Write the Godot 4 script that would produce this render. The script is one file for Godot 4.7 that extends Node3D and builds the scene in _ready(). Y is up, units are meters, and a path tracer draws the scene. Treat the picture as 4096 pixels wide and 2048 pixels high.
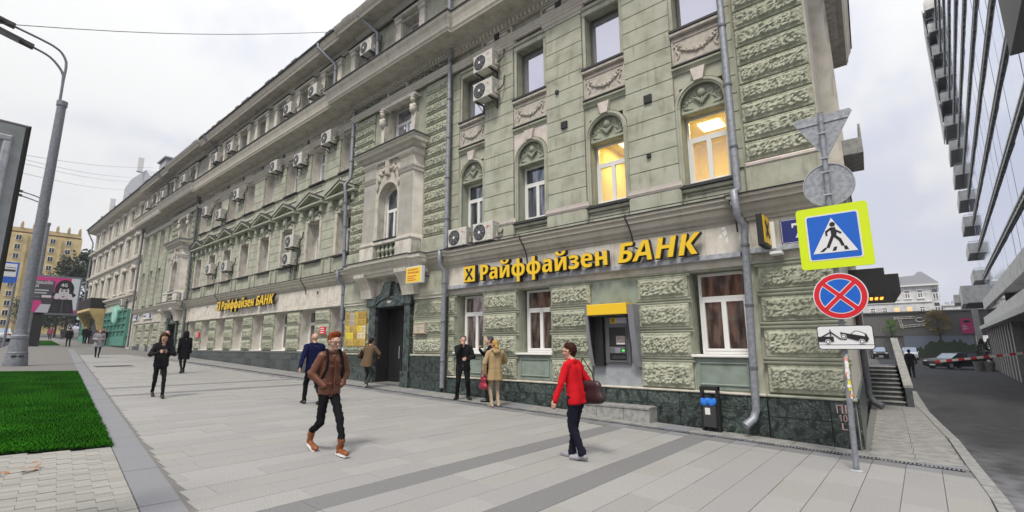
extends Node3D
# Street corner with an old green bank building, built in metres. x runs along the main facade, z towards the street.

const ZW := -10.6
var M := {}
var used := {}
var cache := {}
var rng := RandomNumberGenerator.new()


class Geo:
	var v := PackedVector3Array()
	var n := PackedVector3Array()
	var uv := PackedVector2Array()
	var c := PackedColorArray()
	var col := Color(1, 1, 1)

	func tri3(a: Vector3, b: Vector3, d: Vector3, na: Vector3, nb: Vector3, nd: Vector3, ua := Vector2.ZERO, ub := Vector2.ZERO, ud := Vector2.ZERO) -> void:
		var g := (b - a).cross(d - a)
		if g.length_squared() < 1e-16:
			return
		if g.dot(na + nb + nd) > 0.0:
			v.append(a); v.append(d); v.append(b)
			n.append(na); n.append(nd); n.append(nb)
			uv.append(ua); uv.append(ud); uv.append(ub)
		else:
			v.append(a); v.append(b); v.append(d)
			n.append(na); n.append(nb); n.append(nd)
			uv.append(ua); uv.append(ub); uv.append(ud)
		c.append(col); c.append(col); c.append(col)

	# counter-clockwise seen from outside
	func quad(a: Vector3, b: Vector3, d: Vector3, e: Vector3) -> void:
		var m := (d - a).cross(e - b).normalized()
		tri3(a, b, d, m, m, m, Vector2(0, 1), Vector2(1, 1), Vector2(1, 0))
		tri3(a, d, e, m, m, m, Vector2(0, 1), Vector2(1, 0), Vector2(0, 0))

	func box(lo: Vector3, hi: Vector3, skip := "") -> void:
		var p := [Vector3(lo.x, lo.y, lo.z), Vector3(hi.x, lo.y, lo.z), Vector3(hi.x, hi.y, lo.z), Vector3(lo.x, hi.y, lo.z), Vector3(lo.x, lo.y, hi.z), Vector3(hi.x, lo.y, hi.z), Vector3(hi.x, hi.y, hi.z), Vector3(lo.x, hi.y, hi.z)]
		if not skip.contains("f"): quad(p[4], p[5], p[6], p[7])
		if not skip.contains("b"): quad(p[1], p[0], p[3], p[2])
		if not skip.contains("l"): quad(p[0], p[4], p[7], p[3])
		if not skip.contains("r"): quad(p[5], p[1], p[2], p[6])
		if not skip.contains("t"): quad(p[7], p[6], p[2], p[3])
		if not skip.contains("d"): quad(p[0], p[1], p[5], p[4])

	func boxt(t: Transform3D, lo: Vector3, hi: Vector3) -> void:
		var k := v.size()
		box(lo, hi)
		xf(t, k)

	func xf(t: Transform3D, from := 0) -> void:
		for i in range(from, v.size()):
			v[i] = t * v[i]
			n[i] = (t.basis * n[i]).normalized()

	# box whose front (+z) face is chamfered by b all round
	func bev(lo: Vector3, hi: Vector3, b: float, back := false) -> void:
		var zf := hi.z - b
		var o := [Vector3(lo.x, lo.y, zf), Vector3(hi.x, lo.y, zf), Vector3(hi.x, hi.y, zf), Vector3(lo.x, hi.y, zf)]
		var i := [Vector3(lo.x + b, lo.y + b, hi.z), Vector3(hi.x - b, lo.y + b, hi.z), Vector3(hi.x - b, hi.y - b, hi.z), Vector3(lo.x + b, hi.y - b, hi.z)]
		quad(i[0], i[1], i[2], i[3])
		for k in 4:
			var k2 := (k + 1) % 4
			quad(o[k], o[k2], i[k2], i[k])
			var q := Vector3(o[k].x, o[k].y, lo.z)
			var q2 := Vector3(o[k2].x, o[k2].y, lo.z)
			quad(q, q2, o[k2], o[k])
		if back:
			quad(Vector3(hi.x, lo.y, lo.z), Vector3(lo.x, lo.y, lo.z), Vector3(lo.x, hi.y, lo.z), Vector3(hi.x, hi.y, lo.z))

	# polygon in xy pushed from z0 to z1
	func prism(poly: PackedVector2Array, z0: float, z1: float, back := true) -> void:
		var t := Geometry2D.triangulate_polygon(poly)
		for k in range(0, t.size(), 3):
			var a := poly[t[k]]
			var b := poly[t[k + 1]]
			var d := poly[t[k + 2]]
			tri3(Vector3(a.x, a.y, z1), Vector3(b.x, b.y, z1), Vector3(d.x, d.y, z1), Vector3.BACK, Vector3.BACK, Vector3.BACK)
			if back:
				tri3(Vector3(a.x, a.y, z0), Vector3(b.x, b.y, z0), Vector3(d.x, d.y, z0), Vector3.FORWARD, Vector3.FORWARD, Vector3.FORWARD)
		var s := 1.0 if not Geometry2D.is_polygon_clockwise(poly) else -1.0
		for k in poly.size():
			var a := poly[k]
			var b := poly[(k + 1) % poly.size()]
			var m := Vector3(b.y - a.y, a.x - b.x, 0).normalized() * s
			tri3(Vector3(a.x, a.y, z0), Vector3(b.x, b.y, z0), Vector3(b.x, b.y, z1), m, m, m)
			tri3(Vector3(a.x, a.y, z0), Vector3(b.x, b.y, z1), Vector3(a.x, a.y, z1), m, m, m)

	# moulding: profile points (out, y) carried along a path in plan (x, z); out is to the left-hand normal given by side
	func sweep(prof: PackedVector2Array, path: PackedVector2Array, side := 1.0, caps := true) -> void:
		var offs: Array[Vector2] = []
		for k in path.size():
			var d0 := (path[k] - path[k - 1]).normalized() if k > 0 else Vector2.ZERO
			var d1 := (path[k + 1] - path[k]).normalized() if k < path.size() - 1 else Vector2.ZERO
			var n0 := Vector2(-d0.y, d0.x) * side
			var n1 := Vector2(-d1.y, d1.x) * side
			if k == 0: offs.append(n1)
			elif k == path.size() - 1: offs.append(n0)
			else:
				var m := (n0 + n1).normalized()
				offs.append(m / maxf(0.3, m.dot(n1)))
		for k in path.size() - 1:
			for j in prof.size() - 1:
				var a := _sp(path[k], offs[k], prof[j])
				var b := _sp(path[k + 1], offs[k + 1], prof[j])
				var d := _sp(path[k + 1], offs[k + 1], prof[j + 1])
				var e := _sp(path[k], offs[k], prof[j + 1])
				var out := Vector3(offs[k].x, 0, offs[k].y)
				var dp := prof[j + 1] - prof[j]
				var m := (out * dp.y + Vector3.UP * -dp.x).normalized()
				tri3(a, b, d, m, m, m)
				tri3(a, d, e, m, m, m)
		if caps:
			for k in [0, path.size() - 1]:
				var dirv := (path[1] - path[0]).normalized() * -1.0 if k == 0 else (path[-1] - path[-2]).normalized()
				var m := Vector3(dirv.x, 0, dirv.y)
				var poly := prof.duplicate()
				var t := Geometry2D.triangulate_polygon(poly)
				for q in range(0, t.size(), 3):
					tri3(_sp(path[k], offs[k], poly[t[q]]), _sp(path[k], offs[k], poly[t[q + 1]]), _sp(path[k], offs[k], poly[t[q + 2]]), m, m, m)

	func _sp(p: Vector2, o: Vector2, q: Vector2) -> Vector3:
		return Vector3(p.x + o.x * q.x, q.y, p.y + o.y * q.x)

	func tube(pts: Array, r, sides := 8, caps := true) -> void:
		var rings := []
		var up := Vector3.UP
		for k in pts.size():
			var d: Vector3 = (pts[mini(k + 1, pts.size() - 1)] - pts[maxi(k - 1, 0)]).normalized()
			if absf(d.dot(up)) > 0.95:
				up = Vector3.RIGHT if absf(d.x) < 0.9 else Vector3.BACK
			var s := d.cross(up).normalized()
			var u := s.cross(d).normalized()
			up = u
			var rr: float = r[k] if r is Array else r
			var ring := []
			for j in sides:
				var an := TAU * j / sides
				var m := s * cos(an) + u * sin(an)
				ring.append([pts[k] + m * rr, m])
			rings.append(ring)
		for k in pts.size() - 1:
			for j in sides:
				var j2 := (j + 1) % sides
				var a = rings[k][j]
				var b = rings[k][j2]
				var d = rings[k + 1][j2]
				var e = rings[k + 1][j]
				tri3(a[0], b[0], d[0], a[1], b[1], d[1])
				tri3(a[0], d[0], e[0], a[1], d[1], e[1])
		if caps:
			for k in [0, pts.size() - 1]:
				var m: Vector3 = (pts[0] - pts[1]).normalized() if k == 0 else (pts[-1] - pts[-2]).normalized()
				for j in range(1, sides - 1):
					tri3(rings[k][0][0], rings[k][j][0], rings[k][j + 1][0], m, m, m)

	# profile of (radius, y) turned about a vertical axis through at
	func lathe(prof: Array, at: Vector3, sides := 12, smooth := true) -> void:
		for k in prof.size() - 1:
			var p: Vector2 = prof[k]
			var q: Vector2 = prof[k + 1]
			var sl := Vector2(q.y - p.y, p.x - q.x).normalized()
			for j in sides:
				var a0 := TAU * j / sides
				var a1 := TAU * (j + 1) / sides
				var am := (a0 + a1) / 2
				var b0 := a0 if smooth else am
				var b1 := a1 if smooth else am
				var n0 := Vector3(cos(b0) * sl.x, sl.y, sin(b0) * sl.x)
				var n1 := Vector3(cos(b1) * sl.x, sl.y, sin(b1) * sl.x)
				var v00 := at + Vector3(cos(a0) * p.x, p.y, sin(a0) * p.x)
				var v01 := at + Vector3(cos(a1) * p.x, p.y, sin(a1) * p.x)
				var v10 := at + Vector3(cos(a0) * q.x, q.y, sin(a0) * q.x)
				var v11 := at + Vector3(cos(a1) * q.x, q.y, sin(a1) * q.x)
				tri3(v00, v01, v11, n0, n1, n1)
				tri3(v00, v11, v10, n0, n1, n0)

	func ball(at: Vector3, r: Vector3, seg := 8, b := Basis()) -> void:
		var rows := maxi(4, seg / 2 + 1)
		var p := func(i: int, j: int) -> Vector3:
			var t := PI * i / rows
			var f := TAU * j / seg
			return Vector3(sin(t) * cos(f), cos(t), sin(t) * sin(f))
		for i in rows:
			for j in seg:
				var q := [p.call(i, j), p.call(i, j + 1), p.call(i + 1, j + 1), p.call(i + 1, j)]
				var w := []
				var m := []
				for e in q:
					w.append(at + b * (e * r))
					m.append((b * (e / r)).normalized())
				tri3(w[0], w[1], w[2], m[0], m[1], m[2])
				tri3(w[0], w[2], w[3], m[0], m[2], m[3])

	func mesh(colored := false) -> ArrayMesh:
		var am := ArrayMesh.new()
		if v.is_empty():
			return am
		var a := []
		a.resize(Mesh.ARRAY_MAX)
		a[Mesh.ARRAY_VERTEX] = v
		a[Mesh.ARRAY_NORMAL] = n
		a[Mesh.ARRAY_TEX_UV] = uv
		if colored:
			a[Mesh.ARRAY_COLOR] = c
		am.add_surface_from_arrays(Mesh.PRIMITIVE_TRIANGLES, a)
		return am


# ---------------------------------------------------------------- scene tree helpers
func numbered(called: String, parent: Node) -> String:
	var k := str(parent.get_instance_id()) + called
	var i: int = used.get(k, 0)
	used[k] = i + 1
	return called if i == 0 else "%s_%03d" % [called, i]

func tag(o: Node, label := "", category := "", group := "", kind := "") -> Node:
	if label: o.set_meta("label", label)
	if category: o.set_meta("category", category)
	if group: o.set_meta("group", group)
	if kind: o.set_meta("kind", kind)
	return o

func thing(called: String, label: String, category: String, at := Vector3.ZERO, turn := 0.0, group := "", kind := "") -> Node3D:
	var o := Node3D.new()
	o.name = numbered(called, self)
	add_child(o)
	o.position = at
	o.rotation.y = turn
	tag(o, label, category, group, kind)
	return o

func woff(o: Node) -> Vector3:
	var p := Vector3.ZERO
	while o != self and o is Node3D:
		p += (o as Node3D).position
		o = o.get_parent()
	return p

# geometry g is in world axes (local false) or in the parent's own axes
func part(called: String, g, mat: Material, parent: Node = self, local := false) -> MeshInstance3D:
	var o := MeshInstance3D.new()
	o.name = numbered(called, parent)
	o.mesh = g.mesh(g.col.a < 1.0) if g is Geo else g
	o.material_override = null
	for i in o.mesh.get_surface_count():
		o.set_surface_override_material(i, mat)
	if not local:
		o.position = -woff(parent)
	parent.add_child(o)
	return o

# a shared mesh set down at a world place
func put(called: String, mesh: Mesh, mat: Material, parent: Node, at: Vector3, turn := 0.0, sc := Vector3.ONE) -> MeshInstance3D:
	var o := part(called, mesh, mat, parent, true)
	o.position = at - woff(parent)
	o.rotation.y = turn
	o.scale = sc
	return o

func gy(x: float, z: float) -> float:
	return 0.06 - 0.031 * x + 0.008 * (z + 8.0)

func on(x: float, z: float, up := 0.0) -> Vector3:
	return Vector3(x, gy(x, z) + up, z)

func lin(r: float, g: float, b: float) -> Color:
	return Color(r, g, b).linear_to_srgb()

func noise(type: int, freq: float, oct := 4, warp := 0.0, s := 1) -> FastNoiseLite:
	var f := FastNoiseLite.new()
	f.noise_type = type
	f.frequency = freq
	f.fractal_octaves = oct
	f.seed = s
	if warp > 0.0:
		f.domain_warp_enabled = true
		f.domain_warp_amplitude = warp
		f.domain_warp_frequency = freq
	return f

func ntex(f: FastNoiseLite, ramp: Array = [], size := 512) -> NoiseTexture2D:
	var t := NoiseTexture2D.new()
	t.width = size
	t.height = size
	t.seamless = true
	t.noise = f
	if ramp.size():
		var g := Gradient.new()
		var offs := PackedFloat32Array()
		var cols := PackedColorArray()
		for r in ramp:
			offs.append(r[0])
			cols.append(r[1])
		g.offsets = offs
		g.colors = cols
		t.color_ramp = g
	return t

func mat(color: Color, rough := 0.8, metal := 0.0) -> StandardMaterial3D:
	var m := StandardMaterial3D.new()
	m.albedo_color = color
	m.roughness = rough
	m.metallic = metal
	return m

func tri(m: StandardMaterial3D, sc: float, world := true) -> StandardMaterial3D:
	m.uv1_triplanar = true
	m.uv1_world_triplanar = world
	m.uv1_scale = Vector3(sc, sc, sc)
	return m

func grain(color: Color, tex: Texture2D, sc: float, rough := 0.85, height: Texture2D = null, hs := 0.0, world := true) -> StandardMaterial3D:
	var m := tri(mat(color, rough), sc, world)
	m.albedo_texture = tex
	if height:
		m.heightmap_enabled = true
		m.heightmap_texture = height
		m.heightmap_scale = hs
	return m

func glow(color: Color, e: float) -> StandardMaterial3D:
	var m := mat(color, 0.6)
	m.emission_enabled = true
	m.emission = color
	m.emission_energy_multiplier = e
	return m

func gr(x: float) -> Color:
	return Color(x, x, x)

func make_materials() -> void:
	var stain := ntex(noise(FastNoiseLite.TYPE_SIMPLEX_SMOOTH, 0.012, 5, 30.0, 3), [[0.0, Color(0.80, 0.79, 0.77)], [0.3, Color(0.91, 0.91, 0.90)], [0.6, Color(0.98, 0.98, 0.98)], [1.0, Color(1, 1, 1)]])
	var fine := ntex(noise(FastNoiseLite.TYPE_SIMPLEX, 0.06, 4, 0.0, 5))
	var rock := ntex(noise(FastNoiseLite.TYPE_CELLULAR, 0.035, 3, 20.0, 8))
	var speck := ntex(noise(FastNoiseLite.TYPE_SIMPLEX, 0.11, 5, 0.0, 9), [[0.0, gr(0.74)], [0.4, gr(0.92)], [0.7, gr(0.98)], [1.0, gr(1.0)]])
	var marb := ntex(noise(FastNoiseLite.TYPE_SIMPLEX_SMOOTH, 0.011, 5, 60.0, 12), [[0.0, lin(0.012, 0.018, 0.018)], [0.36, lin(0.025, 0.037, 0.034)], [0.47, lin(0.045, 0.065, 0.058)], [0.495, lin(0.30, 0.35, 0.32)], [0.52, lin(0.06, 0.085, 0.075)], [0.7, lin(0.03, 0.045, 0.045)], [0.78, lin(0.16, 0.2, 0.18)], [0.83, lin(0.04, 0.05, 0.05)], [1.0, lin(0.015, 0.02, 0.02)]])
	var streak := ntex(noise(FastNoiseLite.TYPE_SIMPLEX, 0.02, 5, 12.0, 15), [[0.0, gr(0.78)], [0.45, gr(0.93)], [0.75, gr(1.0)], [1.0, gr(1.0)]])
	var rain := ntex(noise(FastNoiseLite.TYPE_SIMPLEX, 0.016, 5, 18.0, 33), [[0.0, Color(0.84, 0.835, 0.82)], [0.22, Color(0.955, 0.95, 0.94)], [0.38, Color(0.99, 0.99, 0.985)], [1.0, Color(1, 1, 1)]])
	var curtain := ntex(noise(FastNoiseLite.TYPE_SIMPLEX_SMOOTH, 0.02, 4, 20.0, 35), [[0.0, gr(0.5)], [0.4, gr(0.68)], [0.6, gr(0.92)], [0.75, gr(1.0)], [1.0, gr(0.85)]])
	M.stain = stain; M.fine = fine; M.rock = rock; M.speck = speck
	M.green = grain(lin(0.435, 0.445, 0.365), stain, 0.22, 0.9, fine, 0.25)
	M.green_b = grain(lin(0.375, 0.395, 0.315), stain, 0.3, 0.9, fine, 0.25)
	M.grey_green = grain(lin(0.25, 0.30, 0.265), stain, 0.35, 0.9, fine, 0.2)
	M.stone = grain(lin(0.41, 0.425, 0.335), stain, 0.5, 0.95, rock, 4.0)
	M.stone_b = grain(lin(0.37, 0.39, 0.305), stain, 0.63, 0.95, rock, 3.4)
	M.cream = grain(lin(0.67, 0.635, 0.575), stain, 0.24, 0.9, fine, 0.25)
	M.cream_d = grain(lin(0.58, 0.55, 0.485), stain, 0.3, 0.9, fine, 0.3)
	M.pink = grain(lin(0.64, 0.575, 0.535), stain, 0.3, 0.9, fine, 0.2)
	M.relief = grain(lin(0.50, 0.465, 0.41), stain, 0.6, 0.95)
	M.relief_g = grain(lin(0.30, 0.325, 0.26), stain, 0.6, 0.95)
	M.marble = tri(mat(Color.WHITE, 0.35), 0.55)
	M.marble.albedo_texture = marb
	M.marble_b = tri(mat(gr(0.85), 0.32), 0.8)
	M.marble_b.albedo_texture = marb
	M.marble_b.uv1_offset = Vector3(0.3, 0.61, 0.17)
	M.granite = grain(lin(0.075, 0.085, 0.09), streak, 0.5, 0.5)
	M.pvc = mat(lin(0.74, 0.74, 0.73), 0.4)
	M.frame_d = mat(lin(0.10, 0.085, 0.07), 0.5)
	M.sky_pane = mat(Color(0.80, 0.80, 0.86), 0.05, 0.85)
	M.mid_pane = mat(Color(0.56, 0.58, 0.62), 0.05, 0.75)
	M.low_pane = mat(Color(0.66, 0.60, 0.58), 0.05, 0.8)
	M.dark_pane = mat(Color(0.12, 0.12, 0.13), 0.06, 0.5)
	M.pipe = grain(lin(0.30, 0.32, 0.36), streak, 0.8, 0.5)
	M.pipe.metallic = 0.35
	M.pipe_d = grain(lin(0.13, 0.14, 0.155), streak, 0.8, 0.5)
	M.zinc = grain(lin(0.40, 0.42, 0.46), streak, 0.6, 0.45)
	M.roof = grain(lin(0.035, 0.036, 0.038), streak, 0.5, 0.6)
	M.black = mat(lin(0.012, 0.012, 0.013), 0.5)
	M.dark = mat(lin(0.035, 0.035, 0.037), 0.6)
	M.white = mat(lin(0.72, 0.72, 0.70), 0.5)
	M.ac = grain(lin(0.60, 0.59, 0.54), stain, 0.9, 0.5)
	M.ac_d = grain(lin(0.50, 0.48, 0.42), streak, 0.9, 0.5)
	M.yellow = mat(lin(0.80, 0.52, 0.02), 0.4)
	M.conc = grain(lin(0.33, 0.33, 0.315), streak, 0.5, 0.9, fine, 0.3)
	M.conc_d = grain(lin(0.16, 0.16, 0.155), streak, 0.4, 0.9, fine, 0.5)
	M.slab = []
	for k in 6:
		var w: float = [0.315, 0.338, 0.322, 0.305, 0.33, 0.31][k]
		M.slab.append(grain(lin(w * 1.0, w * 0.985, w * [0.96, 0.97, 0.93, 0.97, 0.95, 0.98][k]), speck, 0.7 + 0.07 * k, 0.8, fine, 0.12))
	M.slab_g = grain(lin(0.19, 0.19, 0.195), speck, 0.8, 0.8, fine, 0.12)
	M.slab_g2 = grain(lin(0.225, 0.23, 0.25), speck, 0.8, 0.8, fine, 0.12)
	M.slab_w = grain(lin(0.265, 0.262, 0.25), streak, 0.35, 0.85, fine, 0.15)
	M.joint = mat(lin(0.15, 0.147, 0.14), 0.95)
	M.brickp = []
	for k in 4:
		var w: float = [0.32, 0.345, 0.30, 0.33][k]
		M.brickp.append(grain(lin(w, w * 0.98, w * 0.9), speck, 0.9 + 0.1 * k, 0.85, fine, 0.15))
	var asph := ntex(noise(FastNoiseLite.TYPE_SIMPLEX, 0.02, 6, 15.0, 21), [[0.0, gr(0.72)], [0.4, gr(0.88)], [0.62, gr(0.96)], [0.8, Color(1.0, 1.0, 1.0)], [1.0, gr(1.0)]])
	M.asphalt = grain(lin(0.026, 0.028, 0.034), asph, 0.13, 0.9, fine, 0.5)
	M.ground = grain(lin(0.11, 0.11, 0.11), asph, 0.1, 0.9)
	M.soil = grain(lin(0.012, 0.075, 0.003), speck, 0.9, 1.0)
	M.road = grain(Color.WHITE, asph, 0.2, 0.95, fine, 0.5)
	M.road.vertex_color_use_as_albedo = true
	M.wire = mat(lin(0.30, 0.30, 0.36), 0.8)
	M.kerb = grain(lin(0.27, 0.27, 0.265), streak, 0.5, 0.9, fine, 0.3)
	M.glass = mat(Color(0.9, 0.92, 0.92, 0.12), 0.05)
	M.glass.transparency = BaseMaterial3D.TRANSPARENCY_ALPHA
	M.warm_lamp = glow(Color(1.0, 0.62, 0.2), 2.0)
	M.office = mat(lin(0.74, 0.60, 0.16), 0.8)
	M.office_w = mat(lin(0.74, 0.68, 0.45), 0.8)
	M.panel_lamp = glow(Color(1.0, 0.93, 0.75), 3.0)
	M.teal = mat(lin(0.07, 0.24, 0.19), 0.5)
	M.teal_pane = mat(Color(0.50, 0.62, 0.57), 0.12, 0.35)
	M.cold_lamp = glow(Color(0.72, 0.95, 0.86), 0.32)
	M.cold_lamp.albedo_color = Color(0.3, 0.4, 0.37)
	M.ochre = grain(lin(0.62, 0.48, 0.22), stain, 0.05, 0.9)
	M.ochre_d = grain(lin(0.52, 0.39, 0.19), stain, 0.05, 0.9)
	M.chalk = grain(lin(0.66, 0.66, 0.67), stain, 0.1, 0.9)
	M.bark = mat(lin(0.04, 0.03, 0.022), 0.95)
	M.leaf = mat(Color.WHITE, 0.7)
	M.leaf.vertex_color_use_as_albedo = true
	M.red = mat(lin(0.60, 0.02, 0.03), 0.4)
	M.magenta = mat(lin(0.42, 0.02, 0.14), 0.6)
	M.yellow_pane = glow(Color(1.0, 0.75, 0.3), 0.5)
	M.tower_wall = mat(lin(0.45, 0.47, 0.5), 0.6)
	M.tower_glass = mat(Color(0.86, 0.90, 0.97), 0.06, 0.9)
	M.tower_band = grain(lin(0.66, 0.66, 0.64), stain, 0.2, 0.7)
	M.bracket = mat(lin(0.13, 0.13, 0.13), 0.7)
	M.tower_soffit = mat(lin(0.15, 0.145, 0.135), 0.8)
	M.car_black = mat(lin(0.015, 0.016, 0.02), 0.2, 0.3)
	M.car_white = mat(lin(0.65, 0.66, 0.68), 0.3)
	M.car_glass = mat(Color(0.55, 0.6, 0.66), 0.05, 0.6)
	M.tail_lamp = mat(lin(0.5, 0.02, 0.01), 0.3)
	M.sign_back = grain(lin(0.34, 0.36, 0.40), streak, 0.9, 0.5)
	M.sign_white = mat(lin(0.72, 0.73, 0.75), 0.35)
	M.sign_blue = mat(lin(0.012, 0.12, 0.55), 0.35)
	M.sign_red = mat(lin(0.62, 0.018, 0.03), 0.35)
	M.fluo = mat(lin(0.62, 0.78, 0.01), 0.4)
	M.navy = mat(lin(0.015, 0.025, 0.16), 0.4)
	M.atm_wall = grain(lin(0.33, 0.35, 0.38), stain, 0.4, 0.8, fine, 0.2)
	M.atm_body = mat(lin(0.16, 0.165, 0.18), 0.35, 0.4)
	M.atm_fin = mat(lin(0.26, 0.27, 0.30), 0.35, 0.3)
	M.lilac = mat(lin(0.45, 0.44, 0.52), 0.4)
	M.green_lamp = glow(Color(0.2, 1.0, 0.3), 1.0)
	M.blue_bag = mat(lin(0.02, 0.18, 0.65), 0.4)
	M.brass = mat(lin(0.42, 0.28, 0.06), 0.3, 0.3)
	M.print_brown = mat(lin(0.12, 0.08, 0.03), 0.8)
	M.yellow_b = mat(lin(0.80, 0.58, 0.03), 0.4)
	M.chalk_pink = mat(lin(0.55, 0.36, 0.36), 0.9)
	M.lamp_post = grain(lin(0.20, 0.215, 0.245), streak, 0.5, 0.5)
	M.case_grey = grain(lin(0.24, 0.26, 0.27), stain, 0.5, 0.4)
	M.red_brown = mat(lin(0.20, 0.07, 0.05), 0.4)
	M.skin_pale = mat(lin(0.50, 0.305, 0.235), 0.55)
	M.lips = mat(lin(0.36, 0.17, 0.14), 0.5)
	M.hair_dark = mat(lin(0.02, 0.015, 0.012), 0.5)
	M.glasses = mat(lin(0.03, 0.01, 0.01), 0.3)
	M.terracotta = mat(lin(0.50, 0.27, 0.16), 0.9)
	for q in [["green", 0.5], ["green_b", 0.5], ["cream", 0.45], ["cream_d", 0.6], ["stone", 0.5], ["stone_b", 0.5], ["pink", 0.5]]:
		# old rain streaks and soot run down the plaster
		var m: StandardMaterial3D = M[q[0]]
		m.detail_enabled = true
		m.detail_albedo = rain
		m.detail_blend_mode = BaseMaterial3D.BLEND_MODE_MUL
		m.detail_uv_layer = BaseMaterial3D.DETAIL_UV_2
		m.uv2_triplanar = true
		m.uv2_world_triplanar = true
		m.uv2_scale = Vector3(q[1], q[1] * 0.14, q[1])
	for q in [["low_pane", curtain, 0.5], ["mid_pane", curtain, 0.4], ["dark_pane", curtain, 0.4]]:
		var m: StandardMaterial3D = M[q[0]]
		tri(m, q[2])
		m.uv1_scale = Vector3(q[2], q[2] * 0.22, q[2])
		m.albedo_texture = q[1]
	M.skin = tri(mat(lin(0.52, 0.30, 0.22), 0.6), 3.0, false)
	M.skin.subsurf_scatter_enabled = false


func sky_setup() -> void:
	# one soft overcast sky, brighter overhead, broken by faint lilac cloud shapes
	var w := 512
	var h := 256
	var im := Image.create(w, h, false, Image.FORMAT_RGBF)
	var f := noise(FastNoiseLite.TYPE_SIMPLEX_SMOOTH, 0.85, 4, 0.5, 40)
	for y in h:
		var el := PI * (0.5 - (y + 0.5) / h)
		for x in w:
			var az := TAU * (x + 0.5) / w
			var d := Vector3(cos(el) * sin(az), sin(el), cos(el) * cos(az))
			var q := d
			if el > 0.0:
				q = d / (0.35 + d.y) * 0.9
			var k := f.get_noise_3d(q.x * 0.9, q.y * 0.9, q.z * 0.9)
			var s := smoothstep(-0.10, 0.34, k + 0.12 - 0.12 * maxf(d.y, 0.0))
			var b := 0.66 + 0.13 * smoothstep(0.2, 0.6, d.y) + 0.45 * smoothstep(0.58, 1.0, d.y)
			var c := Color(b, b * 1.005, b * 1.01).lerp(Color(0.77, 0.795, 0.92) * (b * 1.0), s)
			if el < -0.02:
				c = Color(0.30, 0.30, 0.29)
			im.set_pixel(x, y, c)
	var pm := PanoramaSkyMaterial.new()
	pm.panorama = ImageTexture.create_from_image(im)
	var sk := Sky.new()
	sk.sky_material = pm
	var e := Environment.new()
	e.background_mode = Environment.BG_SKY
	e.sky = sk
	e.background_energy_multiplier = 1.0
	e.ambient_light_source = Environment.AMBIENT_SOURCE_SKY
	e.tonemap_mode = Environment.TONE_MAPPER_LINEAR
	e.tonemap_exposure = 1.32
	e.sdfgi_enabled = true
	e.ssao_enabled = true
	e.ssil_enabled = true
	e.fog_enabled = true
	e.fog_density = 0.0006
	e.fog_light_color = Color(0.86, 0.87, 0.91)
	var we := WorldEnvironment.new()
	we.name = "world_environment"
	we.environment = e
	add_child(we)
	var sun := DirectionalLight3D.new()
	sun.name = "sun"
	sun.light_energy = 0.75
	sun.light_angular_distance = 14.0
	sun.light_color = Color(1.0, 0.97, 0.93)
	sun.shadow_enabled = true
	sun.rotation_degrees = Vector3(-58, 20, 0)
	add_child(sun)


func _ready() -> void:
	rng.seed = 7
	var cam := Camera3D.new()
	cam.name = "camera"
	cam.fov = rad_to_deg(2.0 * atan(1024.0 / 1900.0))
	cam.near = 0.05
	cam.far = 3000.0
	cam.transform = Transform3D(Basis(Vector3.UP, deg_to_rad(40.3)) * Basis(Vector3.RIGHT, deg_to_rad(10.5)) * Basis(Vector3.BACK, deg_to_rad(-0.3)), Vector3(0, 1.9, 0))
	add_child(cam)
	cam.current = true
	sky_setup()
	make_materials()
	build_ground()
	build_bank()
	build_far_left()
	build_right()
	build_signs()
	build_air_units()
	build_street()
	build_across()
	build_people()

# ---------------------------------------------------------------- ground
func plane_poly(g: Geo, pts: Array, up: float) -> void:
	var p := PackedVector2Array(pts)
	var t := Geometry2D.triangulate_polygon(p)
	var nn := Vector3(0.031, 1.0, -0.008).normalized()
	for k in range(0, t.size(), 3):
		var q := []
		for j in 3:
			q.append(on(p[t[k + j]].x, p[t[k + j]].y, up))
		g.tri3(q[0], q[1], q[2], nn, nn, nn)

func strip_z(x: float) -> float:
	return -1.84 + 0.109 * (x + 9.47)

func drain_z(x: float) -> float:
	return -9.86 - 0.045 * (x + 2.0) if x > -8.0 else -9.59 - 0.03 * (x + 8.0)

func slope_basis(turn := 0.0) -> Basis:
	var up := Vector3(0.031, 1.0, -0.008).normalized()
	var xx := Vector3(cos(turn), 0, -sin(turn))
	xx = (xx - up * up.dot(xx)).normalized()
	return Basis(xx, up, xx.cross(up).normalized())

func slab_mesh(b: float) -> ArrayMesh:
	var g := Geo.new()
	g.bev(Vector3(-0.5, -0.5, -0.03), Vector3(0.5, 0.5, 0.0), b)
	g.xf(Transform3D(Basis(Vector3.RIGHT, -PI / 2), Vector3.ZERO))
	return g.mesh()

func seen_size(p: Vector3) -> float:
	var cam: Camera3D = get_node("camera")
	var q := cam.transform.affine_inverse() * p
	if q.z > -0.3:
		return 0.0
	var ax := absf(q.x / -q.z) * 1900.0
	var ay := absf(q.y / -q.z) * 1900.0
	if ax > 2180.0 or ay > 1130.0:
		return 0.0
	return 1.0 / -q.z

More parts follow.
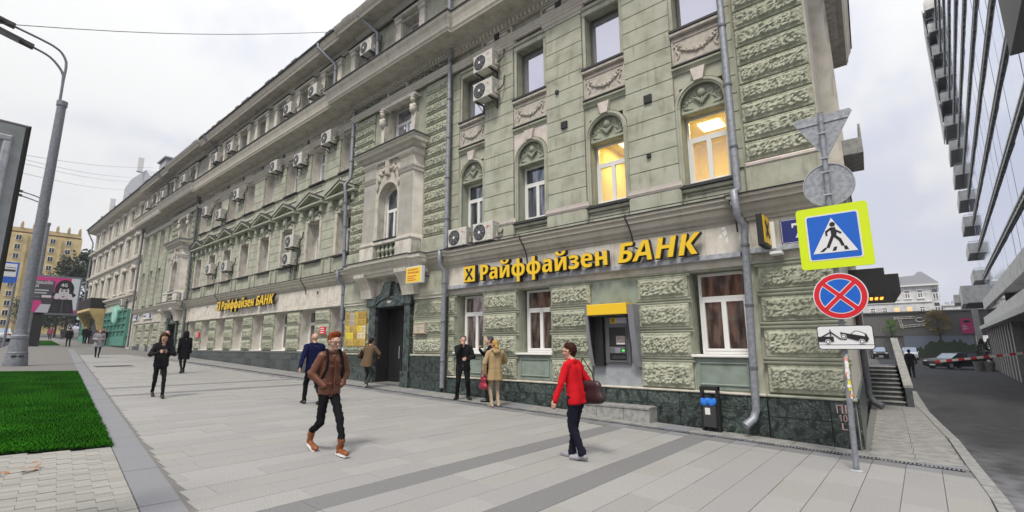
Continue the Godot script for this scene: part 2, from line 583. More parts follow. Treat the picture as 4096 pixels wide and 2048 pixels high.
func build_ground() -> void:
	var g := Geo.new()
	plane_poly(g, [Vector2(-700, -500), Vector2(500, -500), Vector2(500, 300), Vector2(-700, 300)], -0.17)
	tag(part("ground", g, M.ground), "", "", "", "structure")
	g = Geo.new()
	plane_poly(g, [Vector2(0.43, 12), Vector2(0.43, -8.4), Vector2(0.31, -10.5), Vector2(0.18, -13), Vector2(-0.18, -17.4), Vector2(-0.76, -23.8), Vector2(-2.0, -40), Vector2(-6, -99), Vector2(60, -99), Vector2(60, 12)], -0.12)
	tag(part("road", g, M.asphalt), "", "", "", "structure")
	# worn near part of the side street: tyre lanes, patches and pale dust along the kerb
	g = Geo.new()
	var wn := noise(FastNoiseLite.TYPE_SIMPLEX, 0.35, 4, 0.0, 81)
	var up0 := Vector3(0.031, 1.0, -0.008).normalized()
	var tone := func(px: float, pz: float, edge: float) -> Color:
		var k := 0.027 + 0.012 * wn.get_noise_2d(px * 2.0, pz * 0.5) + 0.02 * maxf(0.0, wn.get_noise_2d(px * 5.0, pz * 5.0) - 0.15)
		var d: float = exp(-edge * 1.3) * clampf((pz + 16.0) / 9.0, 0.12, 1.0) + 0.5 * exp(-pow((edge - 1.4) / 0.5, 2.0)) * clampf((pz + 13.0) / 6.0, 0.0, 1.0)
		k += d * (0.17 + 0.2 * wn.get_noise_2d(px * 3.0, pz * 1.3))
		k = maxf(k, 0.02)
		return Color(k, k * 1.01, k * 1.09)
	for j in 200:
		for i in 44:
			var q := []
			var c := []
			for o in [[0, 0], [1, 0], [1, 1], [0, 1]]:
				var pz: float = 4.0 - (j + o[1]) * 0.25
				var kx := 0.5 if pz > -8.3 else 0.5 - (-8.3 - pz) * 0.079
				var ed: float = pow((i + o[0]) / 44.0, 1.5) * 9.0
				q.append(on(kx + ed, pz, -0.112))
				c.append(tone.call(kx + ed, pz, ed))
			for t in [[0, 1, 2], [0, 2, 3]]:
				g.tri3(q[t[0]], q[t[1]], q[t[2]], up0, up0, up0)
				var n0 := g.c.size()
				for m in 3:
					g.c[n0 - 3 + m] = c[t[0]] if m == 0 else c[t[1]].lerp(c[t[2]], 0.5)
	tag(part("road_surface", g.mesh(true), M.road), "", "", "", "structure")
	g = Geo.new()
	plane_poly(g, [Vector2(-300, strip_z(-300) + 3.75), Vector2(-11, strip_z(-11) + 3.75), Vector2(-5, 3.2), Vector2(-5, 40), Vector2(-300, 40)], -0.12)
	tag(part("road", g, M.asphalt), "", "", "", "structure")
	# pavement: a base sheet of joint colour, and slabs
	var pave := Node3D.new()
	pave.name = numbered("pavement", self)
	add_child(pave)
	tag(pave, "", "", "", "structure")
	g = Geo.new()
	plane_poly(g, [Vector2(-110, -10.4), Vector2(-1.0, -10.4), Vector2(-2.0, -30), Vector2(-1.1, -30), Vector2(-0.62, -23.8), Vector2(-0.05, -17.4), Vector2(0.3, -13), Vector2(0.42, -10.5), Vector2(0.42, 12), Vector2(-4.9, 12), Vector2(-4.9, 3.1), Vector2(-11, strip_z(-11) + 3.65), Vector2(-110, strip_z(-110) + 3.65)], -0.018)
	part("bedding", g, M.joint, pave)
	var slab := slab_mesh(0.004)
	var spots := []
	rng.seed = 11
	var p := 0.405
	var row0 := -5.07
	for i in range(-88, 14):
		var x := row0 + i * p
		var dark := i == 0 or i == 4 or i == -33 or i == -28
		var z0 := drain_z(x) + 0.12
		var z1 := strip_z(x) - 0.42 if x < -5.2 else 3.0
		var z := z0 - rng.randf() * 0.9
		while z < z1:
			var a := maxf(z, z0 + 0.36)
			var b := minf(z + 0.9, z1)
			if b - a > 0.08:
				spots.append([Vector2(x, (a + b) / 2), Vector2(p, b - a), -1 if dark else rng.randi() % 6, 0.0])
			z += 0.9
		# grey strip in front of the slot drain
		spots.append([Vector2(x, z0 + 0.18), Vector2(p, 0.36), -1 if i % 3 else -2, 0.0])
	for k in 66:
		var x := 0.1 - k * 0.6
		spots.append([Vector2(x, (drain_z(x) - 0.1 - 10.46) / 2), Vector2(0.6, 10.46 + drain_z(x) - 0.1), -3 if k % 7 else -2, 0.0])
	for k in 26:
		var z := -10.5 - k * 0.6
		for j in 2:
			var xr := -0.05 - (k * 0.6) * 0.045
			spots.append([Vector2(xr - 0.28 - j * 0.58 + 0.3, z), Vector2(0.58, 0.6), -3, 0.0])
	# pale strip along the lawn
	for k in 60:
		var x := -5.0 - k * 0.8
		spots.append([Vector2(x, strip_z(x) - 0.19), Vector2(0.8, 0.36), -2, atan(-0.109)])
	var score := []
	for s in spots:
		score.append([seen_size(on(s[0].x, s[0].y)) * sqrt(s[1].x * s[1].y), s])
	score.sort_custom(func(a, b): return a[0] > b[0])
	var rest := Geo.new()
	var shade := {-1: Color(0.19, 0.19, 0.195), -2: Color(0.225, 0.23, 0.25), -3: Color(0.262, 0.26, 0.248)}
	var up := Vector3(0.031, 1.0, -0.008).normalized()
	for k in score.size():
		var s = score[k][1]
		var jig := (rng.randf() - 0.5) * 0.004
		var bas := slope_basis(s[3])
		if k < 292:
			var m: Material = M.slab_g if s[2] == -1 else M.slab_g2 if s[2] == -2 else M.slab_w if s[2] == -3 else M.slab[s[2]]
			var o := part("paving_slab", slab, m, pave, true)
			o.transform = Transform3D(bas * Basis.from_scale(Vector3(s[1].x - 0.006, 1, s[1].y - 0.006)), on(s[0].x, s[0].y, jig))
		else:
			var w: float = 0.302 + 0.035 * rng.randf()
			var cc: Color = shade.get(s[2], Color(w, w * 0.99, w * 0.96))
			var hx: float = s[1].x / 2 - 0.004
			var hz: float = s[1].y / 2 - 0.004
			rest.col = cc
			var o := on(s[0].x, s[0].y, jig)
			var q := [o + bas * Vector3(-hx, 0, hz), o + bas * Vector3(hx, 0, hz), o + bas * Vector3(hx, 0, -hz), o + bas * Vector3(-hx, 0, -hz)]
			rest.tri3(q[0], q[1], q[2], up, up, up)
			rest.tri3(q[0], q[2], q[3], up, up, up)
			for j in 4:
				var d := Vector3.DOWN * 0.02
				rest.quad(q[j] + d, q[(j + 1) % 4] + d, q[(j + 1) % 4], q[j])
	var vm := grain(Color.WHITE, M.speck, 0.8, 0.85, M.fine, 0.12)
	vm.vertex_color_use_as_albedo = true
	tag(part("paving_slabs_far", rest.mesh(true), vm, pave), "", "", "", "stuff")
	# small block paving beside the lawn
	var bl := slab_mesh(0.005)
	var nb := 0
	for r in 36:
		for k in 16:
			var x := -5.2 - r * 0.152
			var z := strip_z(x) + 0.15 + k * 0.3 + (0.15 if r % 2 else 0.0)
			if x < -9.45 and x < -9.45 - (z + 1.84) * 0.36:
				continue
			if seen_size(on(x, z)) <= 0.0 or nb > 270:
				continue
			nb += 1
			if k == 0 and r % 2:
				var hb := part("brick", bl, M.brickp[rng.randi() % 4], pave, true)
				hb.transform = Transform3D(slope_basis(atan(-0.109)) * Basis.from_scale(Vector3(0.148, 1, 0.146)), on(x, z - 0.225, rng.randf() * 0.003))
			var o := part("brick", bl, M.brickp[rng.randi() % 4], pave, true)
			o.transform = Transform3D(slope_basis(atan(-0.109)) * Basis.from_scale(Vector3(0.148, 1, 0.297)), on(x, z, rng.randf() * 0.003))
	# kerb of the side street, stone by stone
	var kerb := Node3D.new()
	kerb.name = numbered("kerb", self)
	add_child(kerb)
	tag(kerb, "", "", "", "structure")
	var kp := [Vector2(0.5, 2), Vector2(0.5, -0.5), Vector2(0.5, -3), Vector2(0.5, -5.5), Vector2(0.5, -7.0), Vector2(0.48, -8.3), Vector2(0.36, -10.5), Vector2(0.24, -13), Vector2(0.05, -15.2), Vector2(-0.12, -17.4), Vector2(-0.41, -20.6), Vector2(-0.70, -23.8), Vector2(-1.1, -28)]
	for k in kp.size() - 1:
		var a: Vector2 = kp[k]
		var b: Vector2 = kp[k + 1]
		var d := (b - a)
		var cnt := int(ceil(d.length() / 1.05))
		for j in cnt:
			g = Geo.new()
			var u := a + d * (float(j) / cnt)
			var w := a + d * ((j + 1.0) / cnt)
			var e := d.normalized() * 0.004
			var s := Vector2(-d.y, d.x).normalized() * 0.075
			var q0 := on(u.x + e.x - s.x, u.y + e.y - s.y)
			var q1 := on(u.x + e.x + s.x, u.y + e.y + s.y)
			var q2 := on(w.x - e.x + s.x, w.y - e.y + s.y)
			var q3 := on(w.x - e.x - s.x, w.y - e.y - s.y)
			var t := Vector3.UP * (0.012 + rng.randf() * 0.006)
			var dn := Vector3.DOWN * 0.2
			g.quad(q0 + t, q1 + t, q2 + t, q3 + t)
			g.quad(q0 + dn, q1 + dn, q1 + t, q0 + t)
			g.quad(q1 + dn, q2 + dn, q2 + t, q1 + t)
			g.quad(q2 + dn, q3 + dn, q3 + t, q2 + t)
			g.quad(q3 + dn, q0 + dn, q0 + t, q3 + t)
			part("kerb_stone", g, M.kerb, kerb)
	g = Geo.new()
	for k in 40:
		var x := -12.0 - k * 2.0
		var a := on(x, strip_z(x) + 3.66)
		var b := on(x - 1.99, strip_z(x - 1.99) + 3.66)
		var w := Vector3(0, 0, 0.14)
		var dn := Vector3.DOWN * 0.15
		g.quad(a, b, b + w, a + w)
		g.quad(a + w + dn, a + w, b + w, b + w + dn)
	tag(part("kerb", g, M.kerb), "", "", "", "structure")
	# slot drain
	var dr := thing("slot_drain", "long grated slot drain set in the paving along the foot of the bank", "drain", on(-2.0, drain_z(-2.0)))
	g = Geo.new()
	var fr := Geo.new()
	var x := 0.25
	while x > -32.0:
		var z := drain_z(x)
		var a := on(x, z, 0.0)
		fr.box(a + Vector3(-0.5, -0.05, -0.06), a + Vector3(0.0, -0.012, 0.06))
		fr.box(a + Vector3(-0.5, -0.05, 0.05), a + Vector3(0.0, 0.004, 0.066))
		fr.box(a + Vector3(-0.5, -0.05, -0.066), a + Vector3(0.0, 0.004, -0.05))
		if x > -14.0:
			for j in 10:
				var q := a + Vector3(-0.05 * j, 0.0155 * 0.05 * j, 0)
				g.box(q + Vector3(-0.03, -0.03, -0.05), q + Vector3(-0.006, 0.002, 0.05))
		x -= 0.5
	part("channel", fr, M.dark, dr)
	part("grating", g, M.pipe, dr)
	# lawns
	lawn("grass", "near lawn of cut green grass beside the block paving", [Vector2(-9.5, -1.86), Vector2(-26.0, -3.62), Vector2(-27.0, -1.2), Vector2(-26.5, 1.6), Vector2(-10.9, 1.85), Vector2(-10.35, 0.4)], 110000)
	lawn("grass", "small far lawn of green grass under the roadside billboard", [Vector2(-62.5, -7.2), Vector2(-82.0, -8.6), Vector2(-82.0, -5.8), Vector2(-62.5, -4.4)], 5000)
	# fallen leaves on the block paving
	var lf := thing("fallen_leaves", "small scatter of orange fallen leaves on the block paving", "leaves", on(-8.6, -0.8), 0.0, "", "stuff")
	g = Geo.new()
	for k in 14:
		var q := on(-8.6 + rng.randfn() * 0.12, -0.8 + rng.randfn() * 0.12, 0.012 + 0.004 * k)
		var u := Vector3(rng.randfn(), 0.25 * rng.randf(), rng.randfn()).normalized() * 0.045
		var v := u.cross(Vector3.UP).normalized() * 0.028
		g.quad(q - u, q + v, q + u, q - v)
	part("leaves", g, mat(lin(0.34, 0.13, 0.03), 0.8), lf)
	# drain covers in the pavement
	g = Geo.new()
	g.box(Vector3(-0.45, -0.01, -0.7), Vector3(0.45, 0.006, 0.7))
	var mc := part("drain_cover", g, M.dark, self, true)
	mc.transform = Transform3D(slope_basis(), on(-28.9, -5.3))
	tag(mc, "dark flat metal drain cover in the pavement beyond the near lawn", "drain cover")

func lawn(called: String, label: String, poly: Array, count: int) -> void:
	var t := thing(called, label, "grass", on(poly[0].x, poly[0].y), 0.0, "", "stuff")
	var g := Geo.new()
	plane_poly(g, poly, 0.012)
	part("turf", g, M.soil, t)
	var b := Geo.new()
	for k in 4:
		var a := TAU * k / 4 + 0.4
		var d := Vector3(cos(a), 0, sin(a))
		var s := Vector3(-d.z, 0, d.x) * 0.006
		var o := d * 0.012
		var tip := o + d * 0.025 + Vector3.UP * (0.03 + 0.008 * (k % 2))
		var m := (Vector3.UP + d * 0.4).normalized()
		b.tri3(o - s, o + s, tip, m, m, m)
	var gm := mat(lin(0.045, 0.155, 0.012), 0.8)
	gm.vertex_color_use_as_albedo = true
	gm.metallic_specular = 0.1
	gm.albedo_color = Color.WHITE
	var mesh := b.mesh()
	mesh.surface_set_material(0, gm)
	var mm := MultiMesh.new()
	mm.transform_format = MultiMesh.TRANSFORM_3D
	mm.use_colors = true
	mm.mesh = mesh
	var pp := PackedVector2Array(poly)
	var lo := pp[0]
	var hi := pp[0]
	for q in pp:
		lo = lo.min(q)
		hi = hi.max(q)
	var nz := noise(FastNoiseLite.TYPE_SIMPLEX, 0.55, 3, 0.0, 77)
	var xs: Array[Transform3D] = []
	var cs: Array[Color] = []
	var base := t.position
	var tries := 0
	while xs.size() < count and tries < count * 3:
		tries += 1
		var q := Vector2(rng.randf_range(lo.x, hi.x), rng.randf_range(lo.y, hi.y))
		if not Geometry2D.is_point_in_polygon(q, pp):
			continue
		var k := nz.get_noise_2d(q.x, q.y)
		var s := 0.85 + 0.4 * rng.randf() + k * 0.15
		xs.append(Transform3D(Basis(Vector3.UP, rng.randf() * TAU).scaled(Vector3(1.5, s, 1.5)), on(q.x, q.y, 0.01) - base))
		var w := 1.05 + k * 0.55 + (rng.randf() - 0.5) * 0.4
		cs.append(Color(0.02 * w, 0.108 * w, 0.005 * w))
	mm.instance_count = xs.size()
	for k in xs.size():
		mm.set_instance_transform(k, xs[k])
		mm.set_instance_color(k, cs[k])
	var mi := MultiMeshInstance3D.new()
	mi.name = "blades"
	mi.multimesh = mm
	t.add_child(mi)
	tag(mi, "", "", "", "stuff")

# ---------------------------------------------------------------- the bank building
var bank: Node3D

# wall face in the plane z with rectangular openings [x0, x1, y0, y1] and reveals going back by deep
func wall(g: Geo, x0: float, x1: float, y0: float, y1: float, z: float, holes: Array, deep := 0.0, rvm: Material = null, parent: Node = null) -> void:
	var xs := [x0, x1]
	for h in holes:
		xs.append(h[0])
		xs.append(h[1])
	xs.sort()
	for k in xs.size() - 1:
		var a: float = xs[k]
		var b: float = xs[k + 1]
		if b - a < 1e-4:
			continue
		var mid := (a + b) / 2
		var cuts := []
		for h in holes:
			if h[0] < mid and mid < h[1]:
				cuts.append(h)
		cuts.sort_custom(func(p, q): return p[2] < q[2])
		var y := y0
		for h in cuts:
			if h[2] > y:
				g.quad(Vector3(a, y, z), Vector3(b, y, z), Vector3(b, h[2], z), Vector3(a, h[2], z))
			y = h[3]
		if y < y1:
			g.quad(Vector3(a, y, z), Vector3(b, y, z), Vector3(b, y1, z), Vector3(a, y1, z))
	if deep > 0.0:
		var zb := z - deep
		for h in holes:
			var r := Geo.new() if rvm else g
			r.quad(Vector3(h[0], h[2], z), Vector3(h[0], h[2], zb), Vector3(h[0], h[3], zb), Vector3(h[0], h[3], z))
			r.quad(Vector3(h[1], h[2], zb), Vector3(h[1], h[2], z), Vector3(h[1], h[3], z), Vector3(h[1], h[3], zb))
			r.quad(Vector3(h[0], h[3], zb), Vector3(h[1], h[3], zb), Vector3(h[1], h[3], z), Vector3(h[0], h[3], z))
			r.quad(Vector3(h[0], h[2], z), Vector3(h[1], h[2], z), Vector3(h[1], h[2], zb), Vector3(h[0], h[2], zb))
			if rvm:
				part("reveal", r, rvm, parent if parent else bank)

# rows of smooth courses with open joints between them
func banded(g: Geo, x0: float, x1: float, y0: float, y1: float, zb: float, zf: float, pitch := 0.43) -> void:
	var rows := maxi(1, roundi((y1 - y0) / pitch))
	var h := (y1 - y0) / rows
	for k in rows:
		g.bev(Vector3(x0, y0 + h * k + 0.009, zb), Vector3(x1, y0 + h * (k + 1) - 0.009, zf), 0.005)

# one rock-faced stone: origin in the middle of its back plane
func rock_mesh(w: float, h: float, d: float, kind: int) -> ArrayMesh:
	var key := "rock%.2f_%.2f_%.2f_%d" % [w, h, d, kind]
	if cache.has(key):
		return cache[key]
	var g := Geo.new()
	var mg := minf(0.045, h * 0.12)
	g.bev(Vector3(-w / 2, -h / 2, 0), Vector3(w / 2, h / 2, d * 0.62), 0.02)
	var f := noise(FastNoiseLite.TYPE_CELLULAR, 10.5 if kind % 2 else 8.5, 2, 0.07, 60 + kind)
	f.domain_warp_frequency = 4.0
	var f2 := noise(FastNoiseLite.TYPE_SIMPLEX, 7.0, 2, 0.0, 90 + kind)
	var iw := w - mg * 2
	var ih := h - mg * 2
	var nx := clampi(int(iw / 0.03), 5, 48)
	var ny := clampi(int(ih / 0.03), 4, 40)
	var sx := 0.55 if kind % 3 == 0 else 1.0
	var hh := func(u: float, t: float) -> float:
		var x := (u - 0.5) * iw
		var y := (t - 0.5) * ih
		var edge := minf(minf(u, 1 - u) * iw, minf(t, 1 - t) * ih)
		var lift := smoothstep(0.0, 0.06, edge)
		return d * 0.6 + lift * (0.012 + 0.046 * clampf(-f.get_noise_2d(x * sx + kind * 3.1, y) * 1.5 + 0.1, -0.45, 0.9) + 0.020 * f2.get_noise_2d(x * 2.0 * sx, y * 2.0))
	for j in ny:
		for i in nx:
			var q := []
			var m := []
			for o in [[0, 0], [1, 0], [1, 1], [0, 1]]:
				var u := float(i + o[0]) / nx
				var t := float(j + o[1]) / ny
				q.append(Vector3((u - 0.5) * iw, (t - 0.5) * ih, hh.call(u, t)))
				var e := 0.012
				var dx: float = hh.call(u + e, t) - hh.call(u - e, t)
				var dy: float = hh.call(u, t + e) - hh.call(u, t - e)
				m.append(Vector3(-dx / (2 * e * iw), -dy / (2 * e * ih), 1).normalized())
			g.tri3(q[0], q[1], q[2], m[0], m[1], m[2])
			g.tri3(q[0], q[2], q[3], m[0], m[2], m[3])
	cache[key] = g.mesh()
	return cache[key]

func stone(parent: Node, x0: float, x1: float, y0: float, y1: float, zb: float, d := 0.13) -> void:
	var k := rng.randi() % 4
	var ms := rock_mesh(x1 - x0, y1 - y0, d, k)
	var o := put("stone_block", ms, M.stone if rng.randf() < 0.6 else M.stone_b, parent, Vector3((x0 + x1) / 2, (y0 + y1) / 2, zb))
	if rng.randf() < 0.5:
		o.rotation.z = PI

func rolls(g: Geo, x0: float, x1: float, y: float, z: float, r := 0.034) -> void:
	for s in [-1.0, 1.0]:
		var prof := PackedVector2Array()
		for k in 6:
			var a := -PI / 2 + PI * k / 5
			prof.append(Vector2(0.0 + cos(a) * r, y + s * r * 1.05 + sin(a) * r))
		g.sweep(prof, PackedVector2Array([Vector2(x0, z - 0.06), Vector2(x0, z), Vector2(x1, z), Vector2(x1, z - 0.06)]), 1.0)

func window_mesh(w: float, h: float, trans: float, cols: int, fw: float) -> Array:
	var key := "win%.2f_%.2f_%.2f_%d_%.3f" % [w, h, trans, cols, fw]
	if cache.has(key):
		return cache[key]
	var g := Geo.new()
	var d := 0.07
	for s in [[0.0, fw, 0.0, h], [w - fw, w, 0.0, h]]:
		g.bev(Vector3(s[0], s[2], -d), Vector3(s[1], s[3], 0), 0.008)
	g.bev(Vector3(fw, 0, -d), Vector3(w - fw, fw, 0), 0.008)
	g.bev(Vector3(fw, h - fw, -d), Vector3(w - fw, h, 0), 0.008)
	var panes := []
	var top := h - fw
	if trans > 0.0:
		g.bev(Vector3(fw, trans - fw * 0.6, -d), Vector3(w - fw, trans + fw * 0.6, 0.004), 0.008)
		panes.append([fw, w - fw, trans + fw * 0.6, h - fw])
		top = trans - fw * 0.6
	var cw := (w - 2 * fw) / cols
	for k in cols:
		var a := fw + cw * k
		var b := a + cw
		if cols > 1:
			# each casement has its own sash
			var sw := fw * 0.8
			g.bev(Vector3(a, fw, -d * 0.8), Vector3(a + sw, top, 0.012), 0.006)
			g.bev(Vector3(b - sw, fw, -d * 0.8), Vector3(b, top, 0.012), 0.006)
			g.bev(Vector3(a + sw, fw, -d * 0.8), Vector3(b - sw, fw + sw, 0.012), 0.006)
			g.bev(Vector3(a + sw, top - sw, -d * 0.8), Vector3(b - sw, top, 0.012), 0.006)
			panes.append([a + sw, b - sw, fw + sw, top - sw])
		else:
			panes.append([a, b, fw, top])
	cache[key] = [g.mesh(), panes]
	return cache[key]

func window(parent: Node, x0: float, x1: float, y0: float, y1: float, z: float, trans: float, cols: int, pane: Material, frame: Material = null, fw := 0.065) -> MeshInstance3D:
	var r := window_mesh(x1 - x0, y1 - y0, (trans - y0) if trans > 0.0 else 0.0, cols, fw)
	var o := put("window", r[0], frame if frame else M.pvc, parent, Vector3(x0, y0, z))
	for p in r[1]:
		var key := "pane%.2f_%.2f" % [p[1] - p[0], p[3] - p[2]]
		if not cache.has(key):
			var g := Geo.new()
			g.box(Vector3(0, 0, -0.012), Vector3(p[1] - p[0], p[3] - p[2], 0))
			cache[key] = g.mesh()
		var q := part("pane", cache[key], pane, o, true)
		q.position = Vector3(p[0], p[2], -0.035)
		q.rotation = Vector3((rng.randf() - 0.5) * 0.006, (rng.randf() - 0.5) * 0.012, 0)
	return o

# plan of the facade from left to right and round the corner, pushed forward by more
func plan(from_x: float, more := 0.0, side := true) -> PackedVector2Array:
	var p := PackedVector2Array()
	for q in [[-53.0, 0.0], [-44.0, 0.0], [-44.0, 0.16], [-37.95, 0.16], [-37.95, 0.0], [-17.95, 0.0], [-17.95, 0.16], [-11.8, 0.16], [-11.8, 0.0], [-2.45, 0.0], [-2.45, 0.07], [-1.02, 0.07]]:
		if q[0] >= from_x - 0.001:
			p.append(Vector2(q[0], ZW + q[1] + more))
	if side:
		p.append(Vector2(-1.7, -21.0))
	return p

func relief_scroll(g: Geo, at: Vector3, w: float, h: float, seed_: int) -> void:
	# acanthus-like stucco: paired curling stems with leaves and a shell between them
	var r := RandomNumberGenerator.new()
	r.seed = seed_
	for s in [-1.0, 1.0]:
		for k in 3:
			var pts := []
			var rad := []
			var c := Vector2(s * w * (0.16 + 0.15 * k), h * (0.25 - 0.2 * k + 0.12 * r.randf()))
			var r0 := h * (0.30 - 0.06 * k)
			for j in 9:
				var a := j * 0.75 + k
				var rr := r0 * (1.0 - j * 0.095)
				pts.append(at + Vector3(c.x + s * cos(a) * rr, c.y + sin(a) * rr, 0.0))
				rad.append(h * 0.055 * (1.1 - j * 0.06))
			g.tube(pts, rad, 5)
		for k in 6:
			var a := r.randf() * TAU
			var b := Basis(Vector3.BACK, a)
			g.ball(at + Vector3(s * w * (0.1 + 0.37 * r.randf()), h * (r.randf() - 0.5) * 0.75, 0), Vector3(h * 0.13, h * 0.05, 0.03), 6, b)
	for k in 5:
		var a := PI * (0.15 + 0.175 * k)
		g.ball(at + Vector3(cos(a) * h * 0.16, h * 0.12 + sin(a) * h * 0.2, 0.01), Vector3(h * 0.2, h * 0.06, 0.045), 6, Basis(Vector3.BACK, a))
	g.ball(at + Vector3(0, h * 0.12, 0.015), Vector3(h * 0.1, h * 0.12, 0.06), 8)

func garland_mesh(w: float, h: float) -> ArrayMesh:
	var key := "garland%.2f" % w
	if cache.has(key):
		return cache[key]
	var g := Geo.new()
	var r := RandomNumberGenerator.new()
	r.seed = 5
	for k in 15:
		var t := (k / 14.0) * 2 - 1
		var y := -h * 0.28 * (1 - t * t) + h * 0.08
		var s := 0.055 - 0.018 * absf(t)
		g.ball(Vector3(t * w * 0.36, y, 0.0), Vector3(s * 1.1, s, s * 0.8), 7)
		for j in 2:
			g.ball(Vector3(t * w * 0.36 + (r.randf() - 0.5) * 0.06, y + (r.randf() - 0.5) * 0.09, 0.02), Vector3(0.03, 0.02, 0.03), 5, Basis(Vector3.BACK, r.randf() * 3))
	for s in [-1.0, 1.0]:
		for k in 6:
			var a := TAU * k / 6
			g.ball(Vector3(s * w * 0.38 + cos(a) * 0.055, h * 0.16 + sin(a) * 0.055, 0), Vector3(0.045, 0.03, 0.035), 6, Basis(Vector3.BACK, a))
		var pts := []
		for k in 6:
			pts.append(Vector3(s * w * (0.38 + 0.03 * sin(k * 1.4)), h * (0.1 - 0.09 * k), 0))
		g.tube(pts, [0.03, 0.035, 0.03, 0.035, 0.025, 0.015], 5)
	cache[key] = g.mesh()
	return cache[key]

func arc_pts(cx: float, cy: float, r: float, a0: float, a1: float, n: int) -> PackedVector2Array:
	var p := PackedVector2Array()
	for k in n + 1:
		var a := lerpf(a0, a1, float(k) / n)
		p.append(Vector2(cx + cos(a) * r, cy + sin(a) * r))
	return p

func frame_panel(g: Geo, x0: float, x1: float, y0: float, y1: float, z: float, b := 0.035, out := 0.03) -> void:
	g.bev(Vector3(x0, y0, z), Vector3(x1, y0 + b, z + out), 0.01)
	g.bev(Vector3(x0, y1 - b, z), Vector3(x1, y1, z + out), 0.01)
	g.bev(Vector3(x0, y0 + b, z), Vector3(x0 + b, y1 - b, z + out), 0.01)
	g.bev(Vector3(x1 - b, y0 + b, z), Vector3(x1, y1 - b, z + out), 0.01)

func plinth_slabs(parent: Node, x0: float, x1: float, top: float, z: float, m1: Material, m2: Material, rows := 2) -> void:
	var x := x0
	var lo := gy((x0 + x1) / 2, z) - 0.35
	var bot := gy((x0 + x1) / 2, z) + 0.01
	var mid := bot + (top - bot) * 0.52
	while x < x1 - 0.02:
		var w := minf(0.55 + rng.randf() * 0.55, x1 - x)
		if x1 - x - w < 0.3:
			w = x1 - x
		for r in rows:
			var g := Geo.new()
			var y0 := lo if r == 0 else mid
			var y1 := mid if r == 0 and rows == 2 else top
			g.bev(Vector3(x + 0.003, y0 + 0.003, z - 0.12), Vector3(x + w - 0.003, y1 - 0.003, z + (rng.randf() - 0.5) * 0.008), 0.006)
			part("plinth_slab", g, m1 if rng.randf() < 0.6 else m2, parent)
		x += w

func pediment(parent: Node, ax: float) -> void:
	var hw := 1.2
	var g := Geo.new()
	var tri_ := PackedVector2Array([Vector2(ax - hw + 0.12, 8.40), Vector2(ax + hw - 0.12, 8.40), Vector2(ax, 8.86)])
	g.prism(tri_, ZW, ZW + 0.12, false)
	g.bev(Vector3(ax - hw, 8.30, ZW), Vector3(ax + hw, 8.42, ZW + 0.36), 0.03)
	for s in [-1.0, 1.0]:
		var p := PackedVector2Array([Vector2(ax + s * hw, 8.40), Vector2(ax + s * hw, 8.50), Vector2(ax, 8.98), Vector2(ax, 8.86)])
		g.prism(p, ZW, ZW + 0.36)
		g.bev(Vector3(ax + s * 0.88 - 0.09, 7.95, ZW), Vector3(ax + s * 0.88 + 0.09, 8.30, ZW + 0.24), 0.03)
	var o := part("pediment", g, M.green_b, parent)
	var r := Geo.new()
	relief_scroll(r, Vector3(ax, 8.53, ZW + 0.13), 1.0, 0.25, 3)
	part("relief", r, M.relief_g, o)
	var d := Geo.new()
	for s in [-1.0, 1.0]:
		var p := PackedVector2Array([Vector2(ax + s * (hw + 0.02), 8.505), Vector2(ax + s * (hw + 0.02), 8.53), Vector2(ax, 9.012), Vector2(ax, 8.985)])
		d.prism(p, ZW, ZW + 0.39)
	part("flashing", d, M.roof, o)
	var kf := Geo.new()
	kf.bev(Vector3(ax - 0.13, 7.62, ZW), Vector3(ax + 0.13, 8.28, ZW + 0.2), 0.03)
	kf.ball(Vector3(ax, 7.95, ZW + 0.2), Vector3(0.13, 0.2, 0.1), 8)
	for s in [-1.0, 1.0]:
		kf.ball(Vector3(ax + s * 0.3, 7.98, ZW + 0.06), Vector3(0.2, 0.1, 0.09), 8, Basis(Vector3.BACK, s * 0.5))
		kf.ball(Vector3(ax + s * 0.55, 7.85, ZW + 0.05), Vector3(0.13, 0.08, 0.07), 8, Basis(Vector3.BACK, -s * 0.6))
	part("keystone", kf, M.relief_g, parent)

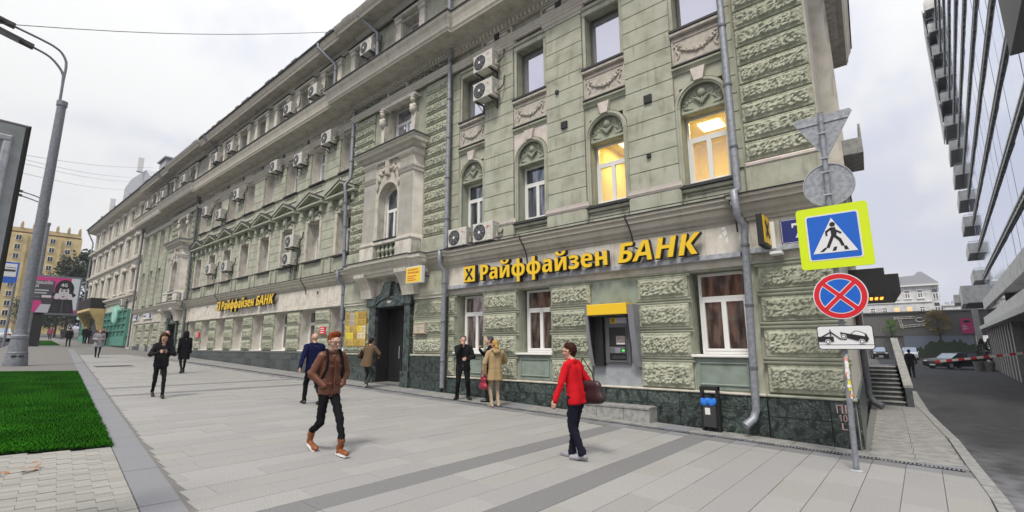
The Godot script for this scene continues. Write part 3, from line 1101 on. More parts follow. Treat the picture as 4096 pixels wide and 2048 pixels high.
func build_bank() -> void:
	rng.seed = 3
	bank = thing("bank_building", "long four storey pale green and cream building with rusticated stone and yellow bank lettering", "building", Vector3(-1.02, 0.1, ZW))
	var g: Geo
	var gw := Geo.new()
	# -------- right section
	var ax_r := [[-11.44, -10.16], [-8.83, -7.62], [-3.84, -2.64]]
	var cols_r := [[-11.74, -11.44], [-10.16, -8.83], [-7.62, -6.35], [-5.06, -3.84]]
	var holes := []
	for a in ax_r:
		holes.append([a[0], a[1], 1.62, 3.46])
	wall(gw, -11.85, -2.4, -0.3, 3.5, ZW - 0.07, holes, 0.42, M.green_b)
	part("wall", gw, M.green, bank)
	gw = Geo.new()
	for a in ax_r:
		window(bank, a[0] + 0.10, a[1] - 0.05, 1.66, 3.44, ZW - 0.36, 2.88, 2, M.low_pane)
		var s := Geo.new()
		s.bev(Vector3(a[0] - 0.02, 1.60, ZW - 0.5), Vector3(a[1] + 0.02, 1.655, ZW + 0.05), 0.012)
		part("sill", s, M.white, bank)
		var fpn := Geo.new()
		fpn.bev(Vector3(a[0] + 0.02, 0.93, ZW - 0.1), Vector3(a[1] - 0.02, 1.58, ZW - 0.05), 0.01)
		frame_panel(fpn, a[0] + 0.1, a[1] - 0.1, 1.02, 1.50, ZW - 0.05, 0.035, 0.03)
		part("apron_panel", fpn, M.grey_green, bank)
	plinth_slabs(bank, -11.72, -2.45, 0.86, ZW + 0.03, M.marble, M.marble_b)
	g = Geo.new()
	g.bev(Vector3(-11.72, 0.86, ZW - 0.1), Vector3(-2.45, 0.905, ZW + 0.06), 0.012)
	part("plinth_ledge", g, M.cream_d, bank)
	var rows := [[0.93, 1.48], [1.60, 2.13], [2.26, 2.78], [2.91, 3.40]]
	for c in cols_r:
		g = Geo.new()
		g.box(Vector3(c[0] + 0.01, 0.9, ZW - 0.1), Vector3(c[1] - 0.01, 3.5, ZW - 0.045))
		for y in [1.54, 2.195, 2.845, 3.455]:
			rolls(g, c[0], c[1], y, ZW - 0.02)
		part("moulding", g, M.green_b, bank)
		for r in rows:
			stone(bank, c[0] + 0.015, c[1] - 0.015, r[0], r[1], ZW - 0.06)
	# lintel band, fascia, string cornice
	g = Geo.new()
	g.box(Vector3(-11.8, 3.5, ZW - 0.5), Vector3(-2.45, 3.72, ZW - 0.01))
	part("lintel_band", g, M.cream_d, bank)
	g = Geo.new()
	g.box(Vector3(-11.8, 3.72, ZW - 0.5), Vector3(-2.45, 4.45, ZW + 0.01))
	part("fascia", g, M.cream, bank)
	g = Geo.new()
	g.box(Vector3(-17.95, 3.45, ZW - 0.5), Vector3(-11.8, 4.45, ZW + 0.14))
	part("fascia", g, M.cream, bank)
	g = Geo.new()
	g.box(Vector3(-44.0, 3.45, ZW - 0.5), Vector3(-37.95, 4.45, ZW + 0.14))
	part("fascia", g, M.cream, bank)
	g = Geo.new()
	g.box(Vector3(-37.95, 3.5, ZW - 0.5), Vector3(-17.95, 4.5, ZW + 0.03))
	g.bev(Vector3(-37.95, 3.5, ZW), Vector3(-17.95, 3.62, ZW + 0.07), 0.02)
	g.bev(Vector3(-37.95, 3.62, ZW), Vector3(-17.95, 3.68, ZW + 0.045), 0.02)
	part("fascia", g, M.cream, bank)
	g = Geo.new()
	g.box(Vector3(-53, 3.75, ZW - 0.5), Vector3(-44.0, 4.5, ZW + 0.03))
	part("fascia", g, M.cream_d, bank)
	g = Geo.new()
	g.box(Vector3(-2.45, 3.5, ZW - 0.4), Vector3(-1.03, 4.45, ZW + 0.055))
	part("fascia", g, M.cream_d, bank)
	g = Geo.new()
	g.sweep(PackedVector2Array([Vector2(-0.05, 4.40), Vector2(0.03, 4.40), Vector2(0.04, 4.47), Vector2(0.075, 4.48), Vector2(0.085, 4.55), Vector2(0.15, 4.60), Vector2(0.20, 4.70), Vector2(0.205, 4.73), Vector2(0.26, 4.74), Vector2(0.27, 4.83), Vector2(0.32, 4.86), Vector2(0.325, 4.92), Vector2(-0.05, 4.965)]), plan(-53.0))
	part("string_cornice", g, M.cream_d, bank)
	g = Geo.new()
	g.sweep(PackedVector2Array([Vector2(0.31, 4.921), Vector2(0.345, 4.921), Vector2(0.345, 4.945), Vector2(-0.05, 4.99), Vector2(-0.05, 4.97)]), plan(-53.0))
	part("flashing", g, M.roof, bank)
	# upper wall of the right section
	var axu := [[-11.36, -10.14], [-8.92, -7.62], [-6.37, -5.09], [-3.85, -2.62]]
	var pil := [[-10.14, -8.92], [-7.62, -6.37], [-5.09, -3.85]]
	holes = []
	var c4 := []
	for a in axu:
		var c: float = (a[0] + a[1]) / 2
		c4.append(c)
		holes.append([c - 0.50, c + 0.50, 5.52, 7.92])
		holes.append([c - 0.53, c + 0.53, 9.48, 11.12])
	wall(gw, -11.85, -2.4, 4.9, 12.4, ZW - 0.08, holes, 0.42, M.green_b)
	part("wall", gw, M.green, bank)
	gw = Geo.new()
	for k in 4:
		var c: float = c4[k]
		var lit := k >= 2
		if lit:
			window(bank, c - 0.50, c + 0.50, 5.53, 7.24, ZW - 0.37, 6.68, 2, M.glass)
		else:
			window(bank, c - 0.50, c + 0.50, 5.53, 7.24, ZW - 0.37, 6.68, 2, M.mid_pane)
		window(bank, c - 0.50, c + 0.53, 9.49, 11.10, ZW - 0.33, 0.0, 1, M.sky_pane, M.frame_d, 0.05)
		arch_bay(c, axu[k][0], axu[k][1])
	for p in pil + [[-11.78, -11.40], [-2.60, -2.42]]:
		g = Geo.new()
		banded(g, p[0], p[1], 5.62, 11.28, ZW - 0.1, ZW - (0.0 if p[1] - p[0] > 0.5 else 0.04))
		part("pilaster", g, M.green, bank)
	for p in pil:
		g = Geo.new()
		g.bev(Vector3(p[0] - 0.03, 4.95, ZW - 0.1), Vector3(p[1] + 0.03, 5.44, ZW + 0.05), 0.012)
		part("pedestal", g, M.green, bank)
		g = Geo.new()
		g.sweep(PackedVector2Array([Vector2(0, 5.44), Vector2(0.06, 5.44), Vector2(0.075, 5.50), Vector2(0.05, 5.55), Vector2(0.03, 5.62), Vector2(0, 5.62)]), PackedVector2Array([Vector2(p[0], ZW - 0.1), Vector2(p[0], ZW), Vector2(p[1], ZW), Vector2(p[1], ZW - 0.1)]))
		part("pilaster_base", g, M.pink, bank)
		g = Geo.new()
		g.sweep(PackedVector2Array([Vector2(0, 11.28), Vector2(0.02, 11.28), Vector2(0.03, 11.34), Vector2(0.07, 11.37), Vector2(0.08, 11.45), Vector2(0.12, 11.48), Vector2(0.12, 11.54), Vector2(0, 11.54)]), PackedVector2Array([Vector2(p[0], ZW - 0.1), Vector2(p[0], ZW), Vector2(p[1], ZW), Vector2(p[1], ZW - 0.1)]))
		part("capital", g, M.cream, bank)
	# -------- corner pier
	plinth_slabs(bank, -2.42, -1.03, 0.87, ZW + 0.10, M.marble, M.marble_b)
	g = Geo.new()
	g.bev(Vector3(-2.42, 0.87, ZW - 0.1), Vector3(-1.0, 0.915, ZW + 0.13), 0.012)
	g.box(Vector3(-2.45, 0.87, ZW - 0.1), Vector3(-1.04, 3.5, ZW - 0.02))
	g.box(Vector3(-2.45, 5.55, ZW - 0.1), Vector3(-1.06, 12.4, ZW - 0.02))
	for y in [1.55, 2.235, 2.88, 3.47]:
		rolls(g, -2.40, -1.03, y, ZW + 0.06)
	part("corner_pier", g, M.green_b, bank)
	for r in [[0.95, 1.49], [1.62, 2.17], [2.31, 2.82], [2.95, 3.42]]:
		stone(bank, -2.38, -1.04, r[0], r[1], ZW - 0.03, 0.16)
	g = Geo.new()
	g.bev(Vector3(-2.42, 4.95, ZW - 0.1), Vector3(-1.03, 5.55, ZW + 0.08), 0.015)
	part("pedestal", g, M.green, bank)
	g = Geo.new()
	g.bev(Vector3(-2.42, 5.55, ZW - 0.1), Vector3(-1.03, 5.66, ZW + 0.10), 0.03)
	part("pilaster_base", g, M.pink, bank)
	for k in 15:
		stone(bank, -2.38, -1.05, 5.68 + k * 0.445, 5.68 + k * 0.445 + 0.425, ZW - 0.03, 0.15)
	# -------- left section with eight axes
	var axl := [-37.06, -34.50, -31.95, -29.28, -26.60, -23.95, -21.24, -18.54]
	holes = []
	var holes_g := []
	for a in axl:
		holes_g.append([a - 0.70, a + 0.70, 1.62, 3.48])
		holes.append([a - 0.58, a + 0.58, 5.76, 7.64])
		holes.append([a - 0.62, a + 0.62, 9.56, 11.36])
	wall(gw, -38.0, -17.9, -0.2, 3.5, ZW - 0.05, holes_g, 0.48, M.cream)
	part("wall", gw, M.green, bank)
	gw = Geo.new()
	wall(gw, -38.0, -17.9, 4.9, 12.4, ZW - 0.03, holes, 0.50, M.cream)
	part("wall", gw, M.green, bank)
	gw = Geo.new()
	plinth_slabs(bank, -37.95, -18.0, 1.54, ZW + 0.05, M.granite, M.marble_b, 2)
	g = Geo.new()
	g.bev(Vector3(-37.95, 1.54, ZW - 0.1), Vector3(-17.95, 1.60, ZW + 0.07), 0.012)
	part("plinth_ledge", g, M.conc_d, bank)
	for k in 8:
		var st := Geo.new()
		var bn := Geo.new()
		var a: float = axl[k]
		window(bank, a - 0.70, a + 0.70, 1.66, 3.46, ZW - 0.46, 2.9, 2, M.low_pane)
		window(bank, a - 0.58, a + 0.58, 5.78, 7.62, ZW - 0.44, 7.0, 2, M.mid_pane)
		window(bank, a - 0.62, a + 0.62, 9.58, 11.34, ZW - 0.42, 10.75, 2, M.sky_pane if k % 3 == 0 else M.mid_pane)
		g = Geo.new()
		g.bev(Vector3(a - 0.72, 1.62, ZW - 0.5), Vector3(a + 0.72, 1.665, ZW + 0.05), 0.01)
		part("sill", g, M.white, bank)
		g = Geo.new()
		g.bev(Vector3(a - 0.8, 5.68, ZW - 0.5), Vector3(a + 0.8, 5.755, ZW + 0.12), 0.015)
		part("sill", g, M.roof, bank)
		g = Geo.new()
		g.bev(Vector3(a - 0.72, 9.48, ZW - 0.5), Vector3(a + 0.72, 9.555, ZW + 0.10), 0.015)
		part("sill", g, M.roof, bank)
		# window surround and apron
		g = Geo.new()
		for s in [-1.0, 1.0]:
			g.bev(Vector3(a + s * 0.66 - 0.09, 5.76, ZW - 0.05), Vector3(a + s * 0.66 + 0.09, 7.64, ZW + 0.06), 0.02)
		g.bev(Vector3(a - 0.75, 7.64, ZW - 0.05), Vector3(a + 0.75, 7.86, ZW + 0.06), 0.02)
		part("surround", g, M.cream_d, bank)
		pediment(bank, a)
		g = Geo.new()
		frame_panel(g, a - 0.6, a + 0.6, 9.08, 9.42, ZW - 0.03, 0.05, 0.04)
		part("apron_panel", g, M.cream_d, bank)
		# stones between ground-floor windows
		var x0 := a + 0.72
		var x1: float = axl[k + 1] - 0.72 if k < 7 else -17.95
		for r in 3:
			stone(bank, x0 + 0.02, minf(x1 - 0.02, x0 + 1.25), 1.66 + r * 0.61, 1.66 + r * 0.61 + 0.52, ZW - 0.05, 0.12)
		for y in [2.225, 2.835, 3.45]:
			rolls(st, x0, x1, y, ZW - 0.01, 0.025)
		# smooth courses of the upper wall
		var u0 := a + 0.77
		var u1: float = axl[k + 1] - 0.77 if k < 7 else -17.95
		banded(bn, u0, u1, 5.76, 8.3, ZW - 0.06, ZW + 0.03)
		part("wall_courses", bn, M.green, bank)
		bn = Geo.new()
		banded(bn, u0 - 0.1, u1 + 0.1, 9.5, 11.2, ZW - 0.06, ZW + 0.045)
		g = Geo.new()
		g.sweep(PackedVector2Array([Vector2(0, 11.2), Vector2(0.04, 11.2), Vector2(0.05, 11.3), Vector2(0.10, 11.36), Vector2(0.13, 11.44), Vector2(0.13, 11.5), Vector2(0, 11.5)]), PackedVector2Array([Vector2(u0 - 0.12, ZW - 0.06), Vector2(u0 - 0.12, ZW + 0.03), Vector2(u1 + 0.12, ZW + 0.03), Vector2(u1 + 0.12, ZW - 0.06)]))
		part("capital", g, M.cream_d, bank)
		# strips of the apron band under the pedimented windows
		for sd in [-1.025, 1.025]:
			g = Geo.new()
			g.bev(Vector3(a + sd - 0.075, 4.98, ZW - 0.05), Vector3(a + sd + 0.075, 5.68, ZW + 0.05), 0.01)
			part("apron_strip", g, M.green, bank)
		part("moulding", st, M.green_b, bank)
		part("wall_courses", bn, M.green, bank)
	# -------- far section with three axes
	var axf := [-51.6, -49.2, -46.9]
	holes = []
	holes_g = []
	for a in axf:
		holes_g.append([a - 0.55, a + 0.55, 2.0, 3.6])
		holes.append([a - 0.55, a + 0.55, 5.8, 8.2])
		holes.append([a - 0.55, a + 0.55, 9.2, 11.4])
	wall(gw, -53.05, -43.95, -0.2, 3.75, ZW - 0.03, holes_g, 0.4, M.cream_d)
	wall(gw, -53.05, -43.95, 4.9, 12.4, ZW - 0.03, holes, 0.4, M.cream_d)
	for a in axf:
		var bn := Geo.new()
		window(bank, a - 0.55, a + 0.55, 2.02, 3.58, ZW - 0.36, 3.0, 2, M.dark_pane)
		window(bank, a - 0.55, a + 0.55, 5.82, 8.18, ZW - 0.36, 7.4, 2, M.mid_pane)
		window(bank, a - 0.55, a + 0.55, 9.22, 11.38, ZW - 0.36, 10.6, 2, M.mid_pane)
		banded(bn, a + 0.62, a + 1.72, 5.2, 11.4, ZW - 0.06, ZW + 0.05)
		part("wall_courses", bn, M.green_b, bank)
		bn = Geo.new()
		banded(bn, a - 0.85, a - 0.62, 5.2, 11.4, ZW - 0.06, ZW + 0.03)
		for r in 3:
			stone(bank, a + 0.62, a + 1.75, 1.95 + r * 0.58, 1.95 + r * 0.58 + 0.5, ZW - 0.05, 0.12)
		part("wall_courses", bn, M.green_b, bank)
	plinth_slabs(bank, -53.0, -44.0, 1.9, ZW + 0.03, M.conc, M.granite, 1)
	# -------- the two entrance bays
	entrance_bay(-14.75, -17.94, -11.82, 0.0)
	entrance_bay(-40.85, -43.98, -37.97, 0.35)
	part("wall", gw, M.green, bank)
	# -------- frieze, dentils and the big cornice
	g = Geo.new()
	g.sweep(PackedVector2Array([Vector2(-0.02, 11.5), Vector2(0.06, 11.5), Vector2(0.07, 11.58), Vector2(0.09, 11.59), Vector2(0.10, 11.67), Vector2(0.13, 11.70), Vector2(0.13, 11.74), Vector2(-0.02, 11.76)]), plan(-53.0))
	part("architrave", g, M.cream, bank)
	var x := -38.0
	while x < -2.6:
		if absf(x + 14.85) > 3.2:
			g = Geo.new()
			frame_panel(g, x, x + 1.35, 11.82, 12.08, ZW - 0.08, 0.045, 0.12)
			g.box(Vector3(x + 0.2, 11.9, ZW - 0.08), Vector3(x + 1.15, 12.0, ZW + 0.02))
			part("frieze_panel", g, M.cream, bank)
		x += 2.52
	g = Geo.new()
	frame_panel(g, -15.5, -14.2, 11.82, 12.08, ZW + 0.05, 0.045, 0.14)
	part("frieze_panel", g, M.cream, bank)
	g = Geo.new()
	x = -52.9
	while x < -1.1:
		var zo := 0.16 if (x > -44.0 and x < -37.95) or (x > -17.95 and x < -11.8) else 0.0
		g.box(Vector3(x, 12.16, ZW - 0.1 + zo), Vector3(x + 0.085, 12.29, ZW + 0.10 + zo), "b")
		x += 0.165
	tag(part("dentils", g, M.cream, bank), "", "", "", "stuff")
	g = Geo.new()
	g.sweep(PackedVector2Array([Vector2(-0.1, 12.10), Vector2(0.05, 12.10), Vector2(0.05, 12.29), Vector2(0.13, 12.30), Vector2(0.15, 12.37), Vector2(0.80, 12.39), Vector2(0.82, 12.46), Vector2(0.85, 12.50), Vector2(0.86, 12.60), Vector2(0.90, 12.74), Vector2(0.97, 12.88), Vector2(0.98, 12.99), Vector2(-0.1, 13.06)]), plan(-53.0))
	part("main_cornice", g, M.cream_d, bank)
	g = Geo.new()
	g.sweep(PackedVector2Array([Vector2(0.97, 12.992), Vector2(1.02, 12.992), Vector2(1.02, 13.04), Vector2(-0.05, 13.14), Vector2(-0.05, 13.08)]), plan(-53.0))
	part("flashing", g, M.roof, bank)
	# -------- attic storey
	var axa := [-50.9, -48.4, -45.9, -42.9, -40.6, -36.2, -33.6, -31.05, -28.4, -25.75, -23.1, -20.45, -17.75, -14.3, -10.2, -7.8, -5.3, -3.0]
	holes = []
	for a in axa:
		holes.append([a - 0.55, a + 0.55, 13.2, 15.12])
	gw = Geo.new()
	wall(gw, -53.05, -1.1, 12.9, 16.0, ZW - 0.02, holes, 0.42, M.cream_d)
	part("attic_wall", gw, M.green, bank)
	for a in axa:
		g = Geo.new()
		var g2 := Geo.new()
		window(bank, a - 0.55, a + 0.55, 13.22, 15.1, ZW - 0.36, 14.2, 2, M.sky_pane if a > -20 else M.mid_pane)
		for s in [-1.0, 1.0]:
			g.bev(Vector3(a + s * 0.76 - 0.17, 13.1, ZW - 0.05), Vector3(a + s * 0.76 + 0.17, 15.2, ZW + 0.10), 0.02)
			g.bev(Vector3(a + s * 0.76 - 0.21, 15.06, ZW - 0.05), Vector3(a + s * 0.76 + 0.21, 15.28, ZW + 0.15), 0.03)
		g.bev(Vector3(a - 1.0, 15.28, ZW - 0.05), Vector3(a + 1.0, 15.42, ZW + 0.18), 0.03)
		g2.box(Vector3(a - 1.03, 15.42, ZW - 0.05), Vector3(a + 1.03, 15.45, ZW + 0.22))
		part("surround", g, M.cream, bank)
		part("flashing", g2, M.roof, bank)
	g = Geo.new()
	g.sweep(PackedVector2Array([Vector2(-0.05, 15.5), Vector2(0.06, 15.5), Vector2(0.08, 15.6), Vector2(0.14, 15.66), Vector2(0.16, 15.76), Vector2(0.7, 15.78), Vector2(0.72, 15.9), Vector2(0.76, 15.95), Vector2(0.84, 16.1), Vector2(0.86, 16.18), Vector2(-0.05, 16.2)]), plan(-53.0))
	part("top_cornice", g, M.cream_d, bank)
	g = Geo.new()
	g.sweep(PackedVector2Array([Vector2(0.85, 16.182), Vector2(0.93, 16.19), Vector2(0.93, 16.26), Vector2(-0.1, 16.5), Vector2(-4.5, 18.3), Vector2(-9.5, 18.3), Vector2(-9.5, 16.2)]), PackedVector2Array([Vector2(-53.0, ZW), Vector2(-1.02, ZW), Vector2(-1.7, -21.0)]))
	part("roof", g, M.roof, bank)
	g = Geo.new()
	for k in 60:
		var sx := -52.0 + k * 0.82 + rng.randf() * 0.3
		g.box(Vector3(sx, 16.22, ZW + 0.7), Vector3(sx + 0.3 + 0.4 * rng.randf(), 16.30 + 0.10 * rng.randf(), ZW + 0.9))
	tag(part("snow_guard", g, M.roof, bank), "", "", "", "stuff")
	# -------- side wall, back and floor of the block
	side_wall()
	# small vent holes
	for q in [[-7.10, 11.92], [-7.22, 9.10], [-7.00, 8.01], [-4.49, 7.91], [-4.55, 6.42], [-9.58, 12.0], [-22.4, 11.95], [-25.1, 11.95], [-27.8, 11.95], [-30.5, 11.95], [-33.0, 11.95], [-20.4, 4.22], [-34.3, 4.3]]:
		g = Geo.new()
		var big := 0.1 if q[1] > 7.5 and q[1] != 9.10 else 0.05
		g.box(Vector3(q[0] - big, q[1] - big, ZW - 0.02), Vector3(q[0] + big, q[1] + big, ZW + 0.055))
		part("vent", g, M.black, bank)
	# drainpipes
	pipe(bank, [[-2.58, 12.35, 0.14], [-2.58, 5.1, 0.14], [-2.58, 4.95, 0.46], [-2.56, 4.45, 0.46], [-2.52, 4.3, 0.16], [-2.62, 0.62, 0.16], [-2.66, 0.45, 0.26], [-2.78, 0.33, 0.42]], M.pipe)
	pipe(bank, [[-11.72, 12.4, 0.14], [-11.72, 5.1, 0.14], [-11.72, 4.9, 0.42], [-11.72, 4.5, 0.42], [-11.72, 4.3, 0.2], [-11.72, 0.55, 0.2]], M.pipe)
	pipe(bank, [[-17.98, 12.4, 0.14], [-17.98, 9.0, 0.14], [-17.9, 8.6, 0.42], [-18.0, 8.2, 0.3], [-18.05, 5.1, 0.16], [-18.05, 4.9, 0.42], [-18.05, 4.5, 0.42], [-18.05, 4.3, 0.12], [-18.05, 1.2, 0.12]], M.pipe)
	pipe(bank, [[-38.0, 12.4, 0.2], [-38.0, 9.0, 0.2], [-38.05, 8.6, 0.42], [-38.1, 8.2, 0.24], [-38.05, 5.1, 0.2], [-38.05, 4.9, 0.46], [-38.05, 4.5, 0.46], [-38.05, 4.3, 0.2], [-38.05, 1.4, 0.2]], M.pipe_d)
	pipe(bank, [[-52.9, 12.4, 0.14], [-52.9, 1.8, 0.14]], M.pipe_d)
	for xx in [-20.4, -16.9, -36.0, -12.3, -47.0]:
		pipe(bank, [[xx, 16.15, 0.85], [xx, 15.95, 0.85], [xx + 0.5, 15.2, 0.16], [xx + 0.5, 13.15, 0.14]], M.pipe_d if xx < -30 else M.pipe)
	# grey cable tray under the fascia
	g = Geo.new()
	g.bev(Vector3(-11.72, 3.665, ZW - 0.05), Vector3(-2.66, 3.785, ZW + 0.11), 0.01)
	for k in 5:
		g.box(Vector3(-9.8 + k * 1.9, 3.66, ZW + 0.1), Vector3(-9.79 + k * 1.9, 3.79, ZW + 0.112))
	part("cable_tray", g, M.zinc, bank)
	g = Geo.new()
	g.bev(Vector3(-2.46, 3.69, ZW), Vector3(-1.03, 3.80, ZW + 0.17), 0.01)
	part("cable_tray", g, M.zinc, bank)
	# paint flakes on the fascia, conduits
	for q in [[-2.98, 4.34, 0.05, 0.05], [-2.96, 4.24, 0.05, 0.09], [-3.06, 4.17, 0.04, 0.06], [-2.93, 4.08, 0.03, 0.1]]:
		g = Geo.new()
		g.prism(PackedVector2Array([Vector2(q[0] - q[2], q[1]), Vector2(q[0] - q[2] * 0.4, q[1] - q[3]), Vector2(q[0] + q[2], q[1] - q[3] * 0.5), Vector2(q[0] + q[2] * 0.6, q[1] + q[3] * 0.8)]), ZW + 0.011, ZW + 0.014, false)
		part("bare_patch", g, M.white, bank)
	for xx in [-5.1, -8.4, -2.72, -32.3, -21.5]:
		g = Geo.new()
		g.tube([Vector3(xx, 4.96, ZW + 0.35), Vector3(xx, 4.86, ZW + 0.36), Vector3(xx + 0.02, 4.7, ZW + 0.24), Vector3(xx + 0.03, 4.45, ZW + 0.1), Vector3(xx + 0.03, 4.2, ZW + 0.05)], 0.018, 6)
		part("conduit", g, M.dark, bank)
	g = Geo.new()
	g.tube([Vector3(-11.5, 5.01, ZW + 0.3), Vector3(-9.3, 5.02, ZW + 0.33), Vector3(-8.4, 5.0, ZW + 0.33), Vector3(-6.0, 5.01, ZW + 0.34), Vector3(-2.7, 5.0, ZW + 0.33)], 0.014, 5)
	part("conduit", g, M.dark, bank)

func pipe(parent: Node, pts: Array, m: Material) -> void:
	var g := Geo.new()
	var p := []
	for q in pts:
		p.append(Vector3(q[0], q[1], ZW + q[2] + 0.03))
	g.tube(p, 0.075, 12)
	var o := part("drainpipe", g, m, parent)
	var c := Geo.new()
	for k in p.size() - 1:
		var a: Vector3 = p[k]
		var b: Vector3 = p[k + 1]
		var l := a.distance_to(b)
		if l < 1.2:
			continue
		var nb := int(l / 1.5) + 1
		for j in nb:
			var q := a.lerp(b, (j + 0.35) / nb)
			var d := (b - a).normalized() * 0.025
			c.tube([q - d, q + d], 0.088, 12)
			c.box(q + Vector3(-0.012, -0.012, -0.17), q + Vector3(0.012, 0.012, -0.05))
	part("pipe_collars", c, M.pipe_d, o)
	if pts[0][1] < 12.6 and pts[0][1] > 12.0:
		c = Geo.new()
		c.lathe([Vector2(0.08, 12.0), Vector2(0.13, 12.12), Vector2(0.14, 12.36)], Vector3(p[0].x, 0, p[0].z), 10)
		part("hopper", c, M.conc if m == M.pipe else m, o)

func arch_bay(c: float, x0: float, x1: float) -> void:
	# round-headed window of the first floor with its stucco, and the garland panel above
	var sy := 7.40
	var g := Geo.new()
	var outer := arc_pts(c, sy, 0.62, 0.0, PI, 18)
	var inner := arc_pts(c, sy, 0.50, PI, 0.0, 18)
	var ring := outer.duplicate()
	ring.append_array(inner)
	g.prism(ring, ZW - 0.1, ZW - 0.02)
	var ring2 := arc_pts(c, sy, 0.585, 0.0, PI, 18)
	ring2.append_array(arc_pts(c, sy, 0.545, PI, 0.0, 18))
	g.prism(ring2, ZW - 0.1, ZW + 0.01)
	for s in [-1.0, 1.0]:
		g.bev(Vector3(c + s * 0.56 - 0.06, 5.50, ZW - 0.1), Vector3(c + s * 0.56 + 0.06, sy, ZW - 0.02), 0.012)
		g.bev(Vector3(c + s * 0.565 - 0.02, 5.50, ZW - 0.1), Vector3(c + s * 0.565 + 0.02, sy, ZW + 0.01), 0.01)
	part("arch", g, M.green, bank)
	g = Geo.new()
	var half := arc_pts(c, sy, 0.505, 0.0, PI, 18)
	half.append_array(PackedVector2Array([Vector2(c - 0.505, 7.25), Vector2(c + 0.505, 7.25)]))
	g.prism(half, ZW - 0.5, ZW - 0.15)
	g.bev(Vector3(c - 0.5, 7.235, ZW - 0.45), Vector3(c + 0.5, 7.31, ZW - 0.09), 0.015)
	var tp := part("tympanum", g, M.green_b, bank)
	if not cache.has("tymp"):
		var r := Geo.new()
		relief_scroll(r, Vector3(0, 0.22, 0), 0.95, 0.42, 21)
		for s in [-1.0, 1.0]:
			r.ball(Vector3(s * 0.34, 0.05, 0), Vector3(0.14, 0.05, 0.04), 7, Basis(Vector3.BACK, s * 0.3))
		r.ball(Vector3(0, 0.36, 0.03), Vector3(0.1, 0.12, 0.08), 8)
		for k in 7:
			var a := PI * (0.1 + 0.133 * k)
			r.ball(Vector3(cos(a) * 0.12, 0.28 - sin(a) * 0.12, 0.04), Vector3(0.035, 0.1, 0.035), 6, Basis(Vector3.BACK, a - PI / 2))
		cache["tymp"] = r.mesh()
	put("relief", cache["tymp"], M.relief_g, tp, Vector3(c, 7.33, ZW - 0.15))
	# pink spandrels and keystone
	g = Geo.new()
	for s in [-1.0, 1.0]:
		var poly := PackedVector2Array()
		for k in 11:
			var a := PI / 2 * k / 10
			poly.append(Vector2(c + s * cos(a) * 0.64, sy + sin(a) * 0.64))
		poly.append(Vector2(c, 8.30))
		var ex := (x1 - 0.01) if s > 0 else (x0 + 0.01)
		poly.append(Vector2(ex, 8.30))
		poly.append(Vector2(ex, sy))
		g.prism(poly, ZW - 0.09, ZW - 0.04, false)
	part("spandrel", g, M.pink, bank)
	g = Geo.new()
	g.prism(PackedVector2Array([Vector2(c - 0.10, 7.96), Vector2(c + 0.10, 7.96), Vector2(c + 0.17, 8.27), Vector2(c - 0.17, 8.27)]), ZW - 0.1, ZW + 0.05)
	part("keystone", g, M.pink, bank)
	g = Geo.new()
	g.sweep(PackedVector2Array([Vector2(-0.02, 8.28), Vector2(0.04, 8.29), Vector2(0.06, 8.36), Vector2(0.12, 8.40), Vector2(0.12, 8.45), Vector2(-0.02, 8.47)]), PackedVector2Array([Vector2(x0, ZW - 0.08), Vector2(x1, ZW - 0.08)]))
	part("ledge", g, M.green_b, bank)
	g = Geo.new()
	g.box(Vector3(x0 + 0.01, 8.472, ZW - 0.1), Vector3(x1 - 0.01, 8.495, ZW + 0.06))
	part("flashing", g, M.roof, bank)
	g = Geo.new()
	g.box(Vector3(x0 + 0.005, 8.5, ZW - 0.09), Vector3(x1 - 0.005, 9.3, ZW - 0.06))
	frame_panel(g, x0 + 0.01, x1 - 0.01, 8.56, 9.22, ZW - 0.06, 0.05, 0.025)
	var gp := part("garland_panel", g, M.relief, bank)
	put("garland", garland_mesh(1.2, 0.66), M.relief, gp, Vector3(c, 8.93, ZW - 0.05))
	g = Geo.new()
	g.bev(Vector3(x0, 9.30, ZW - 0.45), Vector3(x1, 9.40, ZW + 0.04), 0.02)
	part("sill", g, M.relief, bank)
	g = Geo.new()
	g.box(Vector3(x0, 9.40, ZW - 0.45), Vector3(x1, 9.46, ZW + 0.06))
	part("flashing", g, M.roof, bank)
	# window head and jamb mouldings of the second floor
	g = Geo.new()
	for s in [-1.0, 1.0]:
		g.bev(Vector3(c + s * 0.575 - 0.045, 9.46, ZW - 0.1), Vector3(c + s * 0.575 + 0.045, 11.13, ZW - 0.04), 0.012)
	g.bev(Vector3(x0, 11.13, ZW - 0.1), Vector3(x1, 11.3, ZW - 0.03), 0.02)
	g.bev(Vector3(x0, 11.3, ZW - 0.1), Vector3(x1, 11.4, ZW + 0.02), 0.02)
	part("surround", g, M.green, bank)
	# apron below the arched window
	g = Geo.new()
	g.box(Vector3(x0, 5.40, ZW - 0.45), Vector3(x1, 5.47, ZW + 0.05))
	part("sill", g, M.roof, bank)
	g = Geo.new()
	g.bev(Vector3(x0, 5.30, ZW - 0.1), Vector3(x1, 5.40, ZW), 0.02)
	frame_panel(g, x0 + 0.1, x1 - 0.1, 5.03, 5.26, ZW - 0.08, 0.03, 0.03)
	part("apron_panel", g, M.green, bank)

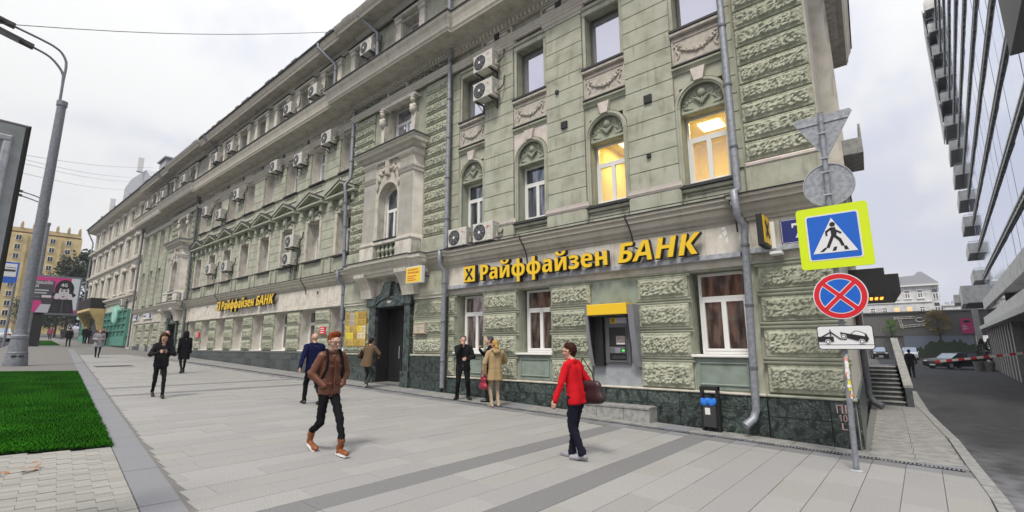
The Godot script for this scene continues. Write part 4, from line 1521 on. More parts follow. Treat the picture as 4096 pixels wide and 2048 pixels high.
func entrance_bay(cx: float, l: float, r: float, up: float) -> void:
	var zf := ZW + 0.14
	var g := Geo.new()
	# door recess, oriel window, upper window
	var holes := [[cx - 0.80, cx + 0.95, gy(cx, ZW) - 0.2, 3.30 + up * 0.5], [cx - 0.75, cx + 0.75, 9.95, 11.4]]
	wall(g, l, r, gy(cx, ZW) - 0.3, 12.4, ZW + 0.04, holes, 0.6, M.cream_d)
	g.box(Vector3(l, 4.9, ZW - 0.3), Vector3(l + 0.02, 12.4, ZW + 0.04), "f")
	g.box(Vector3(r - 0.02, 4.9, ZW - 0.3), Vector3(r, 12.4, ZW + 0.04), "f")
	part("bay_wall", g, M.green_b, bank)
	# plinth and stones of the ground floor
	for s in [[l + 0.02, cx - 1.32], [cx + 1.32, r - 0.02]]:
		plinth_slabs(bank, s[0], s[1], 1.52, zf + 0.06, M.marble_b, M.marble)
		for k in 3:
			stone(bank, s[0] + 0.06, s[1] - 0.04, 1.60 + k * 0.63, 1.60 + k * 0.63 + 0.5, ZW + 0.04, 0.14)
		g = Geo.new()
		for k in 3:
			rolls(g, s[0] + 0.03, s[1] - 0.02, 2.165 + k * 0.63, zf - 0.05)
		g.bev(Vector3(s[0], 1.52, ZW), Vector3(s[1], 1.58, zf + 0.08), 0.015)
		g.bev(Vector3(s[0], 3.52, ZW), Vector3(s[1], 3.62, zf + 0.03), 0.02)
		g.bev(Vector3(s[0], 3.62, ZW), Vector3(s[1], 4.42, zf + 0.01), 0.02)
		part("moulding", g, M.green, bank)
	# dark marble portal
	var b := gy(cx, ZW)
	var top := 3.28 + up * 0.5
	var pt := Geo.new()
	for s in [[cx - 1.28, cx - 0.78], [cx + 0.88, cx + 1.30]]:
		pt.bev(Vector3(s[0], b - 0.2, ZW), Vector3(s[1], b + 0.5, zf + 0.14), 0.02)
		pt.bev(Vector3(s[0] + 0.05, b + 0.5, ZW), Vector3(s[1] - 0.04, top + 0.1, zf + 0.09), 0.02)
		pt.bev(Vector3(s[0] - 0.05, top + 0.02, ZW), Vector3(s[1] + 0.05, top + 0.4, zf + 0.16), 0.03)
	var pc := cx + 0.04
	pt.prism(PackedVector2Array([Vector2(pc - 1.0, top), Vector2(pc + 0.95, top), Vector2(pc + 0.95, top + 0.32), Vector2(pc + 0.55, top + 0.52), Vector2(pc + 0.42, top + 0.82), Vector2(pc - 0.42, top + 0.82), Vector2(pc - 0.55, top + 0.52), Vector2(pc - 1.0, top + 0.32)]), ZW, zf + 0.10)
	pt.prism(PackedVector2Array([Vector2(pc - 0.14, top + 0.35), Vector2(pc + 0.14, top + 0.35), Vector2(pc + 0.22, top + 0.9), Vector2(pc - 0.22, top + 0.9)]), ZW, zf + 0.2)
	var lintel := arc_pts(pc, top - 1.25, 1.62, PI * 0.31, PI * 0.69, 10)
	lintel.append_array(arc_pts(pc, top - 1.25, 1.56, PI * 0.69, PI * 0.31, 10))
	pt.prism(lintel, ZW, zf + 0.15)
	var po := part("portal", pt, M.marble, bank)
	g = Geo.new()
	g.ball(Vector3(pc, top + 0.16, zf + 0.1), Vector3(0.14, 0.06, 0.02), 10)
	part("medallion", g, M.relief, po)
	# door leaves in a dark lined recess
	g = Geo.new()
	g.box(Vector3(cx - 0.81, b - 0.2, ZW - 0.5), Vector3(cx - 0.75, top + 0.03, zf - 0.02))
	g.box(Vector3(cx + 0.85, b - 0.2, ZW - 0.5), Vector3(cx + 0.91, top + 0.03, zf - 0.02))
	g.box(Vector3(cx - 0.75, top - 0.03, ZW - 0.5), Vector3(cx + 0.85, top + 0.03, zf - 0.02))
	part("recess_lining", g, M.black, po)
	g = Geo.new()
	g.box(Vector3(cx - 0.85, b - 0.1, ZW - 0.55), Vector3(cx + 0.92, top + 0.02, ZW - 0.45))
	for s in [[cx - 0.74, cx + 0.03], [cx + 0.07, cx + 0.84]]:
		frame_panel(g, s[0], s[1], b + 0.08, top - 0.05, ZW - 0.45, 0.09, 0.035)
	var dr := part("door", g, M.black, bank)
	g = Geo.new()
	for s in [-0.07, 0.17]:
		g.tube([Vector3(cx + s, b + 0.9, ZW - 0.38), Vector3(cx + s, b + 1.35, ZW - 0.38)], 0.018, 6)
	part("handle", g, M.zinc, dr)
	g = Geo.new()
	g.box(Vector3(cx + 0.50, b + 1.55, ZW - 0.412), Vector3(cx + 0.70, b + 1.8, ZW - 0.405))
	part("notice", g, M.yellow, dr)
	g = Geo.new()
	g.box(Vector3(cx - 0.8, b - 0.2, ZW - 0.5), Vector3(cx + 0.9, b + 0.05, zf + 0.1))
	part("threshold", g, M.conc_d, bank)
	# consoles and balcony slab
	for s in [[cx - 1.66, cx - 0.86], [cx + 0.90, cx + 1.70]]:
		g = Geo.new()
		var prof := PackedVector2Array([Vector2(zf - 0.2, 3.62), Vector2(zf + 0.22, 3.62), Vector2(zf + 0.24, 3.72), Vector2(zf + 0.30, 3.95), Vector2(zf + 0.42, 4.18), Vector2(zf + 0.60, 4.38), Vector2(zf + 0.62, 4.5), Vector2(zf - 0.2, 4.5)])
		g.prism(prof, -0.34, 0.34)
		g.xf(Transform3D(Basis(Vector3.UP, -PI / 2), Vector3((s[0] + s[1]) / 2, 0, 0)))
		part("console", g, M.cream, bank)
	var path := PackedVector2Array([Vector2(cx - 2.1, ZW), Vector2(cx - 2.1, zf + 0.38), Vector2(cx - 1.72, zf + 0.38), Vector2(cx - 1.68, zf + 0.50), Vector2(cx + 1.68, zf + 0.50), Vector2(cx + 1.72, zf + 0.38), Vector2(cx + 2.1, zf + 0.38), Vector2(cx + 2.1, ZW)])
	g = Geo.new()
	g.sweep(PackedVector2Array([Vector2(-1.0, 4.30), Vector2(0.0, 4.36), Vector2(0.03, 4.46), Vector2(0.06, 4.48), Vector2(0.07, 4.58), Vector2(0.14, 4.66), Vector2(0.19, 4.78), Vector2(0.24, 4.80), Vector2(0.24, 4.93), Vector2(-0.9, 4.97)]), path)
	part("balcony_slab", g, M.cream_d, bank)
	g = Geo.new()
	g.sweep(PackedVector2Array([Vector2(0.23, 4.931), Vector2(0.265, 4.931), Vector2(0.265, 4.96), Vector2(-0.9, 5.0), Vector2(-0.9, 4.98)]), path)
	part("flashing", g, M.roof, bank)
	# pedestals, balusters, oriel pilasters, entablature
	var zo := zf + 0.36
	for s in [[cx - 1.56, cx - 0.76], [cx + 0.76, cx + 1.56]]:
		g = Geo.new()
		g.bev(Vector3(s[0] - 0.06, 4.97, ZW), Vector3(s[1] + 0.06, 5.58, zo + 0.06), 0.02)
		part("pedestal", g, M.cream, bank)
		g = Geo.new()
		var pp := PackedVector2Array([Vector2(s[0], ZW), Vector2(s[0], zo), Vector2(s[1], zo), Vector2(s[1], ZW)])
		g.sweep(PackedVector2Array([Vector2(0, 5.58), Vector2(0.08, 5.58), Vector2(0.09, 5.64), Vector2(0.05, 5.68), Vector2(0.03, 5.74), Vector2(0, 5.76), Vector2(0, 8.12), Vector2(0.03, 8.13), Vector2(0.05, 8.19), Vector2(0.02, 8.21), Vector2(0.07, 8.27), Vector2(0.08, 8.33), Vector2(0.0, 8.35), Vector2(0, 8.72), Vector2(0.05, 8.76), Vector2(0.10, 8.84), Vector2(0.10, 8.92), Vector2(-0.1, 8.92)]), pp, 1.0, false)
		part("oriel_pilaster", g, M.cream, bank)
	for k in 5:
		g = Geo.new()
		g.lathe([Vector2(0.07, 5.02), Vector2(0.08, 5.1), Vector2(0.04, 5.17), Vector2(0.10, 5.34), Vector2(0.05, 5.50), Vector2(0.08, 5.57)], Vector3(cx - 0.52 + k * 0.26, 0, zo - 0.12), 10)
		part("baluster", g, M.green_b, bank)
	g = Geo.new()
	g.bev(Vector3(cx - 0.70, 5.58, ZW), Vector3(cx + 0.70, 5.74, zo + 0.03), 0.03)
	part("sill", g, M.cream, bank)
	g = Geo.new()
	g.box(Vector3(cx - 0.72, 5.742, ZW), Vector3(cx + 0.72, 5.77, zo + 0.06))
	part("flashing", g, M.roof, bank)
	# niche with round head between the pilasters
	var nc := cx
	g = Geo.new()
	var poly := PackedVector2Array()
	for k in 17:
		var a := PI * k / 16
		poly.append(Vector2(nc + cos(a) * 0.60, 7.38 + sin(a) * 0.60))
	poly.append_array(PackedVector2Array([Vector2(nc - 0.60, 5.76), Vector2(nc - 0.84, 5.76), Vector2(nc - 0.84, 8.92), Vector2(nc + 0.84, 8.92), Vector2(nc + 0.84, 5.76), Vector2(nc + 0.60, 5.76)]))
	g.prism(poly, ZW + 0.05, zo - 0.04, false)
	part("niche", g, M.cream_d, bank)
	g = Geo.new()
	var back := arc_pts(nc, 7.28, 0.50, 0.0, PI, 14)
	var outr := PackedVector2Array([Vector2(nc - 0.7, 5.76), Vector2(nc - 0.7, 8.1), Vector2(nc + 0.7, 8.1), Vector2(nc + 0.7, 5.76), Vector2(nc + 0.50, 5.76)])
	var fr := back.duplicate()
	fr.append(Vector2(nc - 0.50, 5.76))
	fr.append_array(outr)
	g.prism(fr, ZW + 0.045, ZW + 0.16, false)
	part("niche", g, M.cream, bank)
	window(bank, nc - 0.50, nc + 0.50, 5.78, 7.84, ZW + 0.125, 6.98, 2, M.mid_pane)
	g = Geo.new()
	for s in [-1.0, 1.0]:
		for k in 5:
			g.ball(Vector3(nc + s * (0.2 + 0.12 * k), 8.50 - 0.10 * k * (k - 1) * 0.5, zo - 0.02), Vector3(0.16, 0.09, 0.08), 7, Basis(Vector3.BACK, s * k * 0.4))
		g.tube([Vector3(nc + s * 0.62, 8.32, zo), Vector3(nc + s * 0.66, 8.1, zo), Vector3(nc + s * 0.63, 7.9, zo), Vector3(nc + s * 0.67, 7.75, zo)], [0.07, 0.08, 0.06, 0.03], 6)
	relief_scroll(g, Vector3(nc, 8.48, zo - 0.03), 1.3, 0.66, 14)
	g.bev(Vector3(nc - 0.13, 8.25, zo - 0.1), Vector3(nc + 0.13, 8.88, zo + 0.08), 0.04)
	part("relief", g, M.relief, bank)
	path = PackedVector2Array([Vector2(cx - 1.6, ZW), Vector2(cx - 1.6, zo), Vector2(cx + 1.6, zo), Vector2(cx + 1.6, ZW)])
	g = Geo.new()
	g.sweep(PackedVector2Array([Vector2(-0.2, 8.90), Vector2(0.04, 8.90), Vector2(0.06, 8.98), Vector2(0.14, 9.02), Vector2(0.17, 9.12), Vector2(0.27, 9.16), Vector2(0.30, 9.26), Vector2(0.34, 9.30), Vector2(0.34, 9.36), Vector2(-0.5, 9.42)]), path)
	part("oriel_cornice", g, M.cream_d, bank)
	g = Geo.new()
	g.sweep(PackedVector2Array([Vector2(0.33, 9.362), Vector2(0.37, 9.362), Vector2(0.37, 9.40), Vector2(-0.5, 9.54), Vector2(-0.5, 9.44)]), path)
	part("flashing", g, M.roof, bank)
	g = Geo.new()
	for k in 28:
		var dx := cx - 1.58 + k * 0.114
		g.box(Vector3(dx, 8.82, zo - 0.02), Vector3(dx + 0.06, 8.90, zo + 0.09))
	tag(part("dentils", g, M.cream, bank), "", "", "", "stuff")
	# upper window with two carved herms
	window(bank, cx - 0.72, cx + 0.75, 9.97, 11.38, ZW - 0.3, 10.75, 2, M.sky_pane)
	g = Geo.new()
	g.bev(Vector3(cx - 1.1, 11.3, ZW), Vector3(cx + 1.1, 11.48, zf + 0.12), 0.03)
	part("surround", g, M.cream, bank)
	for s in [-1.0, 1.0]:
		g = Geo.new()
		var hx: float = cx + s * 0.98 + 0.12
		g.prism(PackedVector2Array([Vector2(hx - 0.07, 9.75), Vector2(hx + 0.07, 9.75), Vector2(hx + 0.14, 10.6), Vector2(hx - 0.14, 10.6)]), ZW, zf + 0.10)
		g.ball(Vector3(hx, 10.72, zf + 0.12), Vector3(0.17, 0.2, 0.14), 10)
		g.ball(Vector3(hx - 0.08, 10.84, zf + 0.14), Vector3(0.08, 0.1, 0.09), 8)
		g.ball(Vector3(hx + 0.09, 10.8, zf + 0.14), Vector3(0.08, 0.12, 0.09), 8)
		g.ball(Vector3(hx, 11.08, zf + 0.14), Vector3(0.10, 0.13, 0.11), 10)
		g.ball(Vector3(hx, 11.2, zf + 0.12), Vector3(0.13, 0.07, 0.12), 8)
		g.bev(Vector3(hx - 0.18, 11.24, ZW), Vector3(hx + 0.18, 11.32, zf + 0.2), 0.02)
		part("herm", g, M.cream, bank)
	# rock-faced courses either side
	for k in 14:
		var y := 5.62 + k * 0.42
		stone(bank, l + 0.04, cx - 1.66, y, y + 0.40, ZW + 0.02, 0.13)
		stone(bank, cx + 1.66, r - 0.04, y, y + 0.40, ZW + 0.02, 0.13)
	g = Geo.new()
	g.bev(Vector3(l + 0.02, 5.0, ZW), Vector3(cx - 1.64, 5.58, zf + 0.02), 0.03)
	part("pedestal", g, M.green, bank)
	g = Geo.new()
	g.bev(Vector3(cx + 1.64, 5.0, ZW), Vector3(r - 0.02, 5.58, zf + 0.02), 0.03)
	part("pedestal", g, M.green, bank)
	# scrolls in the frieze
	for s in [-2.2, 2.0]:
		g = Geo.new()
		relief_scroll(g, Vector3(cx + s, 11.96, zf + 0.0), 1.5, 0.42, 31)
		for k in 9:
			g.ball(Vector3(cx + s - 0.7 + k * 0.17, 11.95 + 0.08 * sin(k * 1.9), zf), Vector3(0.1, 0.05, 0.06), 6, Basis(Vector3.BACK, k * 0.8))
		part("relief", g, M.relief_g, bank)

func sbox(g: Geo, t: Transform3D, lo: Vector3, hi: Vector3) -> void:
	g.boxt(t, Vector3(-hi.x, lo.y, lo.z), Vector3(-lo.x, hi.y, hi.z))

func side_wall() -> void:
	# the flank in the side street, seen almost edge-on
	var a := Vector3(-1.03, 0, ZW - 0.1)
	var b := Vector3(-1.70, 0, -21.0)
	var d := (b - a).normalized()
	var t := Transform3D()
	# local x runs back towards the front corner, z outwards
	var nrm := Vector3(-d.z, 0, d.x)
	if nrm.x < 0.0:
		nrm = -nrm
	t = Transform3D(Basis(d, Vector3.UP, nrm), a)
	t.basis.x = t.basis.y.cross(t.basis.z).normalized()
	var L := a.distance_to(b)
	# x of t runs back along the flank, z outwards
	var g := Geo.new()
	sbox(g, t, Vector3(-L, -0.6, -0.3), Vector3(0.0, 16.0, 0.0))
	part("side_wall", g, M.cream_d, bank)
	# projecting bay with pilaster and its own cornice
	g = Geo.new()
	sbox(g, t, Vector3(-7.0, 5.0, 0), Vector3(-2.6, 12.3, 0.30))
	sbox(g, t, Vector3(-6.6, 5.6, 0.30), Vector3(-4.2, 11.6, 0.36))
	part("side_bay", g, M.cream, bank)
	g = Geo.new()
	for k in 20:
		sbox(g, t, Vector3(-8.2 + k * 0.36, 12.16, 0.0), Vector3(-8.05 + k * 0.36, 12.3, 0.62))
	tag(part("dentils", g, M.cream, bank), "", "", "", "stuff")
	# small balconies in the side street
	g = Geo.new()
	sbox(g, t, Vector3(-5.0, 6.55, 0.2), Vector3(-3.4, 6.95, 0.72))
	sbox(g, t, Vector3(-5.0, 6.95, 0.67), Vector3(-3.4, 7.3, 0.72))
	part("balcony_box", g, M.conc, bank)
	# dark canopy over the side entrance with its lamp
	g = Geo.new()
	sbox(g, t, Vector3(-9.0, 3.15, 0.0), Vector3(-5.0, 3.65, 1.1))
	sbox(g, t, Vector3(-8.6, 3.65, 0.0), Vector3(-7.6, 4.15, 0.9))
	part("entrance_canopy", g, M.black, bank)
	g = Geo.new()
	for k in 3:
		sbox(g, t, Vector3(-7.2, 3.14 - 0.001, 0.45 + k * 0.12), Vector3(-6.2, 3.15, 0.52 + k * 0.12))
	part("canopy_light", g, M.warm_lamp, bank)
	# drainpipe and white downpipe behind the corner
	g = Geo.new()
	g.tube([t * Vector3(7.0, 3.1, 0.12), t * Vector3(7.0, 0.4, 0.12), t * Vector3(6.9, 0.2, 0.22), t * Vector3(6.8, 0.1, 0.4)], 0.09, 10)
	part("drainpipe", g, M.pipe_d, bank)
	# rough plinth slabs of the flank
	g = Geo.new()
	sbox(g, t, Vector3(-L, -0.6, 0.0), Vector3(0.0, 0.9, 0.05))
	part("plinth_slab", g, M.marble, bank)
	# closed back of the block
	g = Geo.new()
	g.box(Vector3(-53.0, 0.0, -24.6), Vector3(-1.75, 16.2, -24.4))
	g.box(Vector3(-53.1, 0.0, -24.6), Vector3(-52.95, 16.2, ZW - 0.1))
	part("rear_wall", g, M.cream_d, bank)
	# lit office behind two windows of the first floor
	g = Geo.new()
	var zb := -14.0
	g.quad(Vector3(-6.45, 5.2, zb), Vector3(-2.5, 5.2, zb), Vector3(-2.5, 7.7, zb), Vector3(-6.45, 7.7, zb))
	g.quad(Vector3(-6.45, 5.2, ZW - 0.5), Vector3(-6.45, 5.2, zb), Vector3(-6.45, 7.7, zb), Vector3(-6.45, 7.7, ZW - 0.5))
	g.quad(Vector3(-2.5, 5.2, zb), Vector3(-2.5, 5.2, ZW - 0.5), Vector3(-2.5, 7.7, ZW - 0.5), Vector3(-2.5, 7.7, zb))
	g.quad(Vector3(-6.45, 5.2, ZW - 0.5), Vector3(-2.5, 5.2, ZW - 0.5), Vector3(-2.5, 5.2, zb), Vector3(-6.45, 5.2, zb))
	g.quad(Vector3(-4.45, 5.2, ZW - 0.6), Vector3(-4.45, 5.2, zb), Vector3(-4.45, 7.7, zb), Vector3(-4.45, 7.7, ZW - 0.6))
	var rm := part("lit_office", g, M.office, bank)
	g = Geo.new()
	g.quad(Vector3(-6.45, 7.7, zb), Vector3(-2.5, 7.7, zb), Vector3(-2.5, 7.7, ZW - 0.5), Vector3(-6.45, 7.7, ZW - 0.5))
	part("office_ceiling", g, M.office_w, rm)
	g = Geo.new()
	for q in [[-3.9, -11.9], [-3.9, -12.9], [-2.95, -11.9], [-6.1, -12.6]]:
		g.box(Vector3(q[0], 7.66, q[1]), Vector3(q[0] + 0.55, 7.69, q[1] + 0.55))
	part("ceiling_lamp", g, M.panel_lamp, rm)
	for q in [[-3.4, -12.2], [-5.6, -12.3]]:
		var al := AreaLight3D.new()
		al.name = "ceiling_lamp_light"
		al.area_size = Vector2(0.9, 0.9)
		al.light_color = Color(1.0, 0.90, 0.66)
		al.light_energy = 4.2
		al.area_range = 6.0
		al.shadow_enabled = true
		add_child(al)
		al.position = Vector3(q[0], 7.62, q[1])
		al.rotation_degrees = Vector3(-90, 0, 0)

# ---------------------------------------------------------------- far left: shop house, yellow block, trees
func build_far_left() -> void:
	rng.seed = 17
	var b := thing("shop_house", "grey stuccoed corner house with teal shop fronts beyond the bank", "building", Vector3(-53, 1.7, ZW))
	var g := Geo.new()
	var holes := []
	for k in 7:
		var x := -55.3 - k * 3.35
		holes.append([x - 0.7, x + 0.7, 7.0, 9.0])
		holes.append([x - 0.7, x + 0.7, 10.3, 12.2])
		holes.append([x - 0.6, x + 0.6, 13.5, 15.2])
	wall(g, -77.5, -53.1, 1.0, 16.0, ZW - 0.05, holes, 0.35)
	g.quad(Vector3(-77.5, 1, -24), Vector3(-77.5, 1, ZW - 0.05), Vector3(-77.5, 16, ZW - 0.05), Vector3(-77.5, 16, -24))
	part("wall", g, M.cream_d, b)
	for h in holes:
		window(b, h[0], h[1], h[2], h[3], ZW - 0.35, h[2] + 1.3, 2, M.mid_pane)
		g = Geo.new()
		g.bev(Vector3(h[0] - 0.25, h[2] - 0.15, ZW - 0.1), Vector3(h[1] + 0.25, h[2], ZW + 0.12), 0.02)
		g.bev(Vector3(h[0] - 0.22, h[2], ZW - 0.1), Vector3(h[0] - 0.04, h[3], ZW + 0.05), 0.02)
		g.bev(Vector3(h[1] + 0.04, h[2], ZW - 0.1), Vector3(h[1] + 0.22, h[3], ZW + 0.05), 0.02)
		g.bev(Vector3(h[0] - 0.3, h[3], ZW - 0.1), Vector3(h[1] + 0.3, h[3] + 0.3, ZW + 0.16), 0.03)
		g.ball(Vector3((h[0] + h[1]) / 2, h[3] + 0.2, ZW + 0.15), Vector3(0.3, 0.22, 0.1), 6)
		part("surround", g, M.cream, b)
	for q in [[6.2, 0.30], [9.6, 0.28], [12.6, 0.4]]:
		g = Geo.new()
		g.sweep(PackedVector2Array([Vector2(-0.1, q[0]), Vector2(0.05, q[0]), Vector2(0.08, q[0] + 0.15), Vector2(q[1], q[0] + 0.22), Vector2(q[1] + 0.03, q[0] + 0.4), Vector2(-0.1, q[0] + 0.48)]), PackedVector2Array([Vector2(-77.6, ZW), Vector2(-53.1, ZW)]))
		for k in 42:
			g.ball(Vector3(-77.3 + k * 0.59, q[0] - 0.12, ZW + 0.03), Vector3(0.16, 0.12, 0.1), 5)
		part("ledge", g, M.cream, b)
	for k in 3:
		g = Geo.new()
		banded(g, -60.4 - k * 6.9, -59.6 - k * 6.9, 6.6, 15.5, ZW - 0.1, ZW + 0.1, 0.5)
		part("pilaster", g, M.cream, b)
	g = Geo.new()
	g.sweep(PackedVector2Array([Vector2(-0.05, 15.5), Vector2(0.1, 15.6), Vector2(0.6, 15.78), Vector2(0.7, 15.95), Vector2(0.8, 16.18), Vector2(-0.05, 16.2)]), PackedVector2Array([Vector2(-77.6, -20), Vector2(-77.6, ZW), Vector2(-53.1, ZW)]))
	part("top_cornice", g, M.cream_d, b)
	g = Geo.new()
	g.sweep(PackedVector2Array([Vector2(0.8, 16.19), Vector2(0.9, 16.19), Vector2(0.9, 16.27), Vector2(-4.5, 18.4), Vector2(-9, 18.4), Vector2(-9, 16.2)]), PackedVector2Array([Vector2(-77.6, -22), Vector2(-77.6, ZW), Vector2(-53.1, ZW)]))
	var rf := part("roof", g, M.roof, b)
	# mansard, dormer and cabinets on the roof
	g = Geo.new()
	g.prism(PackedVector2Array([Vector2(-74.2, 16.5), Vector2(-60.5, 16.5), Vector2(-61.5, 20.0), Vector2(-63.5, 21.2), Vector2(-70.5, 21.7), Vector2(-73.4, 21.2)]), -17.0, -12.0)
	part("mansard", g, M.zinc, rf)
	g = Geo.new()
	g.box(Vector3(-59.0, 17.0, -14.5), Vector3(-56.6, 20.8, -12.2))
	g.box(Vector3(-59.2, 20.8, -14.7), Vector3(-56.4, 20.95, -12.0))
	part("dormer", g, M.zinc, rf)
	for q in [[-76.9, 16.6, 20.4], [-64.5, 21.0, 22.6], [-75.5, 16.6, 17.9]]:
		g = Geo.new()
		g.box(Vector3(q[0], q[1], -11.8), Vector3(q[0] + 0.5, q[2], -11.3))
		part("antenna_box", g, M.white, rf)
	g = Geo.new()
	for k in 14:
		g.box(Vector3(-77 + k * 1.6, 16.3, ZW + 0.3), Vector3(-76.7 + k * 1.6 + 0.2 * (k % 3), 16.5 + 0.16 * (k % 4), ZW + 0.6))
	part("snow_guard", g, M.zinc, rf)
	# teal shop fronts
	for q in [[-64.3, -54.7, 5.2], [-77.3, -74.2, 4.9]]:
		g = Geo.new()
		var y0 := gy(q[0], ZW) - 0.1
		g.box(Vector3(q[0], y0, ZW - 0.1), Vector3(q[1], y0 + 0.8, ZW + 0.2))
		var n := 6
		var cw: float = (q[1] - q[0]) / n
		for k in n + 1:
			g.box(Vector3(q[0] + k * cw - 0.09, y0 + 0.8, ZW - 0.1), Vector3(q[0] + k * cw + 0.09, q[2], ZW + 0.2))
		for k in 5:
			var yy = y0 + 0.8 + (q[2] - y0 - 0.8) * k / 4.0
			g.box(Vector3(q[0], yy - 0.06, ZW - 0.1), Vector3(q[1], yy + 0.06, ZW + 0.18))
		var sf := part("shop_front", g, M.teal, b)
		for k in n:
			for r in 4:
				var yy = y0 + 0.8 + (q[2] - y0 - 0.8) * r / 4.0
				g = Geo.new()
				g.box(Vector3(q[0] + k * cw + 0.09, yy + 0.06, ZW), Vector3(q[0] + (k + 1) * cw - 0.09, yy + (q[2] - y0 - 0.8) / 4.0 - 0.06, ZW + 0.06))
				part("pane", g, M.teal_pane, sf)
	g = Geo.new()
	for k in 7:
		g.bev(Vector3(-61.8 + k * 0.62, 5.32, ZW + 0.1), Vector3(-61.4 + k * 0.62, 5.75, ZW + 0.22), 0.03)
	part("glowing_letters", g, M.cold_lamp, b)
	g = Geo.new()
	g.lathe([Vector2(0, 0.1), Vector2(0.62, 0.1), Vector2(0.7, 0.0), Vector2(0.62, -0.1), Vector2(0, -0.1)], Vector3.ZERO, 20)
	g.xf(Transform3D(Basis(Vector3.RIGHT, PI / 2), Vector3(-58.2, 4.75, ZW + 0.45)))
	part("glowing_roundel", g, M.cold_lamp, b)
	for k in 3:
		g = Geo.new()
		g.ball(Vector3(-77.0 + k * 0.9, 5.2, ZW + 0.5), Vector3(0.2, 0.2, 0.2), 10)
		part("globe_lamp", g, M.cold_lamp, b)
	# balcony over the yellow passage
	g = Geo.new()
	g.bev(Vector3(-73.6, 5.5, ZW), Vector3(-65.6, 5.8, ZW + 1.3), 0.05)
	g.prism(PackedVector2Array([Vector2(0, 3.6), Vector2(0.3, 3.7), Vector2(0.6, 4.4), Vector2(1.2, 5.5), Vector2(0, 5.5)]), 0, 0.8)
	var k0 := g.v.size()
	part("balcony_slab", g, M.ochre, b)
	g = Geo.new()
	for s in [[-73.6, -73.5], [-65.7, -65.6]]:
		g.box(Vector3(s[0], 5.8, ZW), Vector3(s[1], 6.9, ZW + 1.25))
	for k in 27:
		g.box(Vector3(-73.6 + k * 0.3, 5.8, ZW + 1.2), Vector3(-73.42 + k * 0.3, 6.8, ZW + 1.25))
	g.box(Vector3(-73.6, 6.8, ZW + 1.17), Vector3(-65.6, 6.9, ZW + 1.27))
	part("railing", g, M.black, b)
	g = Geo.new()
	g.box(Vector3(-72.5, 2.2, ZW - 0.1), Vector3(-68.0, 5.0, ZW + 0.03))
	part("door", g, M.black, b)
	for s in [-65.9, -73.2]:
		g = Geo.new()
		g.prism(PackedVector2Array([Vector2(0, 3.4), Vector2(0.35, 3.6), Vector2(0.6, 4.5), Vector2(1.2, 5.5), Vector2(0, 5.5)]), -0.3, 0.3)
		g.xf(Transform3D(Basis(Vector3.UP, -PI / 2), Vector3(s, 0, ZW)))
		part("console", g, M.ochre, b)
	pipe(b, [[-77.3, 16.1, 0.8], [-77.5, 15.9, 0.8], [-77.2, 14.5, 0.2], [-77.2, 3.0, 0.2]], M.pipe)

	# yellow block far down the avenue
	var y := thing("yellow_apartment_block", "tall yellow apartment block with a heavy cornice far down the avenue", "building", Vector3(-170, 5, -5))
	g = Geo.new()
	g.box(Vector3(-195, 2, -20.6), Vector3(-170, 30.2, 26))
	g.box(Vector3(-170, 2, -16.6), Vector3(-169.6, 29.6, -16.1))
	g.box(Vector3(-170, 2, -10.2), Vector3(-169.2, 29.9, -4))
	part("wall", g, M.ochre, y)
	g = Geo.new()
	g.sweep(PackedVector2Array([Vector2(0, 29.5), Vector2(0.3, 29.7), Vector2(1.0, 30.0), Vector2(1.1, 30.5), Vector2(0, 30.6)]), PackedVector2Array([Vector2(-170, 26), Vector2(-170, -20.6), Vector2(-195, -20.6)]), -1.0)
	g.sweep(PackedVector2Array([Vector2(0, 21.0), Vector2(0.4, 21.1), Vector2(0.4, 21.4), Vector2(0, 21.5)]), PackedVector2Array([Vector2(-170, 26), Vector2(-170, -20.6), Vector2(-195, -20.6)]), -1.0)
	g.box(Vector3(-194, 30.5, -20.3), Vector3(-170.3, 31.6, 25))
	part("cornice", g, M.ochre_d, y)
	for k in 9:
		g = Geo.new()
		g.box(Vector3(-170.7, 31.6, -20.2 + k * 2.2), Vector3(-170.2, 32.6, -19.6 + k * 2.2))
		g.ball(Vector3(-170.45, 32.9, -19.9 + k * 2.2), Vector3(0.25, 0.45, 0.25), 6)
		part("finial", g, M.ochre_d, y)
	var wg := Geo.new()
	wg.box(Vector3(-0.15, 0, -0.55), Vector3(0.1, 1.35, 0.55))
	var wm := wg.mesh()
	var pg := Geo.new()
	for s in [[-0.45, -0.05], [0.05, 0.45]]:
		pg.box(Vector3(0.1, 0.1, s[0]), Vector3(0.13, 1.25, s[1]))
	var pm := pg.mesh()
	for c in [-18.0, -14.9, -11.6, -8.6, -6.0, -2.5]:
		for r in 10:
			var o := put("window", wm, M.white, y, Vector3(-169.9 if absf(c + 7.1) > 3.0 else -169.1, 28.2 - r * 2.35, c))
			part("pane", pm, M.dark_pane, o, true)
	# trees in front of it
	tree("tree", "tall dark tree right against the end of the shop house", on(-103, -14.6), 13.4, 4.2, Color(0.018, 0.036, 0.013), 51)
	tree("tree", "dark tree with its crown over the right corner of the billboard", on(-112, -13.2), 11.5, 4.0, Color(0.022, 0.042, 0.015), 52)
	tree("tree", "lower dark tree just below the billboard post", on(-124, -10.8), 7.5, 3.4, Color(0.026, 0.046, 0.018), 53)
	tree("tree", "round dark tree behind the billboard between the taller ones", on(-118, -12.6), 8.0, 3.8, Color(0.02, 0.04, 0.015), 54)
	tree("tree", "small dark tree at the foot of the yellow block", on(-140, -14.0), 8.0, 4.0, Color(0.022, 0.04, 0.016), 55)

